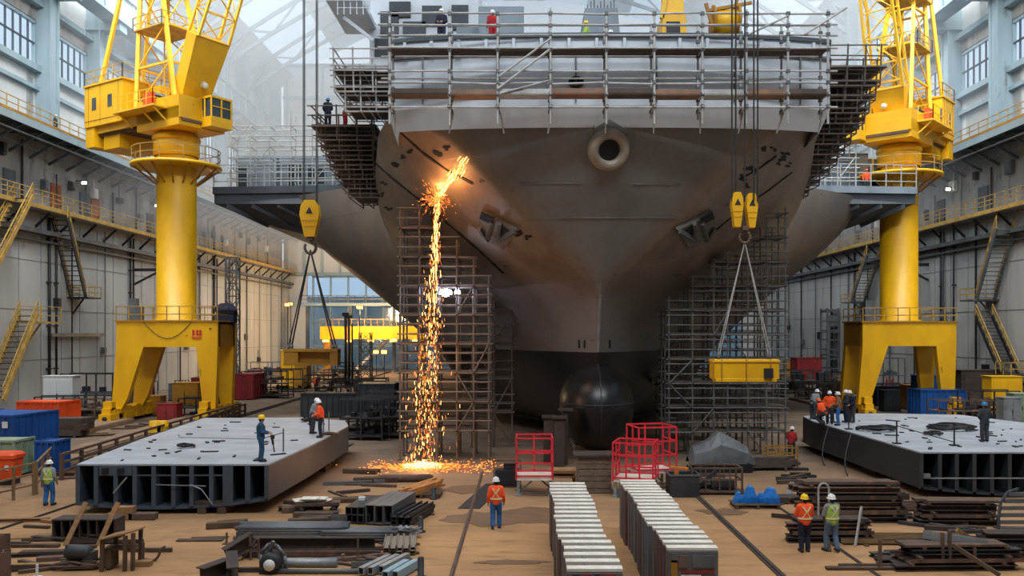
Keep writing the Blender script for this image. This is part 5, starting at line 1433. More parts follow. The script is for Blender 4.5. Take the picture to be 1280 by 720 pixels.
def make_person(loc,rz,label,pose,top,trousers,helmet,vest=None,tape=False,group=None,vox=0.016,sc=0.94,bare_arms=False,visor=False):
    J=joints(pose); t=thing('person',label,'person',loc,rz,group); t.scale=(sc,sc,sc)
    hd=J['head']; up=J['up']
    b=MB()
    # body: one continuous figure
    ell(b,hd+Vector((0,-0.005,0.03)),0.075,0.096,0.11); ell(b,hd+Vector((0,0.045,-0.045)),0.055,0.05,0.065); ell(b,hd+Vector((0,0.098,-0.01)),0.012,0.022,0.02)
    for s in(-1,1): ell(b,hd+Vector((s*0.078,-0.005,0.0)),0.012,0.02,0.03)
    capsule(b,J['chest']+Vector((0,0,0.1)),0.06,hd+Vector((0,-0.015,-0.05)),0.052)
    capsule(b,J['hip'],0.13,J['waist'],0.125); capsule(b,J['waist'],0.125,J['chest'],0.145)
    capsule(b,J['shL']*0.8+J['shR']*0.2,0.085,J['shR']*0.8+J['shL']*0.2,0.085)
    for nm in'LR':
        capsule(b,J['sh'+nm],0.06,J['el'+nm],0.045); capsule(b,J['el'+nm],0.045,J['wr'+nm],0.03)
        hnd=J['hand'+nm]; capsule(b,J['wr'+nm],0.03,hnd,0.036)
        capsule(b,J['hp'+nm],0.095,J['kn'+nm],0.065); capsule(b,J['kn'+nm],0.062,J['ank'+nm],0.042); capsule(b,J['heel'+nm],0.04,J['toe'+nm],0.032)
    q=remesh(b,vox)
    # fingers, rooted in each palm
    for s,nm in((-1,'L'),(1,'R')):
        d=J['hd'+nm]; a=d.cross(Vector((1,0,0)) if abs(d.x)<0.9 else Vector((0,0,1))).normalized(); side=a
        curl=Vector((-s,0.2,0)); curl=(curl-d*curl.dot(d)).normalized()
        base=J['hand'+nm]
        for k in range(4):
            o_=side*(-0.027+0.018*k); ln=[0.036,0.042,0.039,0.030][k]
            p0=base+o_; p1=p0+d*0.045+curl*0.004; p2=p1+(d*0.7+curl*0.7)*ln; p3=p2+(d*0.1+curl)*ln*0.6
            q.smooth=True
            for u,v_,r in((p0,p1,0.0095),(p1,p2,0.009),(p2,p3,0.008)): capsule(q,u,r,v_,r*0.93,6)
        th=side*0.03*1; p0=J['wr'+nm]+d*0.03-th; p1=p0-side*0.025+d*0.03+curl*0.015; p2=p1+d*0.03+curl*0.012
        capsule(q,p0,0.013,p1,0.011,6); capsule(q,p1,0.0105,p2,0.009,6)
    obj('body',q,skin,t,local=True)
    b=MB()
    for s in(-1,1): ell(b,hd+Vector((s*0.03,0.088,0.018)),0.011,0.008,0.007)
    ell(b,hd+Vector((0,0.092,-0.052)),0.022,0.006,0.005)
    obj('face',b,beard,t,local=True)
    # jacket
    b=MB(); e=0.022
    capsule(b,J['hip']+Vector((0,0,0.0)),0.135+e,J['waist'],0.13+e); capsule(b,J['waist'],0.13+e,J['chest'],0.15+e,12)
    for s in(-1,1): capsule(b,up((s*0.06,0,0.12)),0.115+e,up((s*0.075,0,0.38)),0.12+e)
    capsule(b,J['shL']*0.85+J['shR']*0.15,0.085+e,J['shR']*0.85+J['shL']*0.15,0.085+e)
    for nm in'LR': capsule(b,J['sh'+nm],0.065+e,J['el'+nm],0.05+e); capsule(b,J['el'+nm],0.05+e,J['wr'+nm]-J['hd'+nm]*0.03,0.04+e*0.7)
    obj('jacket',remesh(b,vox),top,t,local=True)
    b=MB()
    capsule(b,up((0,0,0.5)),0.068,up((0,0.0,0.545)),0.062); obj('collar',b,top,t,local=True)
    # trousers
    b=MB()
    capsule(b,J['hip']-Vector((0,0,0.02)),0.135+e*.7,J['hip']+Vector((0,0,0.06)),0.13+e*.7)
    for nm in'LR': capsule(b,J['hp'+nm],0.1+e,J['kn'+nm],0.07+e); capsule(b,J['kn'+nm],0.07+e,J['ank'+nm]+Vector((0,0,0.04)),0.058+e)
    obj('trousers',remesh(b,vox),trousers,t,local=True)
    for nm in'LR':
        b=MB(); capsule(b,J['heel'+nm],0.052,J['toe'+nm],0.045); capsule(b,J['ank'+nm],0.058,J['ank'+nm]+Vector((0,0,0.08)),0.06); q_=remesh(b,0.014,1)
        q_.v=[(x,y,max(z,0.002) if J['ank'+nm].z<0.1 else z) for x,y,z in q_.v]; obj('boot',q_,boots,t,local=True)
    if vest is not None:
        b=MB(); e2=0.036
        capsule(b,up((0,0,0.02)),0.135+e2,up((0,0,0.3)),0.145+e2,12)
        for s in(-1,1): capsule(b,up((s*0.06,0,0.08)),0.118+e2,up((s*0.07,0,0.38)),0.115+e2)
        capsule(b,up((-0.1,0,0.46)),0.085+e2,up((0.1,0,0.46)),0.085+e2)
        v=obj('vest',remesh(b,vox),vest,t,local=True)
    if tape:
        b=MB(); rr=0.2
        M=Matrix.Rotation(-pose.get('lean',0),3,'X')
        for sgn in(-1,1):
            pts=[]
            for k in range(9):
                u=k/8; x=(-0.12+0.24*u)*sgn; z=0.50-0.36*u; yb=-(0.118+0.048*math.sin(PI*min(1,0.25+u*0.7))) ; pts.append(up((x,yb-0.008,z)))
            for a_,c_ in zip(pts[:-1],pts[1:]): b.bar(a_,c_,0.045,0.012,(0,1,0))
            b.bar(up((sgn*0.11,0.165,0.1)),up((sgn*0.11,0.15,0.5)),0.045,0.012,(0,1,0))
        n=24
        for k in range(n):
            a0,a1=2*PI*k/n,2*PI*(k+1)/n
            f=lambda a:up((0.222*math.cos(a),0.176*math.sin(a),0.13))
            b.bar(f(a0),f(a1),0.012,0.05)
        obj('reflective_tape',b,refl,t,local=True)
    b=MB(); M=None
    b.lathe([(0.001,0.155),(0.045,0.150),(0.085,0.128),(0.110,0.085),(0.117,0.035),(0.118,0.02),(0.135,0.012),(0.137,0.006),(0.112,0.008),(0.105,0.03)],tuple(hd+Vector((0,-0.005,0.03))),20,'z',Matrix.Diagonal((1,1.12,1)).to_3x3())
    b.box(hd+Vector((0,0.135,0.042)),(0.15,0.08,0.012)); b.box(hd+Vector((0,0,0.18)),(0.03,0.17,0.02))
    obj('helmet',b,helmet,t,local=True)
    b=MB(); ell(b,hd+Vector((0,-0.05,-0.02)),0.074,0.055,0.075); obj('hair',b,beard,t,local=True)
    return t
def grinder(loc,label,rz=0):
    t=thing('power_tool',label,'tool',loc,rz); b=MB(); b.tube((0,0,0),(0,0.05,-0.32),0.045,10); b.box((0,0.03,-0.05),(0.1,0.14,0.14)); obj('tool_body',b,steeldark,t,local=True)
    b=MB(); b.tube((0,0.05,-0.3),(0,0.09,-0.6),0.025,8); obj('tool_shaft',b,rust,t,local=True)
PEOPLE_ON=True
g=G(620,661); make_person(tuple(g),R(0),'person in orange vest, white helmet and blue jeans standing alone in the open floor',{'arms':'down','stride':0.22},hiorange,jeans,hwhi,hiorange,True)
g=G(1006,690); make_person(tuple(g),R(4),'person in yellow helmet and orange vest walking beside the one in lime vest',{'arms':'front','stride':0.06},hiorange,navy,hyel,hiorange,True)
g=G(1040,690); make_person(tuple(g),R(15),'person in white helmet and lime vest walking beside the one in yellow helmet',{'arms':'front','stride':-0.25},greysh,jeanslight,hwhi,hilime,True)
g=G(61,632); make_person(tuple(g),R(-6),'person in lime vest and jeans standing by the brown handrails near the orange bin',{'arms':'down','stride':0.12},greysh,jeans,hwhi,hilime,True)
g=G(326,577,1.75); make_person(tuple(g),R(-75),'person in yellow helmet and blue overalls standing on the pale-topped hull block',{'arms':'tool','stride':0.04},coverall,coverall,hyel)
grinder((g.x+0.42,g.y-0.1,1.75+0.95),'dark power tool held by the worker in blue overalls',R(-75))
g=G(401,547,1.75); make_person(tuple(g),R(100),'person in orange vest and white helmet looking at work on the pale-topped block',{'arms':'front','lean':0.12},hiorange,navy,hwhi,hiorange,False)
g=G(390,542,1.75); make_person(tuple(g),R(-100),'person in grey shirt and white helmet bending with a tool on the pale-topped block',{'arms':'tool','lean':0.35},greysh,greytr,hwhi)
g=G(387,548,1.75); grinder((g.x,g.y,1.75+0.9),'dark breaker tool standing upright between the two workers on the pale-topped block')
g=G(395,490); make_person(tuple(g),R(20),'distant person in orange jacket beside the ochre lifting beam',{'arms':'front'},hiorange,greytr,horg,hiorange)
# cluster on the corner of the dark block
for (px,py,rz,lab,pose,tp,tr_,he) in(
 (1016,524,-60,'person in grey leaning over the edge of the dark-sided block, outermost of the group',{'arms':'front','lean':0.5},greysh,greytr,hwhi),
 (1028,531,40,'person crouching low in an orange shirt among the group on the dark-sided block',{'arms':'front','crouch':0.8,'lean':0.5},hiorange,greytr,horg),
 (1037,530,160,'person in bright orange vest and white helmet standing within the group on the dark-sided block',{'arms':'hips'},hiorange,greytr,hwhi),
 (1048,532,70,'person in brown jacket and blue trousers standing within the group on the dark-sided block',{'arms':'front'},brownj,jeans,hwhi),
 (1058,528,90,'person in dark jacket with white helmet behind the one in the brown jacket',{'arms':'front'},greytr,navy,hwhi),
 (1065,528,120,'person in dark clothes bending slightly, the one of the group closest to the crane leg',{'arms':'front','lean':0.25},navy,greytr,hwhi)):
    g=G(px,py,1.75); make_person(tuple(g),R(rz),lab,pose,tp,tr_,he)
g=G(1231,552,1.75); make_person(tuple(g),R(10),'person in blue helmet and dark overalls standing alone on the dark-sided hull block',{'arms':'hips'},greytr,greytr,hblu)
g=G(989,575); make_person(tuple(g),R(-40),'person in red jacket and white helmet on the floor beside the scaffold and dark block',{'arms':'front','lean':0.15},redcl,navy,hwhi)
# on the ship and stages
p_=P(552,42,39.5); make_person((p_.x,39.5,19.22),R(170),'person in dark blue overalls standing at the bow rail near the pale bridge wing',{'arms':'front'},navy,navy,hwhi)
p_=P(616,42,39.6); make_person((p_.x,39.6,19.22),R(20),'person in red jacket on the bow deck beside the pale casing',{'arms':'down'},redcl,redcl,hwhi)
p_=P(733,42,41); make_person((p_.x,41,19.22),R(90),'person in lime vest on the bow deck in front of the director tower',{'arms':'front'},hilime,greytr,hyel)
p_=P(761,42,41.4); make_person((p_.x,41.4,19.22),R(-60),'person crouching in red on the bow deck beside the director tower',{'arms':'front','crouch':0.7,'lean':0.3},redcl,greytr,hwhi)
z=L(156,389,470,47)[0]; make_person((P(410,0,48).x,48,z+0.04),R(30),'person in navy overalls on the dark hanging scaffold beside the bow corner',{'arms':'front'},navy,navy,greysh if False else hblu)
make_person((P(431,0,48.2).x,48.2,z+0.04),R(-100),'person in white helmet bending with a red tool on the dark hanging scaffold',{'arms':'front','lean':0.5},greysh,redcl,hwhi)
p_=P(1083,258,64); make_person((P(1083,0,64.8).x,64.8,16.72),R(180),'person in orange jacket standing on the sponson before the plain crane',{'arms':'down'},hiorange,greytr,horg)
make_person((P(76,0,73).x if False else -39.3,73.8,22.92),R(-90),'distant person in dark clothes on the high walkway behind the emblem crane',{'arms':'down'},greytr,greytr,greytr if False else hwhi)
# ================================================================ foreground steel and timber
def hbar_mesh(L_,w_,h_,kind,t=0.02):
    b=MB()
    if kind=='i': b.ibeam((-L_/2,0,h_/2),(L_/2,0,h_/2),w_,h_,t*1.5)
    elif kind=='tube': b.tube((-L_/2,0,w_/2),(L_/2,0,w_/2),w_/2,12)
    elif kind=='box':
        for s in(-1,1): b.box((0,s*(w_/2-t/2),h_/2),(L_,t,h_))
        b.box((0,0,t/2),(L_,w_-2*t,t)); b.box((0,0,h_-t/2),(L_,w_-2*t,t))
    elif kind=='c': b.box((0,0,t/2),(L_,w_,t)); b.box((0,w_/2-t/2,h_/2),(L_,t,h_)); b.box((0,-w_/2+t/2,h_/2),(L_,t,h_))
    else: b.box((0,0,h_/2),(L_,w_,h_))
    return b
def stack(name,cat,c,rz,L_,w_,h_,rows,cols,kind,m,label,group,gap=1.05,jit=0.03,dunnage=0.0,seed=1,mats=None):
    """individual bars laid in rows; local x is the bar direction"""
    rg=random.Random(seed); protos=[]
    cs,sn=math.cos(rz),math.sin(rz)
    first={}
    for r in range(rows):
        for k in range(cols):
            mm=(mats or [m])[rg.randrange(len(mats or [m]))]
            lx=rg.uniform(-jit,jit)*6; ly=(k-(cols-1)/2)*w_*gap+rg.uniform(-jit,jit)*0.3; z=dunnage+r*h_*1.01
            loc=(c[0]+lx*cs-ly*sn,c[1]+lx*sn+ly*cs,c[2]+z); a=rz+rg.uniform(-jit,jit)*0.15
            if mm.name not in first:
                o=obj(name,hbar_mesh(L_,w_,h_,kind),mm,loc=loc,local=True,rz=a); tag(o,label,cat,group); first[mm.name]=o
            else:
                o=first[mm.name].copy(); COL.objects.link(o); o.location=loc; o.rotation_euler=(0,0,a)
    if dunnage>0:
        for s in(-0.35,0.35):
            lx=L_*s; b=MB(); b.box((0,0,dunnage/2),(0.12,w_*cols*gap+0.2,dunnage))
            o=obj('timber_bearer',b,wooddark,loc=(c[0]+lx*cs,c[1]+lx*sn,c[2]),local=True,rz=rz); tag(o,'dark timber bearer under the '+group,'timber','bearers under the '+group)
def mid(px0,px1,py,Z=0): g0=G(px0,py,Z); g1=G(px1,py,Z); return (g0+g1)/2,(g1-g0).length
# left-centre foreground
c,l=mid(295,433,676); c.y+=0.3
stack('steel_rod','steel bar',(c.x,c.y,0),0,3.3,0.12,0.075,5,7,'tube',steelgrey,'long dark steel rod in the low bundle in front of the pale-topped block','low bundle of dark rods',1.0,0.02,0.04,seed=2)
c,l=mid(395,480,678); stack('steel_rod','steel bar',(c.x+0.2,c.y+0.2,0),0,2.2,0.11,0.075,4,6,'tube',steelgrey,'short grey rod at the end of the dark rod bundle','grey rods beside the dark bundle',1.0,0.02,0.04,seed=5)
c,l=mid(488,520,672); b=MB(); rg=random.Random(5)
for k in range(60):
    a=rg.uniform(0,PI); b.bar((c.x+rg.uniform(-.5,.5),c.y+rg.uniform(-.2,.2),0.05+rg.uniform(0,.3)),(c.x+rg.uniform(-.6,.6),c.y+rg.uniform(-.2,.2),0.05+rg.uniform(0,.3)),0.07,0.02)
tag(obj('scrap_heap',b,steellight),'bright heap of crumpled metal scrap at the end of the rod bundles','scrap',kind='stuff')
c,l=mid(290,470,693)
stack('rusty_girder','girder',(c.x,c.y+0.25,0.0),0,4.0,0.22,0.42,1,1,'i',rustdark,'long dark brown girder lying in front of the rod bundle','brown girder row',1.1,0.0,0.02,seed=3)
stack('steel_plank','steel section',(c.x+0.25,c.y-0.18,0.0),R(1),3.9,0.3,0.07,2,1,'c',rust,'long rusty channel lying just in front of the dark brown girder','rusty channels by the girder',1.1,0.02,0.03,seed=3)
c,l=mid(322,412,714); o=obj('steel_pipe',hbar_mesh(2.0,0.26,0.26,'tube'),steellight,loc=(c.x+0.1,c.y+0.35,0),local=True); tag(o,'thick pale grey pipe lying on the floor below the brown girder','pipe')
o=obj('yellow_pole',hbar_mesh(2.2,0.07,0.07,'tube'),yellow,loc=(c.x+0.2,c.y+0.05,0.0),local=True); tag(o,'thin yellow pole lying in front of the thick grey pipe','pole')
o=obj('steel_pipe',hbar_mesh(2.6,0.14,0.14,'tube'),steelgrey,loc=(c.x+0.9,c.y-0.25,0.0),local=True); tag(o,'thinner grey pipe lying closest to the camera past the yellow pole','pipe')
for (px,py,lab) in((429,702,'small upright timber wedge pegged against the girder end'),(370,682,'yellow wooden wedge standing before the brown girder near the motor'),):
    g=G(px,py); b=MB(); b.prism([(-0.06,0),(0.06,0),(0.03,0.22),(-0.05,0.2)],(g.x,g.y-0.05,0.0),(g.x,g.y+0.06,0.0)); tag(obj('wooden_wedge',b,wood,loc=tuple(g)),lab,'wedge')
# box-section piles
for (px,py,w_,L_,rows,cols,kind,m,lab,grp,rz,sec) in(
 (452,655,0.20,2.2,2,4,'box',steelmid,'dark box section in the pile topped by a small white tag','dark box sections with the white tag',R(84),0.26),
 (484,655,0.30,2.6,1,3,'box',steelgrey,'big open-ended grey box section in the middle pile','grey box sections of the middle pile',R(80),0.62),
 (512,658,0.22,2.3,3,3,'c',steelmid,'grey channel in the low pile next to the big box sections','channels beside the big box sections',R(76),0.13)):
    g=G(px,py); stack('steel_section','steel section',(g.x,g.y+1.1,0),rz,L_,w_,sec,rows,cols,kind,m,lab,grp,1.04,0.02,0.05,seed=4)
g=G(446,655); b=MB(); b.box((g.x-0.05,g.y+1.2,0.62),(0.22,0.18,0.12)); tag(obj('white_tag',b,white,loc=(g.x,g.y,0.5)),'small white tag on top of the dark box sections','tag')
g=G(497,693); stack('steel_channel','steel section',(g.x,g.y+0.55,0),R(96),1.5,0.17,0.09,3,5,'c',mat('beige_channel',(150,140,124),(112,102,92),2,0.7),'short beige channel in the neat slatted pile at the end of the girder','beige slatted channel pile',1.1,0.02,0.05,seed=6)
g=G(478,716); stack('steel_section','steel section',(g.x,g.y+0.4,0),R(70),1.5,0.16,0.2,1,3,'box',steellight,'pale grey box section pointing away from the camera beside the thin pipe','pale box sections by the thin pipe',1.3,0.03,0.04,seed=7)
g=G(502,720); stack('steel_section','steel section',(g.x,g.y+0.2,0),R(72),1.3,0.18,0.22,1,2,'box',bluegrey,'blue-grey box section closest to the camera beside the bollard post','blue-grey sections beside the bollard',1.3,0.03,0.04,seed=8)
# short posts beside the rail
for (px,py,h_,lab) in((542,624,0.42,'short dark steel post by the lumber pallet, furthest of three along the rail'),(526,665,0.48,'short dark steel post standing between the two others along the brown floor rail'),(526,722,0.52,'short dark steel post nearest to the camera along the brown floor rail')):
    g=G(px,py); b=MB(); b.lathe([(0.001,0),(0.16,0),(0.16,0.03),(0.085,0.04),(0.085,h_),(0.06,h_+0.02),(0.001,h_+0.02)],tuple(g),14); tag(obj('steel_post',b,steeldark,loc=tuple(g)),lab,'post')
# lumber pallet glowing in the sparks light
g=G(522,625)
stack('lumber_plank','plank',(g.x,g.y+1.2,0.16),R(66),2.4,0.16,0.08,3,4,'s',mat('fresh_lumber',(196,134,70),(160,104,54),3,0.85),'warm coloured lumber plank on the small pallet lit by the sparks','lumber on the pallet near the sparks',1.15,0.06,0.0,seed=9)
def pallet(c,w_,d_,rz,label,m=wooddark):
    t=thing('wooden_pallet',label,'pallet',c,rz)
    for k in range(5): b=MB(); b.box((0,-d_/2+d_*(k+.5)/5,0.14),(w_,d_/5*0.75,0.03)); obj('deck_board',b,m,t,local=True)
    for k in(-1,0,1): b=MB(); b.box((k*w_*0.44,0,0.065),(0.1,d_,0.13)); obj('bearer',b,m,t,local=True)
pallet((g.x+0.1,g.y+0.9,0),1.5,1.3,R(0),'dark low pallet under the warm lumber planks')
# rough timbers by the pale block
for i,(px,py,L_,rz,h_,lab,m) in enumerate([
 (385,655,1.3,R(10),0.2,'rough dark timber lying on its own below the dark hull side near the plank pile',wooddark),
 (392,647,1.4,R(-6),0.18,'second dark timber tucked behind the rough one under the hull side',wooddark),
 (372,640,1.1,R(20),0.2,'rust-stained timber close against the corner of the pale-topped block',rust),
 (430,628,1.7,R(4),0.16,'charred baulk lying in the glow between the block and the sparks',wooddark),
 (470,603,1.9,R(2),0.22,'thick scorched timber lying close to the foot of the sparks',wooddark),
 (282,660,1.2,R(14),0.2,'brown timber baulk below the front of the pale-topped block',wooddark),
 (250,676,1.4,R(2),0.05,'thin board lying flat by itself on the open floor near the rod bundle',wooddark),
 (450,592,1.6,R(-12),0.2,'dark timber lying just behind the scorched one near the sparks',wooddark)]):
    g=G(px,py); b=MB(); b.box((0,0,h_/2),(L_,0.26,h_)); b.box((0.2,0.3,h_/2),(L_*0.8,0.22,h_*0.9),(0,0,0.1)); 
    tag(obj('timber_baulk',b,m,loc=tuple(g),local=True,rz=rz,bevel=0.02),lab,'timber')
g=G(398,640); t=thing('scrap_cart','low cart loaded with flat rusty offcuts in front of the dark hull side','cart',(g.x,g.y,0),R(8))
b=MB(); b.box((0,0,0.3),(1.5,0.9,0.06)); b.box((0,-.45,.36),(1.5,.04,.1)); obj('platform',b,rust,t,local=True)
b=MB()
for k in range(6): b.box((random.uniform(-.4,.4),random.uniform(-.2,.2),0.36+k*0.035),(random.uniform(.6,1.2),random.uniform(.3,.6),0.03),(0,0,random.uniform(-.3,.3)))
obj('plate_pile',b,slabedge,t,local=True)
for sx_ in(-.55,.55):
    for sy_ in(-.4,.4): b=MB(); b.lathe([(0.001,-.05),(.13,-.05),(.13,.05),(.001,.05)],(sx_,sy_,.135),12,'y'); obj('wheel',b,black,t,local=True)
g=G(478,604); b=MB(); b.tube((g.x-0.2,g.y+0.3,0.16),(g.x+2.1,g.y+0.35,0.16),0.16,12); tag(obj('rusty_pipe',b,rust,loc=tuple(g)),'thick rusty pipe lying across the floor at the base of the sparks','pipe')
# motor / valve lump and broken girder pieces in the corner
g=G(338,718); t=thing('gear_motor','grimy round motor with pale disc face between the broken beams and the thick pipe','machine',(g.x,g.y,0))
b=MB(); b.lathe([(0.001,-.3),(.2,-.3),(.27,-.22),(.27,.15),(.2,.25),(.001,.25)],(0,0.2,.3),18,'y'); b.box((0,.25,.06),(.6,.5,.12)); obj('motor_body',b,steeldark,t,local=True)
b=MB(); b.lathe([(0.001,-.02),(.15,-.02),(.15,0.02)],(0,-0.12,.27),16,'y'); obj('pale_disc',b,white,t,local=True)
b=MB(); b.path([(-.3,.2,.1),(-.32,.2,.5),(-.1,.2,.75),(.1,.25,.7),(.32,.2,.45),(.36,.2,.1)],0.05,8); b.bar((-.1,.2,.5),(.05,.1,.85),.08); obj('hoop_frame',b,steelgrey,t,local=True)
rg=random.Random(21)
for i,(px,py,rz,L_,lab) in enumerate([(268,724,R(60),0.9,'short rusty girder offcut with open web lying beside the leaning broken girder'),(290,722,R(110),1.0,'broken rusty girder leaning over the offcut near the round motor'),(300,700,R(40),0.8,'tilted rusty offcut behind the broken girder')]):
    g=G(px,py); b=MB(); b.ibeam((-L_/2,0,.2),(L_/2,0,.25+.15*i),.3,.4,.03); tag(obj('girder_offcut',b,rustdark,loc=(g.x,g.y,0),local=True,rz=rz),lab,'girder')
g=G(316,700); b=MB(); b.bar((g.x-.05,g.y,0),(g.x-.08,g.y,.75),.05); b.bar((g.x-.3,g.y,0),(g.x+.1,g.y,.6),.05); b.bar((g.x+.15,g.y+.1,0),(g.x+.15,g.y,.6),.06); tag(obj('crossed_stakes',b,rust,loc=tuple(g)),'small frame of crossed rusty stakes standing behind the round motor','frame')
for (px,py,h_,lab) in((179,700,.5,'thin rusty stake standing alone in the open floor by the curled strap'),(447,700,.65,'rusty stake standing at the end of the brown girder'),(283,680,.35,'short rusty stake at the end of the rod bundle'),(46,722,.35,'thin white stake standing near the bottom edge of the photo')):
    g=G(px,py); b=MB(); b.bar((g.x,g.y,0),(g.x+.01,g.y,h_),.05); b.box((g.x,g.y,.015),(.2,.2,.03)); tag(obj('steel_stake',b,white if 'white' in lab else rust,loc=tuple(g)),lab,'stake')
# left corner: open frame beam, trestle table, planks
g=G(105,675); t=thing('frame_girder','dark open-sided girder segment with two pale planks leaning on it','girder',(g.x,g.y,0))
b=MB(); L_=1.95; b.box((0,.3,.62),(L_,.7,.04)); b.box((0,.3,.03),(L_,.7,.05)); b.box((0,.62,.32),(L_,.03,.6)); obj('flange',b,rustdark,t,local=True)
for k in range(8): b=MB(); x=-L_/2+.03+k*(L_-.06)/7; b.box((x,.3,.32),(.04,.68,.6)); obj('web_plate',b,rustdark,t,local=True)
for (px,x2,lab) in((88,95,'pale plank leaning against the open-sided girder, the one with its foot further out'),(129,134,'pale plank leaning on the open-sided girder beside the slanted table')):
    g2=G(px,681); b=MB(); b.bar((g2.x-.1,g2.y-.1,0),(g2.x+.22,g2.y+.5,1.18),.14,.06,(0,1,0)); tag(obj('leaning_plank',b,wood,loc=tuple(g2)),lab,'plank')
g=G(146,714); t=thing('work_trestle','rough wooden work table with pale slanted top and crooked legs','table',(g.x,g.y,0))
b=MB(); b.add([(-.45,-.15,.88),(.45,0,1.08),(.4,.85,1.02),(-.4,.75,.86),(-.45,-.15,.84),(.45,0,1.04),(.4,.85,.98),(-.4,.75,.82)],[(0,1,2,3),(7,6,5,4),(0,4,5,1),(1,5,6,2),(2,6,7,3),(3,7,4,0)]); obj('tabletop',b,wood,t,local=True)
for x,y,h_ in((-.38,-.05,.86),(.4,.05,1.0),(.32,.7,.98),(-.34,.65,.84),(.22,-.02,.95)): b=MB(); b.bar((x,y,0),(x+.02,y,h_),.09); obj('leg',b,wooddark,t,local=True)
b=MB(); b.box((-.05,.35,.55),(.8,.5,.05)); b.box((-.3,.3,.3),(.2,.5,.5)); obj('shelf',b,wooddark,t,local=True)
g=G(94,712); t=thing('scrap_motor','battered dark motor on a heap of strips in front of the open-sided girder','machine',(g.x,g.y,0))
b=MB(); b.lathe([(0.001,-.34),(.16,-.34),(.2,-.25),(.2,.25),(.14,.34),(.001,.34)],(0,.2,.42),14,'x'); b.box((.3,.2,.3),(.3,.3,.3)); b.bar((-.3,.1,.6),(.3,.2,.3),.05); obj('motor_body',b,steelmid,t,local=True)
b=MB()
for k in range(22): b.bar((rg.uniform(-.6,0),rg.uniform(-.2,.4),.05+k*.008),(rg.uniform(0,.7),rg.uniform(-.2,.4),.05+k*.008),.09,.03)
obj('metal_strips',b,rust,t,local=True)
for (px,py,L_,w_,h_,rz,m,lab) in[(28,672,1.7,.5,.05,R(12),wood,'curved pale board lying near the floor rail past the worker in lime vest'),(60,694,1.5,.3,.14,R(6),rustdark,'flat dark rusty bar lying in front of the trestle table'),(76,700,1.2,.25,.12,R(14),rust,'second flat rusty bar lying crosswise near the battered motor'),(20,684,2.6,.16,.1,R(-1),wooddark,'long dark timber strip crossing the floor toward the open-sided girder'),(185,690,1.4,.1,.12,R(0),wooddark,'timber strip lying between the trestle table and the thin stake'),(178,707,.5,.3,.14,R(5),wood,'small brown block beside the trestle legs')]:
    g=G(px,py); b=MB(); b.box((0,0,h_/2),(L_,w_,h_)); b.box((L_*.1,w_*.5,h_*.4),(L_*.7,w_*.5,h_*.7),(0,0,.12)); tag(obj('floor_timber',b,m,loc=(g.x,g.y,0),local=True,rz=rz,bevel=0.01),lab,'timber')
for (px,py,h_,rz,lab) in((4,725,.75,R(30),'brown corner post section standing at the bottom corner of the photo, lower one'),(2,690,.5,R(10),'brown steel section standing behind the corner post section')):
    g=G(px,py); b=MB(); b.ibeam((0,0,0),(0,0,h_),.35,.35,.03,(0,1,0)); tag(obj('steel_stub',b,rust,loc=(g.x,g.y,0),local=True,rz=rz),lab,'steel section')
b=MB(); pr=None; g=G(192,702)
b.path([(g.x-.2,g.y,.04),(g.x+.05,g.y,.05),(g.x+.14,g.y,.16),(g.x+.2,g.y,.34),(g.x+.32,g.y,.42)],.04,6); tag(obj('curled_strap',b,rust,loc=tuple(g)),'curled rusty metal strap rising from the floor beside the thin stake','strap')
b=MB(); 
for x,y,L_ in((-10.2,27.5,.6),(-9.6,27.3,.7),(-9.9,27.9,.8)): b.box((x,y,.12),(L_,.3,.24))
g=G(150,650); 
for i,(dx,dz,L_) in enumerate(((-.0,0,.9),(.1,.22,.7),(.75,0,.9))):
    b=MB(); b.box((0,0,.12),(L_,.35,.22)); tag(obj('timber_block',b,wood if i<2 else rust,loc=(g.x+dx,g.y+.1,dz),local=True,bevel=.02),['squared timber block below the open corner of the pale-topped block, lower of two','squared timber block resting on another under the pale-topped block','reddish timber block beside the two piled ones'][i],'timber')

# ---- right foreground
for (px0,px1,py,rows,cols,L_,w_,h_,kind,m,lab,grp,dz,seed) in(
 (985,1120,684,1,3,3.4,.3,.16,'i',rust,'rusty beam at the base of the tall stack beside the two walking workers','base beams of the tall stack',.12,1),
 (985,1130,670,1,3,3.6,.3,.16,'i',rustdark,'dark rusty beam on the second tier of the tall stack beside the two walkers','second tier of the tall stack',.55,2)):
    pass
def tall_stack(c,rz,tiers,label,grp,seed,z0=0.0):
    """tiers: list of (L,w,h,cols,kind,mat,dx)"""
    z=z0
    for i,(L_,w_,h_,cols,kind,m,dx) in enumerate(tiers):
        names=['bottom tier','second tier','third tier','fourth tier','fifth tier','sixth tier','seventh tier','eighth tier']
        cs,sn=math.cos(rz),math.sin(rz)
        stack('stored_beam','steel beam',(c[0]+dx*cs,c[1]+dx*sn,z),rz,L_,w_,h_,1,cols,kind,m,names[i]+' beam of '+label,names[i]+' of '+grp,1.1,.03,0,seed=seed+i)
        z+=h_*1.01
        if i<len(tiers)-1:
            for s in(-.38,.38):
                b=MB(); b.box((L_*s,0,.035),(.1,w_*cols*1.1+.1,.07))
                o=obj('timber_spacer',b,wooddark,loc=(c[0]+dx*cs,c[1]+dx*sn,z),local=True,rz=rz); tag(o,'thin timber spacer in '+label,'timber','timber spacers in '+label)
            z+=.07
g=G(1065,655)
tall_stack((g.x+.1,g.y+.6,0),R(0),[(3.6,.3,.2,3,'i',rustdark,0),(3.4,.3,.16,3,'c',rust,.2),(3.5,.28,.2,3,'i',rust,.0),(3.6,.3,.14,3,'c',rustdark,.15),(3.4,.28,.2,3,'i',rust,-.1),(3.2,.3,.1,2,'s',rust,.05)],'the tall beam stack behind the two walkers','the tall stack behind the walkers',40)
g=G(1045,681)
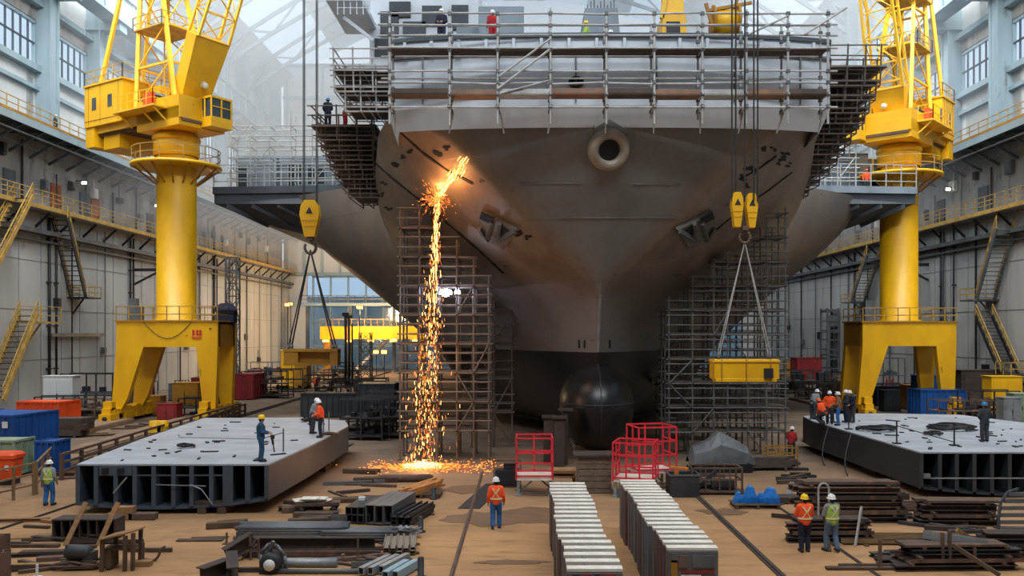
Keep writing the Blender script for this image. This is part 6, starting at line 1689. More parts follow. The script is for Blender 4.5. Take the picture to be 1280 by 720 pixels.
tall_stack((g.x,g.y+.5,0),R(1),[(2.6,.28,.18,2,'i',rustdark,0),(2.5,.3,.12,2,'c',rust,.1),(2.4,.28,.16,2,'i',rust,-.05),(2.2,.3,.05,2,'s',rustdark,0)],'the lower beam stack beside the two walkers','the lower stack near the walkers',60)
g=G(1205,660)
tall_stack((g.x,g.y+.7,0),R(-1),[(2.6,.3,.2,3,'i',rustdark,0),(2.5,.3,.12,3,'c',rust,.1),(2.5,.28,.2,2,'i',rustdark,0),(2.4,.3,.08,2,'s',rust,.1)],'the pile under the honeycomb front of the dark block','the pile under the dark block front',80)
g=G(1190,716)
tall_stack((g.x+.2,g.y+.6,0),R(2),[(3.3,.3,.16,3,'i',rustdark,0),(3.2,.3,.1,3,'c',rust,.2),(3.0,.3,.14,2,'i',steelmid,.3),(2.8,.3,.06,2,'s',rust,-.1)],'the wide nearest pile with a blue-grey channel across it','the wide nearest pile',100)
g=G(1268,700)
tall_stack((g.x+.3,g.y+.6,0),R(-3),[(2.2,.3,.2,3,'i',rust,0),(2.0,.3,.14,3,'c',steelmid,0),(2.0,.28,.18,2,'i',rustdark,.1)],'the pile cut by the photo edge below the curved rack','the pile at the photo edge',120)
g=G(1130,640); stack('stored_beam','steel beam',(g.x+.5,g.y+.7,0),R(0),4.4,.25,.12,1,4,'c',rust,'long low rusty beam lying flat between the tall stack and the dark block','flat beams between stack and block',1.3,.06,.04,seed=15)
g=G(1150,690); stack('stored_beam','steel beam',(g.x+.2,g.y+1.3,0),R(-1),4.2,.22,.12,1,3,'c',tan,'pale tan beam lying low behind the wide nearest pile','tan beams behind the nearest pile',1.8,.06,.04,seed=16)
g=G(1010,640); stack('steel_plank','steel section',(g.x+.6,g.y+1.8,0.0),R(0),3.2,.25,.1,2,3,'s',rustdark,'dark flat bar behind the tall beam stack near the blue covered parts','dark flat bars behind the tall stack',1.1,.04,.04,seed=18)
g=G(1185,705); o=obj('grey_channel',hbar_mesh(1.6,.16,.22,'c'),steellight,loc=(g.x+.1,g.y-.15,.62),local=True,rz=R(-12)); o.rotation_euler=(0,R(6),R(-12)); tag(o,'pale blue-grey channel lying slanted on top of the wide nearest pile','steel section')
for (p0,p1,z0,z1,w_,m,lab) in[((1069,683),(1081,683),0,1.15,.06,galv,'pale galvanised pole leaning upright against the tall beam stack'),((1037,690),(1033,690),0,1.25,.08,rust,'rusty post standing between the tall stack and the walkers'),((1232,700),(1196,700),.35,.85,.12,wood,'pale plank lying slanted across the nearest pile'),((1250,724),(1190,716),.1,.75,.1,wooddark,'dark plank slanting down across the nearest pile')]:
    a_=G(*p0);c_=G(*p1); b=MB(); b.bar((a_.x,a_.y,z0),(c_.x,c_.y+(.25 if z0==0 else 0),z1),w_); tag(obj('leaning_pole',b,m,loc=(a_.x,a_.y,0)),lab,'pole')
b=MB(); g=G(1025,662); pts=[(g.x-.05,g.y,0)]+[(g.x-.05,g.y,1.3)]+[(g.x+.12-.17*math.cos(a*PI/8),g.y,1.3+.2*math.sin(a*PI/8)) for a in range(9)]+[(g.x+.29,g.y,.9)]
b.path(pts,.035,6); tag(obj('bent_pipe',b,galv,loc=tuple(g)),'hooked pale pipe rising behind the two walking workers','pipe')
# steel rail frame of the near right pile
g=G(1100,700); t=thing('stake_rack','low rusty storage frame with upright stakes around the nearest pile','frame',(g.x,g.y,0))
b=MB(); b.bar((g.x,g.y-.2,.05),(g.x+3.6,g.y-.3,.05),.1); b.bar((g.x,g.y-.2,.62),(g.x+1.9,g.y-.25,.66),.05); obj('bottom_rail',b,rust,t)
for (px,h_) in((1100,.8),(1178,1.0),(1187,1.05),(1218,.6)): q=G(px,712); b=MB(); b.bar((q.x,q.y,0),(q.x,q.y,h_),.08); obj('stake',b,rust,t)
g=G(1058,712); b=MB(); b.box((0,0,.04),(2.9,.2,.08)); b.box((.3,.3,.04),(2.6,.12,.08)); tag(obj('floor_timber',b,wooddark,loc=(g.x+.9,g.y,0),local=True,bevel=.01),'long thin timber lying on the floor at the foot of the nearest pile','timber')
# curved rack at right edge
g=G(1262,668); t=thing('curved_rack','dark curved ladder-like steel rack at the photo edge beside the dark block','rack',(g.x,g.y,0))
b=MB()
for x in(-.35,.75):
    b=MB(); pts=[(x,0,0),(x+.05,.1,.5),(x+.2,.25,.95),(x+.5,.4,1.25),(x+.9,.5,1.35)]; b.path(pts,.05,6); obj('side_rail',b,steelmid,t,local=True)

for k in range(6): u=k/5; b=MB(); b.bar((-.33+.1*u+.4*u*u,.05+.35*u,.15+1.05*u),(.8+.1*u+.4*u*u,.05+.35*u,.15+1.05*u),.07,.12); obj('rung',b,steelgrey,t,local=True)
# blue wrapped parts on pallet
g=G(947,636); pallet((g.x,g.y+.4,0),1.7,1.0,R(0),'dark low pallet carrying the blue covered parts')
for (dx,w_,h_,lab) in((-.6,.28,.4,'small blue covered part at the end of the pallet beyond which the red platform stands'),(-.17,.42,.62,'tall bright blue covered part in the middle of the pallet'),(.22,.26,.36,'small blue covered part squeezed between two bigger ones'),(.58,.5,.56,'wide blue covered part on the pallet near the beam stack')):
    b=MB(); n=10; vs=[];rgg=random.Random(lab)
    for z,r in((0,1),(h_*.35,.9),(h_*.7,.6),(h_*.92,.42),(h_,.12)):
        for k in range(n): a=2*PI*k/n; q=r*(1+(.22 if k%2 else -.12)+rgg.uniform(-.05,.05)); vs.append((w_*.62*q*math.cos(a),w_*.6*q*math.sin(a),z))
    fs=[(i*n+k,i*n+(k+1)%n,(i+1)*n+(k+1)%n,(i+1)*n+k) for i in range(4) for k in range(n)]+[tuple(range(4*n,5*n)),tuple(range(n))[::-1]]
    b.add(vs,fs); tag(obj('covered_part',b,bluepl,loc=(g.x+dx,g.y+.4,.158),local=True),lab,'covered part')
# mesh crate and machine
g=G(893,616); t=thing('steel_crate','rusty open frame crate standing alone on the floor in front of the scaffold tower','crate',(g.x,g.y,0))
b=MB(); W2,D2,H2=.98,.5,1.05
for sx_ in(-1,1):
    for sy_ in(-1,1): b.bar((sx_*W2,sy_*D2,0),(sx_*W2,sy_*D2,H2),.07)
for z in(.12,.6,H2):
    for sy_ in(-1,1): b.bar((-W2,sy_*D2,z),(W2,sy_*D2,z),.06)
    for sx_ in(-1,1): b.bar((sx_*W2,-D2,z),(sx_*W2,D2,z),.06)
for x in(-.45,.1,.5): b.bar((x,-D2,.1),(x,-D2,H2),.045); b.bar((x,D2,.1),(x,D2,H2),.045)
obj('frame',b,rust,t,local=True)
b=MB(); b.box((0,-.35,.05),(2.5,.14,.1)); b.box((0,.35,.05),(2.5,.14,.1)); b.box((0,0,.13),(1.9,.9,.04)); obj('skid',b,wooddark,t,local=True)
b=MB(); b.bar((-.7,0,.2),(.1,.1,.85),.14); b.box((.3,0,.35),(.9,.5,.35)); b.tube((-.8,.1,.3),(.8,.1,.3),.14,10); obj('scrap_load',b,steelmid,t,local=True)
g=G(900,588); t=thing('tracked_machine','grimy grey machine under a sheet at the foot of the wide scaffold tower','machine',(g.x,g.y,0))
b=MB(); vs=[];n=12
for x,h_,w_ in((-1.5,.3,.4),(-1.3,.8,.7),(-.6,1.1,.8),(-.1,1.55,.8),(.6,1.2,.8),(1.2,.8,.7),(1.5,.3,.5)):
    for k in range(6): a=PI*k/5; vs.append((x,-w_*math.cos(a),.35+h_*math.sin(a)))
fs=[(i*6+k,i*6+k+1,(i+1)*6+k+1,(i+1)*6+k) for i in range(6) for k in range(5)]; b.add(vs,fs); obj('sheeted_body',b,steelgrey,t,local=True)
b=MB(); b.box((0,-.6,.2),(2.6,.35,.4)); b.box((0,.6,.2),(2.6,.35,.4)); b.box((0,0,.3),(2.4,1.4,.3)); obj('track',b,steeldark,t,local=True)
g=G(950,587); stack('scaffold_plank','plank',(g.x,g.y,0),R(2),3.0,.28,.12,4,3,'s',plankdark,'grimy plank in the broad low pile under the scaffold next to the grey machine','plank pile under the wide scaffold',1.05,.05,.15,seed=22)
g=G(975,585); t=thing('yellow_trolley','small ochre railed trolley at the foot of the scaffold near the red-jacketed worker','trolley',(g.x,g.y,0))
b=MB()
for x in(-.7,0,.7):
    for y in(-.4,.4): b.bar((x,y,.1),(x,y,1.0),.06)
for z in(.3,.65,1.0):
    for y in(-.4,.4): b.bar((-.7,y,z),(.7,y,z),.05)
b.box((0,0,.2),(1.5,.9,.06)); obj('frame',b,yellow_dark,t,local=True)
for i,(px,py,px2,py2) in enumerate([(985,622,1005,606),(1000,624,1022,610)]):
    a_=G(px,py);c_=G(px2,py2); b=MB(); b.bar((a_.x,a_.y,.08),(c_.x-.5,c_.y,.08),.18,.1); tag(obj('pale_plank',b,steellight,loc=(a_.x,a_.y,0)),['pale steel plank lying aslant below the dark block, the one nearer the scaffold','pale steel plank lying aslant below the dark block, beside another like it'][i],'plank')
for i,(px,x2) in enumerate(((1008,1000),(1030,1018))):
    b=MB(); pts=[]
    for k in range(9): u=k/8; pts.append(((15.05-.7*u-(.2*math.sin(PI*u)),43.5-3*i-1.5*u,1.7*(1-u)**1.5+.03)))
    b.path(pts,.03,5); tag(obj('hanging_hose',b,hose,loc=(15,43-3*i,0)),['thin dark hose hanging from the dark block rim, the further of the two','thin dark hose hanging from the dark block rim, the nearer of the two'][i],'hose')
# small grey bin by red platform, crates at centre
g=G(853,619); t=thing('grey_bin','small open grey metal bin beside the double red platform','bin',(g.x,g.y,0))
b=MB(); 
b.box((0,-.5,.42),(1.15,.03,.84)); b.box((0,.5,.42),(1.15,.03,.84)); b.box((-.56,0,.42),(.03,1,.84)); b.box((.56,0,.42),(.03,1,.84)); b.box((0,0,.04),(1.1,1,.05)); obj('body',b,steelmid,t,local=True)
b=MB(); 
for y in(-.51,.51): b.box((0,y,.86),(1.2,.07,.06))
for x in(-.58,.58): b.box((x,0,.86),(.07,1.08,.06))
obj('rim',b,steelgrey,t,local=True)
b=MB(); b.bar((g.x-.55,g.y-.3,1.15),(g.x+.15,g.y-.45,1.1),.2,.08); b.bar((g.x-.35,g.y-.4,0),(g.x-.3,g.y-.4,1.1),.16,.1); tag(obj('orange_bracket',b,mat('orange_wood',(214,130,40),(180,104,40),2,.7),loc=tuple(g)),'orange-brown T-shaped bracket standing in front of the small grey bin','bracket')
cr=mat('weathered_crate_side',(122,104,88),(96,84,74),1.6,.8,c3=(168,120,60),c3lo=.6,c3hi=.7)
g=G(743,617)
for r in range(3):
    for k in range(2):
        b=MB(); b.box((0,0,.24),(.66,1.1,.46)); b.box((0,-.56,.24),(.6,.03,.03)); b.box((-.31,-.56,.24),(.05,.03,.44)); b.box((.31,-.56,.24),(.05,.03,.44))
        lab='weathered crate, %s row of the pile under the bulb, on the %s side'%(['bottom','middle','top'][r],['lone red platform','double red platform'][k])
        tag(obj('wooden_crate',b,cr,loc=(g.x-.33+.67*k,g.y+.55,.48*r),local=True,bevel=.015),lab,'crate')
g=G(743,617); b=MB(); b.box((0,0,.04),(1.6,1.4,.08)); tag(obj('steel_plate_cover',b,rustdark,loc=(g.x,g.y+.6,1.445),local=True),'dark plate lying over the crate pile under the bulb','plate')
g=G(705,605); b=MB(); b.box((0,0,.62),(1.1,1.0,.12)); b.box((0,-.1,.42),(1.1,.9,.06)); b.box((-.5,0,.2),(.1,.8,.4)); b.box((.5,0,.2),(.1,.8,.4)); tag(obj('low_bench',b,wood,loc=(g.x-.1,g.y-.3,0),local=True),'low tan bench-like support between the red platform and the crate pile','bench')
for i,(px,h_) in enumerate(((699,2.3),(707,2.6),(686,2.2))):
    g=P(px,0,41.8+i*.7); b=MB(); b.ibeam((g.x,g.y,0),(g.x,g.y,h_),.5 if i!=1 else .2,.5,.04,(0,1,0)); b.box((g.x,g.y,h_+.05),(.7,.7,.1)); tag(obj('prop_column',b,rustdark,loc=(g.x,g.y,0)),['dark steel prop column just beside the bulb','slim rusty prop column standing between two broad ones near the bulb','broad dark prop column furthest from the bulb'][i],'prop')
g=G(640,612); t=thing('generator_set','small dark generator behind the four-legged red platform','machine',(g.x-.2,g.y+.8,0)); b=MB(); b.box((0,0,.4),(1,.7,.6)); b.box((.1,0,.8),(.5,.4,.3)); obj('body',b,steeldark,t,local=True); b=MB(); b.bar((-.55,-.3,.6),(.55,-.3,.6),.04); b.bar((-.55,-.3,0),(-.55,-.3,1.1),.05); b.bar((.55,-.3,0),(.55,-.3,1.1),.05); b.bar((-.55,-.3,1.1),(.55,-.3,1.1),.05); b.bar((-.55,-.3,.05),(.55,-.3,.05),.05); obj('frame',b,rust,t,local=True)

# loose bars scattered among the piles
def scatter(name,cat,rects,n,label,group,seed,mats):
    rg=random.Random(seed); protos=[]
    for m in mats:
        for kind in('c','s','i'):
            L_=rg.uniform(.9,2.2); protos.append((hbar_mesh(L_,rg.uniform(.08,.22),rg.uniform(.05,.16),kind),m))
    objs=[None]*len(protos)
    for i in range(n):
        x0,x1,y0,y1=rects[i%len(rects)]; g=G(rg.uniform(x0,x1),rg.uniform(y0,y1)); k=rg.randrange(len(protos)); rz=rg.gauss(0,.35)
        if objs[k] is None: o=obj(name,protos[k][0],protos[k][1],loc=(g.x,g.y,0.01),local=True,rz=rz); tag(o,label,cat,group); objs[k]=o
        else: o=objs[k].copy(); COL.objects.link(o); o.location=(g.x,g.y,0.01); o.rotation_euler=(0,0,rz)
scatter('loose_bar','steel bar',[(1110,1280,672,712),(1140,1280,655,668),(985,1120,640,650)],30,'loose rusty bar scattered on the floor around the piles below the dark-sided block','loose bars around the piles by the dark-sided block',71,[rust,rustdark,steelmid])
scatter('loose_bar','steel bar',[(0,160,668,716),(20,120,650,680)],16,'loose brown bar or board scattered around the trestle table and leaning planks','loose boards around the trestle table',72,[wood,rustdark,wooddark])
scatter('loose_bar','steel bar',[(420,520,592,622),(360,430,630,650),(440,530,672,716),(300,430,700,716)],24,'loose dark offcut scattered on the floor between the sparks and the steel bundles','loose offcuts below the sparks',73,[rust,rustdark,steelgrey])
scatter('loose_timber','timber',[(110,285,528,572),(60,110,560,600)],26,'loose board lying along the trestle railings beside the pale-topped block','loose boards along the trestle railings',75,[wood,wooddark,rust])
scatter('loose_bar','steel bar',[(860,1000,572,600),(985,1010,590,606)],12,'loose dark offcut scattered at the foot of the wide scaffold tower','loose offcuts by the wide scaffold tower',74,[rustdark,steelmid,wooddark])
# ================================================================ mid and far yard, left side
def container(c,w_,d_,h_,m,label,rz=0,name='steel_container',cat='container',ribs=True,marks=None):
    t=thing(name,label,cat,(c[0],c[1],0),rz)
    b=MB(); b.box((0,0,.1+h_/2),(w_,d_,h_)); obj('body',b,m,t,local=True,bevel=.03)
    b=MB()
    n=max(3,int(w_/.45))
    for k in range(n+1): x=-w_/2+w_*k/n; b.box((x,-d_/2-.03,.1+h_/2),(.08,.06,h_)); 
    n=max(3,int(d_/.45))
    for k in range(n+1):
        y=-d_/2+d_*k/n
        for s in(-1,1): b.box((s*(w_/2+.03),y,.1+h_/2),(.06,.08,h_))
    for z in(.1,h_+.06): b.box((0,-d_/2-.03,z+.03),(w_+.12,.08,.1)); b.box((w_/2+.03,0,z+.03),(.08,d_,.1)); b.box((-w_/2-.03,0,z+.03),(.08,d_,.1))
    obj('rib',b,m,t,local=True)
    for s in(-1,1): b=MB(); b.box((s*w_*.35,0,.05),(.2,d_,.1)); obj('skid',b,steeldark,t,local=True)
    if marks:
        for (x,z,s) in marks: b=MB(); b.box((x,-d_/2-.07,z),(s,.02,s*1.1)); obj('white_mark',b,white,t,local=True)
    return t
g=G(17,572); container((g.x-1.2,g.y+1.6),3.2,3.4,2.05,blue,'large blue steel container beside the orange skip at the photo edge',R(-8),marks=[(.5,1.6,.16),(1.2,1.7,.3)])
g=G(46,545); container((g.x,g.y+1.4),2.7,2.2,1.95,orange,'bright orange skip behind the large blue container',R(-6),'waste_skip','skip',marks=[(.7,1.1,.3)])
g=G(12,598); container((g.x-.8,g.y+1.0),1.7,1.6,1.5,green,'pale green metal box standing in front of the large blue container',0,'tool_box','box',marks=[(-.1,1.1,.18)])
g=G(28,600); container((g.x+.35,g.y+1.8),.8,1.3,1.4,blue,'narrow blue bin squeezed between green box and large blue container',0,'blue_bin','bin')
g=G(4,606); t=thing('orange_bin','round-cornered orange bin with rim behind the brown handrail','bin',(g.x-.0,g.y+.2,0))
b=MB(); 
def rr(w_,d_,r,n=5): return [(sx_*(w_/2-r)+r*math.cos(a),sy_*(d_/2-r)+r*math.sin(a)) for sx_,sy_,a0 in((1,1,0),(-1,1,90),(-1,-1,180),(1,-1,270)) for a in[R(a0+90*k/n) for k in range(n+1)]]
lo2=rr(.95,.8,.14);hi2=rr(1.1,.95,.16);n=len(lo2)
b.add([(x,y,.25) for x,y in lo2]+[(x,y,1.2) for x,y in hi2],[(k,(k+1)%n,n+(k+1)%n,n+k) for k in range(n)]+[tuple(range(n))[::-1],tuple(range(n,2*n))]); obj('body',b,orange,t,local=True)
b=MB(); hi3=rr(1.22,1.05,.18)
b.add([(x,y,1.12) for x,y in hi3]+[(x,y,1.26) for x,y in hi3]+[(x*.8,y*.8,1.36) for x,y in hi3],[(k,(k+1)%n,n+(k+1)%n,n+k) for k in range(n)]+[(n+k,n+(k+1)%n,2*n+(k+1)%n,2*n+k) for k in range(n)]+[tuple(range(2*n,3*n)),tuple(range(n))[::-1]]); obj('lid',b,orange,t,local=True)
b=MB(); b.box((.3,-.47,.75),(.16,.02,.2)); obj('white_mark',b,white,t,local=True)
b=MB(); b.box((0,0,.13),(.8,.7,.25)); obj('base',b,steeldark,t,local=True)
# brown handrails along the left path
def handrail(name,pts,h_,label,m,step=1.6,r=.09,rails=3):
    t=thing(name,label,'railing',(pts[0][0],pts[0][1],0))
    for (x0,y0),(x1,y1) in zip(pts[:-1],pts[1:]):
        L_=math.hypot(x1-x0,y1-y0); n=max(1,round(L_/step))
        for k in range(n+1): x=x0+(x1-x0)*k/n; y=y0+(y1-y0)*k/n; b=MB(); b.bar((x,y,0),(x,y,h_+.05),r); obj('post',b,m,t)
        for j in range(rails): z=h_*(j+1)/rails; b=MB(); b.bar((x0,y0,z),(x1,y1,z),r*.75); obj('rail',b,m,t)
a_=G(-10,632);c_=G(42,619); handrail('handrail',[(a_.x,a_.y),(c_.x,c_.y)],1.25,'tan handrail in front of the orange bin',tan,1.3)
handrail('handrail',[(c_.x,c_.y+.2),(G(72,585).x,G(72,585).y)],1.25,'tan handrail running back behind the worker in lime vest',tan,1.7)
g0=G(77,600);g1=G(300,523)
handrail('long_trestle',[(g0.x,g0.y),(g0.x+(g1.x-g0.x)*.5,g0.y+(g1.y-g0.y)*.42),(g1.x,g1.y)],1.1,'long brown trestle railing running back beside the pale-topped block toward the crane',rust,1.8,.14,3)
g0=G(100,592);g1=G(290,520)
handrail('long_trestle',[(g0.x+.8,g0.y+1.2),(g1.x+1.0,g1.y)],.9,'second lower trestle railing close along the far edge of the pale-topped block',rustdark,1.6,.14,2)
rg=random.Random(31)
# wooden ramps: long low boards behind
for i,(p0,p1,w_,lab) in enumerate([((88,572),(270,517),1.6,'long pale timber ramp lying along the outer side of the trestle railing'),((75,545),(150,528),2.0,'pale plank platform between the orange skip and the crane bogie'),((60,590),(96,575),1.5,'short plank platform beside the end of the handrail')]):
    a_=G(*p0);c_=G(*p1); b=MB(); b.bar((a_.x,a_.y,.25),(c_.x,c_.y,.25),w_,.12); b.bar((a_.x-w_/2,a_.y,.12),(c_.x-w_/2,c_.y,.12),.15,.24); b.bar((a_.x+w_/2,a_.y,.12),(c_.x+w_/2,c_.y,.12),.15,.24); tag(obj('timber_ramp',b,mat('ramp_wood%d'%i,(146,122,100),(118,98,80),1.5,.9),loc=(a_.x,a_.y,0)),lab,'ramp')
g=G(65,548); stack('timber_baulk','timber',(g.x+.2,g.y+.8,0),R(2),3.0,.4,.35,3,3,'s',wooddark,'stacked timber baulk in the pile right of the orange skip','timber pile by the orange skip',1.1,.03,.12,seed=33,mats=[wood,wooddark,plankdark])
g=G(62,618); stack('pallet_board','board',(g.x+2.2,g.y+4.5,0),R(20),2.0,.35,.12,2,3,'s',wooddark,'dark board in the heap behind the worker in lime vest','board heap behind the lime vest worker',1.1,.05,.1,seed=34)
# drums at the trestle
for i,px in enumerate((189,199)):
    g=G(px,556); t=thing('yellow_drum',['yellow drum standing by the trestle, the nearer to the crane bogie','yellow drum standing by the trestle, the one closer to the block top'][i],'drum',(g.x,g.y+.5,0)); b=MB(); b.lathe([(0.001,0),(.3,0),(.3,.3),(.32,.32),(.3,.34),(.3,.62),(.32,.64),(.3,.66),(.3,.95),(.28,.97),(.001,.95)],(0,0,.35),16); obj('body',b,yellow,t,local=True); b=MB(); b.box((0,0,.17),(.6,.6,.34)); obj('stand',b,steeldark,t,local=True)
# machines, cabinets and bins scattered along the wall and yard
def cabinet(c,w_,d_,h_,m,label,name='machine_cabinet',cat='cabinet',rz=0):
    t=thing(name,label,cat,(c[0],c[1],0),rz)
    b=MB(); b.box((0,0,.08+h_/2),(w_,d_,h_)); obj('body',b,m,t,local=True,bevel=.03)
    b=MB(); b.box((-w_*.23,-d_/2-.02,.1+h_*.5),(w_*.4,.04,h_*.8)); b.box((w_*.23,-d_/2-.02,.1+h_*.5),(w_*.4,.04,h_*.8)); obj('door_panel',b,m,t,local=True)
    b=MB(); b.box((-.04,-d_/2-.05,.1+h_*.5),(.04,.05,h_*.16)); obj('handle',b,steeldark,t,local=True)
    b=MB(); b.box((0,0,.04),(w_*1.05,d_*1.05,.08)); obj('plinth',b,steeldark,t,local=True)
    b=MB(); b.box((0,0,.1+h_),(w_*1.06,d_*1.06,.05)); obj('lid',b,m,t,local=True)
    return t
def rackframe(c,w_,d_,h_,m,label,load=None,rz=0,seed=1):
    rg=random.Random(seed); t=thing('storage_rack',label,'rack',(c[0],c[1],0),rz)
    b=MB()
    for x in(-w_/2,0,w_/2):
        for y in(-d_/2,d_/2): b.bar((x,y,0),(x,y,h_),.09)
    for z in(.25,h_*.55,h_):
        for y in(-d_/2,d_/2): b.bar((-w_/2,y,z),(w_/2,y,z),.08)
    obj('frame',b,m,t,local=True)
    for z in(.3,h_*.55): b=MB(); b.box((0,0,z),(w_,d_,.05)); obj('shelf',b,m,t,local=True)
    for k in range(7):
        b=MB(); x=rg.uniform(-w_*.42,w_*.42); s=rg.uniform(.15,.4)*h_*.4; z=rg.choice([.33,h_*.55+.03]); b.box((x,rg.uniform(-d_*.2,d_*.2),z+s/2),(rg.uniform(.2,.5),.4,s)); obj('stored_load',b,load or steelgrey,t,local=True)
    return t
def gasrack(c,n,m,label,seed=1):
    t=thing('gas_cylinder_rack',label,'cylinder rack',(c[0],c[1],0))
    b=MB(); w_=n*.3; b.box((0,0,.05),(w_+.2,.7,.1)); b.bar((-w_/2-.1,-.35,1.1),(w_/2+.1,-.35,1.1),.05); b.bar((-w_/2-.1,.35,0),(-w_/2-.1,.35,1.7),.06); b.bar((w_/2+.1,.35,0),(w_/2+.1,.35,1.7),.06); b.bar((-w_/2-.1,-.35,0),(-w_/2-.1,-.35,1.1),.05); b.bar((w_/2+.1,-.35,0),(w_/2+.1,-.35,1.1),.05); b.bar((-w_/2-.1,.35,1.7),(w_/2+.1,.35,1.7),.06); obj('frame',b,steeldark,t,local=True)
    for k in range(n):
        b=MB(); b.lathe([(0.001,0),(.12,0),(.12,1.3),(.06,1.45),(.04,1.47),(.04,1.6),(.001,1.6)],(-w_/2+.15+k*.3,0,.1),10); obj('cylinder',b,m,t,local=True)
    return t
items=[
 ('cab',(72,522),2.2,1.2,3.0,panelwhite,'pale grey wall cabinet behind the orange skip'),
 ('rack',(108,520),4.0,1.5,3.2,steeldark,'dark rack of parts against the wall near the emblem crane leg',navy),
 ('rack',(92,528),3.0,1.2,1.6,wooddark,'low brown rack standing in front of the dark rack by the wall',rust),
 ('cab',(231,508),2.2,1.6,1.9,yellow_dark,'ochre yellow box cabinet seen through the emblem crane portal'),
 ('gas',(223,498),4,0,0,redmach,'rack of dull red gas cylinders behind the ochre box cabinet'),
 ('cont',(251,505),1.6,2.0,2.2,redmach,'dull red bin beside the ochre box cabinet under the portal'),
 ('gas',(185,500),3,0,0,redmach,'rack of red cylinders showing between the two outer portal legs'),
 ('cab',(187,520),1.6,1.2,1.4,yellow_dark,'small yellow and black machine cabinet next to the crane bogie'),
 ('cab',(208,528),1.4,1.2,1.2,redmach,'small red cabinet on the floor inside the emblem crane portal'),
 ('rack',(245,524),2.6,1.2,1.5,steeldark,'dark parts rack beside the inner leg of the emblem crane',navy),
 ('cont',(299,500),2.6,4.0,2.3,redmach,'big dull red container past the inner leg of the emblem crane'),
 ('rack',(331,498),4.5,2.0,2.6,steeldark,'long dark rack of scrap beside the big dull red container',rustdark),
 ('rack',(352,490),4.5,2.0,2.4,steeldark,'second dark scrap rack further along, next to the yellow machine frame',rustdark),
 ('gas',(318,478),4,0,0,redmach,'distant rack of red cylinders close to the wall behind the red container'),
 ('rack',(335,473),6.0,2.0,2.2,steelgrey,'far grey rack against the wall behind the scrap racks',steeldark),
 ('cab',(365,484),2.6,2.0,4.2,yellow,'tall yellow machine block under the hanging ochre lifting beam'),
 ('cab',(376,486),1.4,2.0,3.6,yellow_dark,'ochre upright block directly beside the tall yellow machine block'),
 ('rack',(415,480),4.5,2.0,2.6,steeldark,'dark rack of parts behind the distant worker in orange',steeldark),
 ('rack',(440,478),4.5,2.0,2.0,steeldark,'dark low rack between the distant worker and the sparks tower',rustdark),
 # near the pit edge left of tower
 ('cont',(415,522),4.6,2.0,1.7,darkblock,'dark panelled steel box beside the two workers on the pale-topped block'),
 ('rack',(445,520),3.0,1.6,2.2,steeldark,'dark rack with upright bars beyond the end of the pale-topped block',steelmid),
 ('cont',(470,528),2.5,3.0,2.6,darkblock,'tall dark steel box next to the sparks scaffold tower'),
 ('rack',(455,545),3.2,1.4,.9,rustdark,'low dark rack on the floor between the pale-topped block and the sparks tower',steelmid),
 # right side
 ('cont',(1012,478),3.0,3.0,3.0,redmach,'red container far off beside the wide scaffold tower'),
 ('cab',(1043,472),2.6,2.0,2.2,yellow_dark,'yellow cabinet far off beyond the group on the dark-sided block'),
 ('rack',(1000,492),4.0,2.0,2.4,steelgrey,'grey parts rack in front of the far red container',rust),
 ('rack',(1060,492),3.5,2.0,2.2,steeldark,'dark rack close behind the group of workers on the dark block',steelgrey),
 ('rack',(1112,496),3.0,1.5,3.8,steelgrey,'tall grey equipment rack seen through the portal of the crane without emblem',steelgrey),
 ('cont',(1115,508),2.6,1.6,1.6,navy,'dark blue round-topped tank box under the portal of the crane without emblem'),
 ('gas',(1130,492),3,0,0,redmach,'tall red cylinders standing in the middle of the far portal opening'),
 ('cab',(1145,512),1.5,1.4,1.9,yellow_dark,'brown and yellow cabinet just inside the far portal opening'),
 ('gas',(1177,505),4,0,0,redmach,'rack of red cylinders by the outer leg of the crane without emblem'),
 ('gas',(1211,512),3,0,0,redmach,'rack of red cylinders next to the dark red wall door'),
 ('cab',(1228,514),3.4,1.4,3.2,rustdark,'dark red-brown cabinet against the wall beneath the lower stair'),
 ('cab',(1259,523),2.3,1.4,3.0,yellow,'bright yellow tall cabinet behind the blue-helmeted worker'),
 ('cab',(1266,535),1.2,1.0,1.9,steellight,'pale grey cabinet in front of the bright yellow one, nearer the worker'),
 ('cab',(1278,530),1.2,1.0,2.0,green,'pale green cabinet at the photo edge next to the pale grey one'),
 ('rack',(1243,528),3.6,1.6,2.2,steeldark,'dark parts rack between the red cylinders and yellow cabinet',rust),
 ('rack',(1205,530),3.6,1.6,1.6,rust,'rusty rack behind the dark-sided block near its far corner',steelmid),
 ('rack',(1080,506),3.2,1.5,1.8,steeldark,'dark rack beside the inner leg of the crane without emblem',yellow_dark),
]
for i,it in enumerate(items):
    k,(px,py),w_,d_,h_,m,lab=it[:7]; g=G(px,py)
    if abs(g.x)>38: g.x=math.copysign(38.2,g.x)
    if k=='cab': cabinet((g.x,g.y+d_/2),w_,d_,h_,m,lab)
    elif k=='cont': container((g.x,g.y+d_/2),w_,d_,h_,m,lab,name='steel_box',cat='container')
    elif k=='rack': rackframe((g.x,g.y+d_/2),w_,d_,h_,m,lab,it[7],seed=i)
    else: gasrack((g.x,g.y+.5),w_,m,lab)
# blue skip by right crane
g=G(1190,523); container((g.x-.6,g.y+1.2),3.3,2.2,2.0,blue,'open blue skip at the foot of the crane without emblem',0,'waste_skip','skip')
g=G(1165,515); cabinet((g.x,g.y+1),1.8,1.6,2.8,blue,'tall blue machine cabinet beside the open blue skip',rz=R(4))
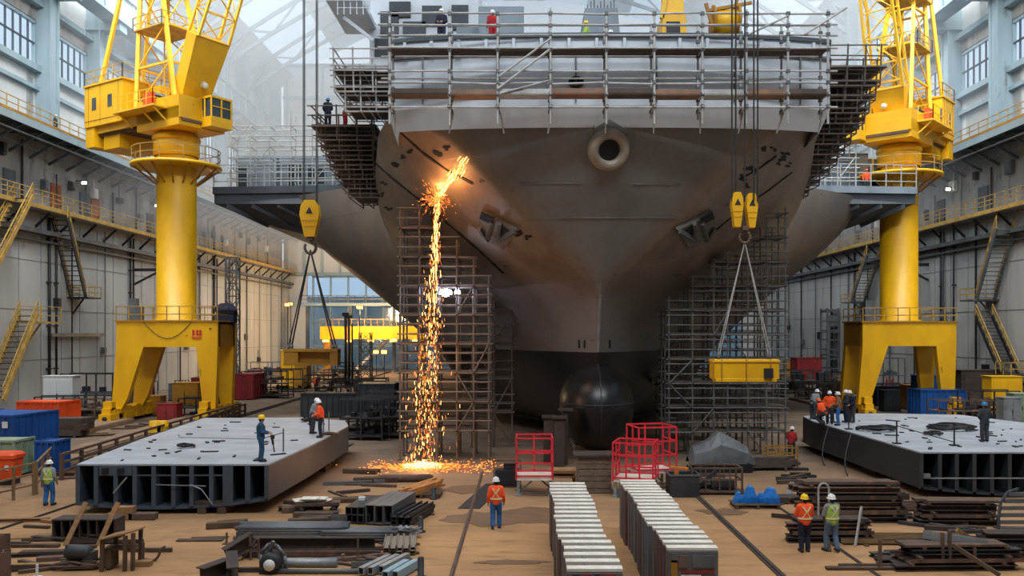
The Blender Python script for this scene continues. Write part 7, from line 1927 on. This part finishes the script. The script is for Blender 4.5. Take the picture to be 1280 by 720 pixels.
# ladder cage on right wall
g=Vector((38.9,P(1037,0,1).x and 39*F/(1037-CX),0)); y=g.y
t=thing('ladder_tower','grey caged ladder tower on the wall between the scaffold and the crane without emblem','ladder',(39.2,y,0))
b=MB()
for x in(38.3,39.7):
    for yy in(y-1.2,y+1.2): b.bar((x,yy,0),(x,yy,9.4),.2)
for k in range(8):
    z=1.2*k+.6
    for yy in(y-1.2,y+1.2): b.bar((38.3,yy,z),(39.7,yy,z),.14)
obj('frame',b,steelgrey,t)
for z in(3.5,6.4,9.2): b=MB(); b.box((39,y,z),(1.6,2.6,.15)); obj('landing',b,steelgrey,t)
b=MB()
b.box((39,y-1.1,7.8),(1.4,.15,1.4)); obj('control_panel',b,steelgrey,t)
# stacks of small far clutter along both walls
names=[('timber crate','crate',wood),('steel drum','drum',rustdark),('grey crate','crate',steelgrey),('blue drum','drum',blue)]
rg=random.Random(77)
far=[(300+18*k,470+rg.randint(-3,6)) for k in range(8)]+[(985+14*k,482+rg.randint(-4,8)) for k in range(12)]
cprot={}
for i,(px,py) in enumerate(far):
    g=G(px,py); 
    if abs(g.x)>38: g.x=math.copysign(38,g.x)
    nm,ct,m=names[rg.randrange(4)]; side_='the wall behind the big dull red container' if px<640 else 'the wall side behind the dark-sided block'
    lab=('small distant %s among the clutter along '%nm)+side_; key=(nm,px<640)
    if key not in cprot:
        b=MB()
        if 'drum' in nm: b.lathe([(0.001,0),(.45,0),(.45,.6),(.48,.63),(.45,.66),(.45,1.3),(.001,1.3)],(0,0,0),12)
        else: b.box((0,0,.55),(1.5,1.2,1.1)); b.box((0,-.62,.55),(1.4,.04,.1)); b.box((0,0,1.12),(1.6,1.3,.06))
        o=obj(nm.replace(' ','_'),b,m,loc=(g.x,g.y,0),local=True); tag(o,lab,ct,'distant %ss along %s'%(nm,side_)); cprot[key]=o
    else: o=cprot[key].copy(); COL.objects.link(o); o.location=(g.x,g.y,0)
# blue tarpaulin bundle and white machine on the portal top level / wall niche
b=MB(); b.ball((-24.1+2.3,64.5,8.0),.85,10,6,(1,.7,.6),.12,random.Random(2)); b.box((-21.8,64.5,7.4),(1.3,.9,.6)); tag(obj('blue_tarpaulin',b,navy,loc=(-21.8,64.5,7.2)),'dark blue tarpaulin bundle on top of the emblem crane portal','tarpaulin')
# far yellow gantry and lit deck at the end of the hall
t=thing('far_gantry','distant yellow gantry beam crossing the far end of the hall under warm lamps','gantry',(-27,138,0))
b=MB(); b.bx(-32,-15,138,139.2,5.3,7.3); obj('girder',b,yellow,t)
for x in(-31,-16): b=MB(); b.bx(x-.5,x+.5,138.2,139,0,5.3); obj('leg',b,yellow_dark,t)
b=MB()
for k in range(18): b.bar((-32+k,137.9,7.3),(-32+k,137.9,8.4),.08)
b.bar((-32,137.9,8.4),(-14.5,137.9,8.4),.08); obj('railing',b,yellow_rail,t)
for k,x in enumerate((-31,-27.5,-24,-20.5,-17)): 
    b=MB(); b.box((x,137.7,5.0),(.9,.5,.35)); obj('lit_lamp',b,orange_lamp,t)
t=thing('far_platform','distant grey platform deck with railings behind the yellow gantry','platform',(-22,144,0))
b=MB(); b.bx(-36,-8,142,147,10.6,11.1); obj('deck',b,bluegrey,t)
for x in(-35,-28,-21,-14,-9): b=MB(); b.bar((x,142.3,0),(x,142.3,10.6),.5); obj('column',b,bluegrey_dark,t)
b=MB()
for k in range(20): b.bar((-36+k*1.45,142,11.1),(-36+k*1.45,142,12.3),.1)
b.bar((-36,142,12.3),(-8,142,12.3),.1); b.bar((-36,142,11.7),(-8,142,11.7),.08); obj('railing',b,steelgrey,t)
b=MB(); b.bar((-27,142,0.5),(-16,142,10.5),.9,.4); obj('stair_flight',b,panelwhite,t)
def lattice_post(px,py,Y,h_,w_,label,m):
    x=(px-CX)*Y/F; b=MB(); b.truss((x,Y,0),(x,Y,h_),w_,w_,max(4,int(h_/1.2)),.07,.05,(0,1,0)); tag(obj('lattice_post',b,m,loc=(x,Y,0)),label,'lattice post')
lattice_post(457,0,120,6.3,1.5,'slim lattice post standing in front of the distant yellow gantry',steeldark)
lattice_post(291,0,84,13.5,1.0,'tall lattice mast with hanging cables beside the emblem crane column',steelgrey)
for i,(px,Y,h_,lab) in enumerate([(432,100,8.4,'dark twin-pipe post in front of the distant lit yard, closer to the hanging beam'),(436,104,8.2,'dark slim post directly behind the twin-pipe post')]):
    x=(px-CX)*Y/F; b=MB(); b.tube((x,Y,0),(x,Y,h_),.16,8); b.tube((x+.4,Y,0),(x+.4,Y,h_*.9),.1,8); b.box((x,Y,h_),(.7,.4,.4)); tag(obj('pipe_post',b,steeldark,loc=(x,Y,0)),lab,'post')
# far ground lamps (warm glows)
for i,(px,py,Y) in enumerate([(345,381,146),(352,380,148),(449,384,130),(385,438,125),(480,440,120),(470,440,128),(1003,377,146),(985,374,148),(437,415,140),(493,425,135)]):
    q=P(px,py,Y)
    if abs(q.x)>39: q.x=math.copysign(39.3,q.x)
    t=thing('work_lamp','lit warm work lamp number in the far yard' if False else ['lit wall lamp far down the emblem crane wall, nearer one','lit wall lamp far down the emblem crane wall, further one','lit lamp hanging under the dark hull far behind the ropes','lit lamp just beneath the ochre lifting beam','lit lamp near the lattice post, nearer one','lit lamp near the lattice post, further one','lit lamp on the far wall beside the wide scaffold tower, brighter one','lit lamp on the far wall close behind the scaffold uprights','lit lamp above the distant yellow gantry','lit lamp beside the sparks tower in the far yard'][i],'lamp',tuple(q))
    b=MB(); b.box((0,0,0),(.7,.3,.45)); obj('lamp_glass',b,orange_lamp,t,local=True)
    b=MB(); b.box((0,.25,0),(.9,.2,.6)); b.bar((0,.3,0),(0,.3,-q.z),.1); obj('lamp_housing',b,steeldark,t,local=True)
# hanging vertical lines: second cable pair at left
# ================================================================ sparks and light
spark=emis('white_hot_spark',(255,196,110),6); spark2=emis('orange_spark',(255,140,56),3.0); sparkdim=emis('cooling_spark',(220,96,44),1.4)
p0,n0=hit(550,246)
if p0 is None: p0=Vector((-4.3,45,13))
print('SPARK',p0,n0)
rg=random.Random(101)
SO=p0+n0*0.2
b=MB(); m_=0
def streak(b,p,d,L_,w_,k):
    b.cur=k; b.bar(p,p+d*L_,w_)
foot=G(528,585)
for i in range(1000):
    u=rg.random()**0.75; spread=0.08+1.15*u**0.9
    x=SO.x+(foot.x-SO.x)*u**1.2+rg.gauss(0,spread*0.40); y=SO.y+(foot.y-SO.y)*u+rg.gauss(0,spread*0.3); z=SO.z*(1-u)+0.05
    d=Vector((rg.gauss(0,.16),rg.gauss(0,.1),-1)).normalized()
    streak(b,Vector((x,y,max(z,.05))),d*-1,rg.uniform(.04,.20),rg.uniform(.008,.020),0 if rg.random()<.3 else (1 if rg.random()<.75 else 2))
for i in range(70): # core of the stream near the torch
    u=rg.random()**1.6*.45; x=SO.x+(foot.x-SO.x)*u**1.2+rg.gauss(0,.05+.25*u); y=SO.y+(foot.y-SO.y)*u; z=SO.z*(1-u)
    streak(b,Vector((x,y,z)),Vector((0,0,1)),rg.uniform(.15,.5),rg.uniform(.012,.024),0)
for i in range(420): # burst around the torch
    a=rg.uniform(0,2*PI); r=abs(rg.gauss(0,.45)); streak(b,SO+Vector((r*math.cos(a),-.1-rg.random()*.3,r*math.sin(a))),Vector((math.cos(a),0,math.sin(a))),rg.uniform(.04,.2),rg.uniform(.01,.025),1 if rg.random()<.5 else 2)
# jet running up the plating
pj=[]
for k in range(15):
    u=k/14; q,nn=on(550+30*u,246-44*u,.12)
    if q: pj.append((q,nn))
for i in range(200):
    u=rg.random()**1.5*(len(pj)-1.01); k=int(u); q=pj[k][0].lerp(pj[k+1][0],u-k); d=(pj[k+1][0]-pj[k][0]).normalized(); s=Vector((1,0,1)).normalized()
    q=q+Vector((rg.gauss(0,.05+.10*u/len(pj)),-rg.random()*.15,rg.gauss(0,.06+.08*u/len(pj)))); streak(b,q,d,rg.uniform(.1,.6),rg.uniform(.008,.018),1 if rg.random()<.6 else 0)
# splash over the floor
for i in range(1100):
    a=rg.uniform(0,2*PI); r=abs(rg.gauss(0,1.0)); x=foot.x+r*1.25*math.cos(a); y=foot.y+r*.6*math.sin(a); z=.03+abs(rg.gauss(0,.10))*max(.1,1-r*.5)
    streak(b,Vector((x,y,z)),Vector((math.cos(a),math.sin(a)*.5,rg.uniform(0,.5))).normalized(),rg.uniform(.03,.18),rg.uniform(.012,.03),0 if r<.7 else (1 if rg.random()<.6 else 2))
for i in range(260):
    x=foot.x+rg.uniform(-2.6,3.4); y=foot.y+rg.uniform(-2.2,1.5); streak(b,Vector((x,y,.03+rg.random()*.2)),Vector((1,0,.2)).normalized(),rg.uniform(.02,.09),.022,1)
b.cur=0
o=obj('sparks',b,[spark,spark2,sparkdim]); tag(o,'glowing shower of orange cutting sparks falling from the hull to the floor','sparks',kind='stuff')
def plight(name,loc,col,e,r=.15):
    l=bpy.data.lights.new(name,'POINT'); l.energy=e; l.color=col; l.shadow_soft_size=r; o=bpy.data.objects.new(name,l); COL.objects.link(o); o.location=loc; return o
plight('torch_light',SO+Vector((0.0,-.5,.3)),(1,.42,.12),160,.25)
plight('torch_jet_light',pj[8][0]+pj[8][1]*.55 if len(pj)>9 else SO,(1,.40,.12),220,.2)
plight('spark_fall_light',(SO.x*.5+foot.x*.5,SO.y-.6,5.0),(1,.48,.2),160,.8)
plight('spark_floor_light',(foot.x,foot.y-.4,.5),(1,.5,.18),160,.3)
# second welder: blue-white arc inside the tower
wq=P(557,366,44.6)
b=MB(); b.ball(tuple(wq),.2,10,6,(1.7,1,1)); b.ball((wq.x+.6,wq.y,wq.z+.02),.15,8,5); 
arcm=emis('welding_arc',(206,216,255),60)
tag(obj('welding_arc',b,arcm,loc=tuple(wq)),'blinding blue-white welding arc inside the sparks scaffold tower','welding light')
plight('welding_light',(wq.x+.1,wq.y-.3,wq.z+.1),(.62,.7,1),160,.1)
plight('far_yard_light',(-24,132,10),(1,.62,.28),9000,1.5)
plight('far_yard_light',(-30,112,6),(1,.66,.34),2500,1.0)

# more yard clutter, grouped
def yard_group(fn,n,rects,label,group,seed):
    rg=random.Random(seed); first=None
    for i in range(n):
        x0,x1,y0,y1=rects[i%len(rects)]; g=G(rg.uniform(x0,x1),rg.uniform(y0,y1)); x=max(-37.5,min(37.5,g.x))
        if first is None: first=fn((x,g.y)); first['label']=label; first['group']=group
        else: dup(first,(x,g.y,0),R(rg.uniform(-12,12)))
yard_group(lambda p: rackframe(p,3.0,1.4,1.7,steeldark,'x',rust,seed=90),9,[(300,350,482,500),(400,440,474,482),(60,130,522,530),(330,420,486,500)],'dark parts rack in the crowded yard between the emblem crane and the ship','parts racks between the emblem crane and the ship',5)
yard_group(lambda p: rackframe(p,2.6,1.4,1.5,rustdark,'x',steelmid,seed=91),9,[(985,1060,486,502),(1150,1280,518,530),(1080,1180,498,512)],'rusty parts rack in the yard beyond the dark-sided block','parts racks beyond the dark-sided block',6)
yard_group(lambda p: cabinet(p,1.3,1.0,1.5,steelgrey,'x'),6,[(290,360,478,490),(150,260,500,512)],'small grey cabinet in the yard around the emblem crane legs','small grey cabinets around the emblem crane',7)
yard_group(lambda p: cabinet(p,1.3,1.0,1.6,steelmid,'x'),6,[(1085,1200,500,514),(990,1050,480,490)],'small dark cabinet in the yard around the plain crane legs','small dark cabinets around the plain crane',8)
yard_group(lambda p: rackframe(p,2.6,1.2,2.4,darkblock,'x',black,seed=95),8,[(440,495,500,520),(450,495,530,552)],'dark rack of plates in the shade beside the sparks scaffold tower','dark plate racks beside the sparks tower',9)
haze('haze',(-43,43,76,149.5,16.7,62.0),0.011)
# daylight: soft key through the roof opening behind and above the camera
sl=bpy.data.lights.new('daylight','SUN'); sl.energy=0.6; sl.angle=R(50); sl.color=(1,.97,.93)
so=bpy.data.objects.new('daylight',sl); COL.objects.link(so); so.location=(0,0,60); so.rotation_euler=(R(32),R(-6),0)
for sx in(-1,1):  # unseen area lamps added to brighten the side walls
    for yy in(52,86):
        a=bpy.data.lights.new('added_fill_lamps','AREA'); a.shape='RECTANGLE'; a.size=26; a.size_y=3; a.energy=(17000 if yy<60 else 11000); a.color=(1,.98,.95)
        o=bpy.data.objects.new('added_fill_lamps',a); COL.objects.link(o); o.location=(sx*30,yy,44.5)
        d=Vector((sx*41,yy+26,8))-Vector(o.location); o.rotation_euler=d.to_track_quat('-Z','Y').to_euler()
a=bpy.data.lights.new('added_fill_lamps','AREA'); a.shape='RECTANGLE'; a.size=40; a.size_y=4; a.energy=13000; a.color=(.94,.97,1)  # unseen lamp added to brighten the bow
o=bpy.data.objects.new('added_fill_lamps',a); COL.objects.link(o); o.location=(4,8,43)
d=Vector((4,44,20))-Vector(o.location); o.rotation_euler=d.to_track_quat('-Z','Y').to_euler()
a=bpy.data.lights.new('added_fill_lamps','AREA'); a.shape='RECTANGLE'; a.size=50; a.size_y=30; a.energy=4500; a.color=(1,.98,.95)  # unseen lamp added above the floor as overhead fill
o=bpy.data.objects.new('added_fill_lamps',a); COL.objects.link(o); o.location=(0,24,46.5)
# housings added behind the unseen fill lamps
k_=0
for o in [q for q in COL.objects if q.type=='LIGHT' and q.data.type=='AREA']:
    k_+=1; bpy.context.view_layer.update(); M=o.matrix_world.copy(); w_=o.data.size; h_=o.data.size_y
    t=thing('added_fill_light','row of added fill lights under the roof, bank %s'%['over the emblem crane','behind the emblem crane','over the plain crane','behind the plain crane','facing the ship bow','over the middle of the floor'][k_-1],'fill light',tuple(o.location),0,'added fill lights under the roof')
    n=8
    for i in range(n):
        b=MB(); vs=[]
        x=-w_/2+w_*(i+.5)/n
        c=[(x-.6,-h_/2,.1),(x+.6,-h_/2,.1),(x+.6,h_/2,.1),(x-.6,h_/2,.1),(x-.3,-h_/3,.7),(x+.3,-h_/3,.7),(x+.3,h_/3,.7),(x-.3,h_/3,.7)]
        b.add([M@Vector(q) for q in c],[(3,2,1,0),(4,5,6,7),(0,1,5,4),(1,2,6,5),(2,3,7,6),(3,0,4,7)]); obj('lamp_housing',b,steelgrey,t)
    b=MB(); b.bar(M@Vector((-w_/2,0,.8)),M@Vector((w_/2,0,.8)),.2); obj('mounting_rail',b,steelgrey,t)
import re
lab={}
for o in COL.objects:
    if o.parent is None and 'label' in o:
        if len(o['label'].split())>16: print('LONG',o.name,o['label'])
        if re.search(r'\b(left|right|leftmost|rightmost|foreground|background|nearest|closest|farthest|furthest)\b',o['label']): print('LONG pic',o['label'])
        lab.setdefault(o['label'],[]).append(o)
for k,v in lab.items():
    if len(v)>1 and not v[0].get('group'): print('DUPLABEL',k,len(v))
print('OBJECTS',len(COL.objects))
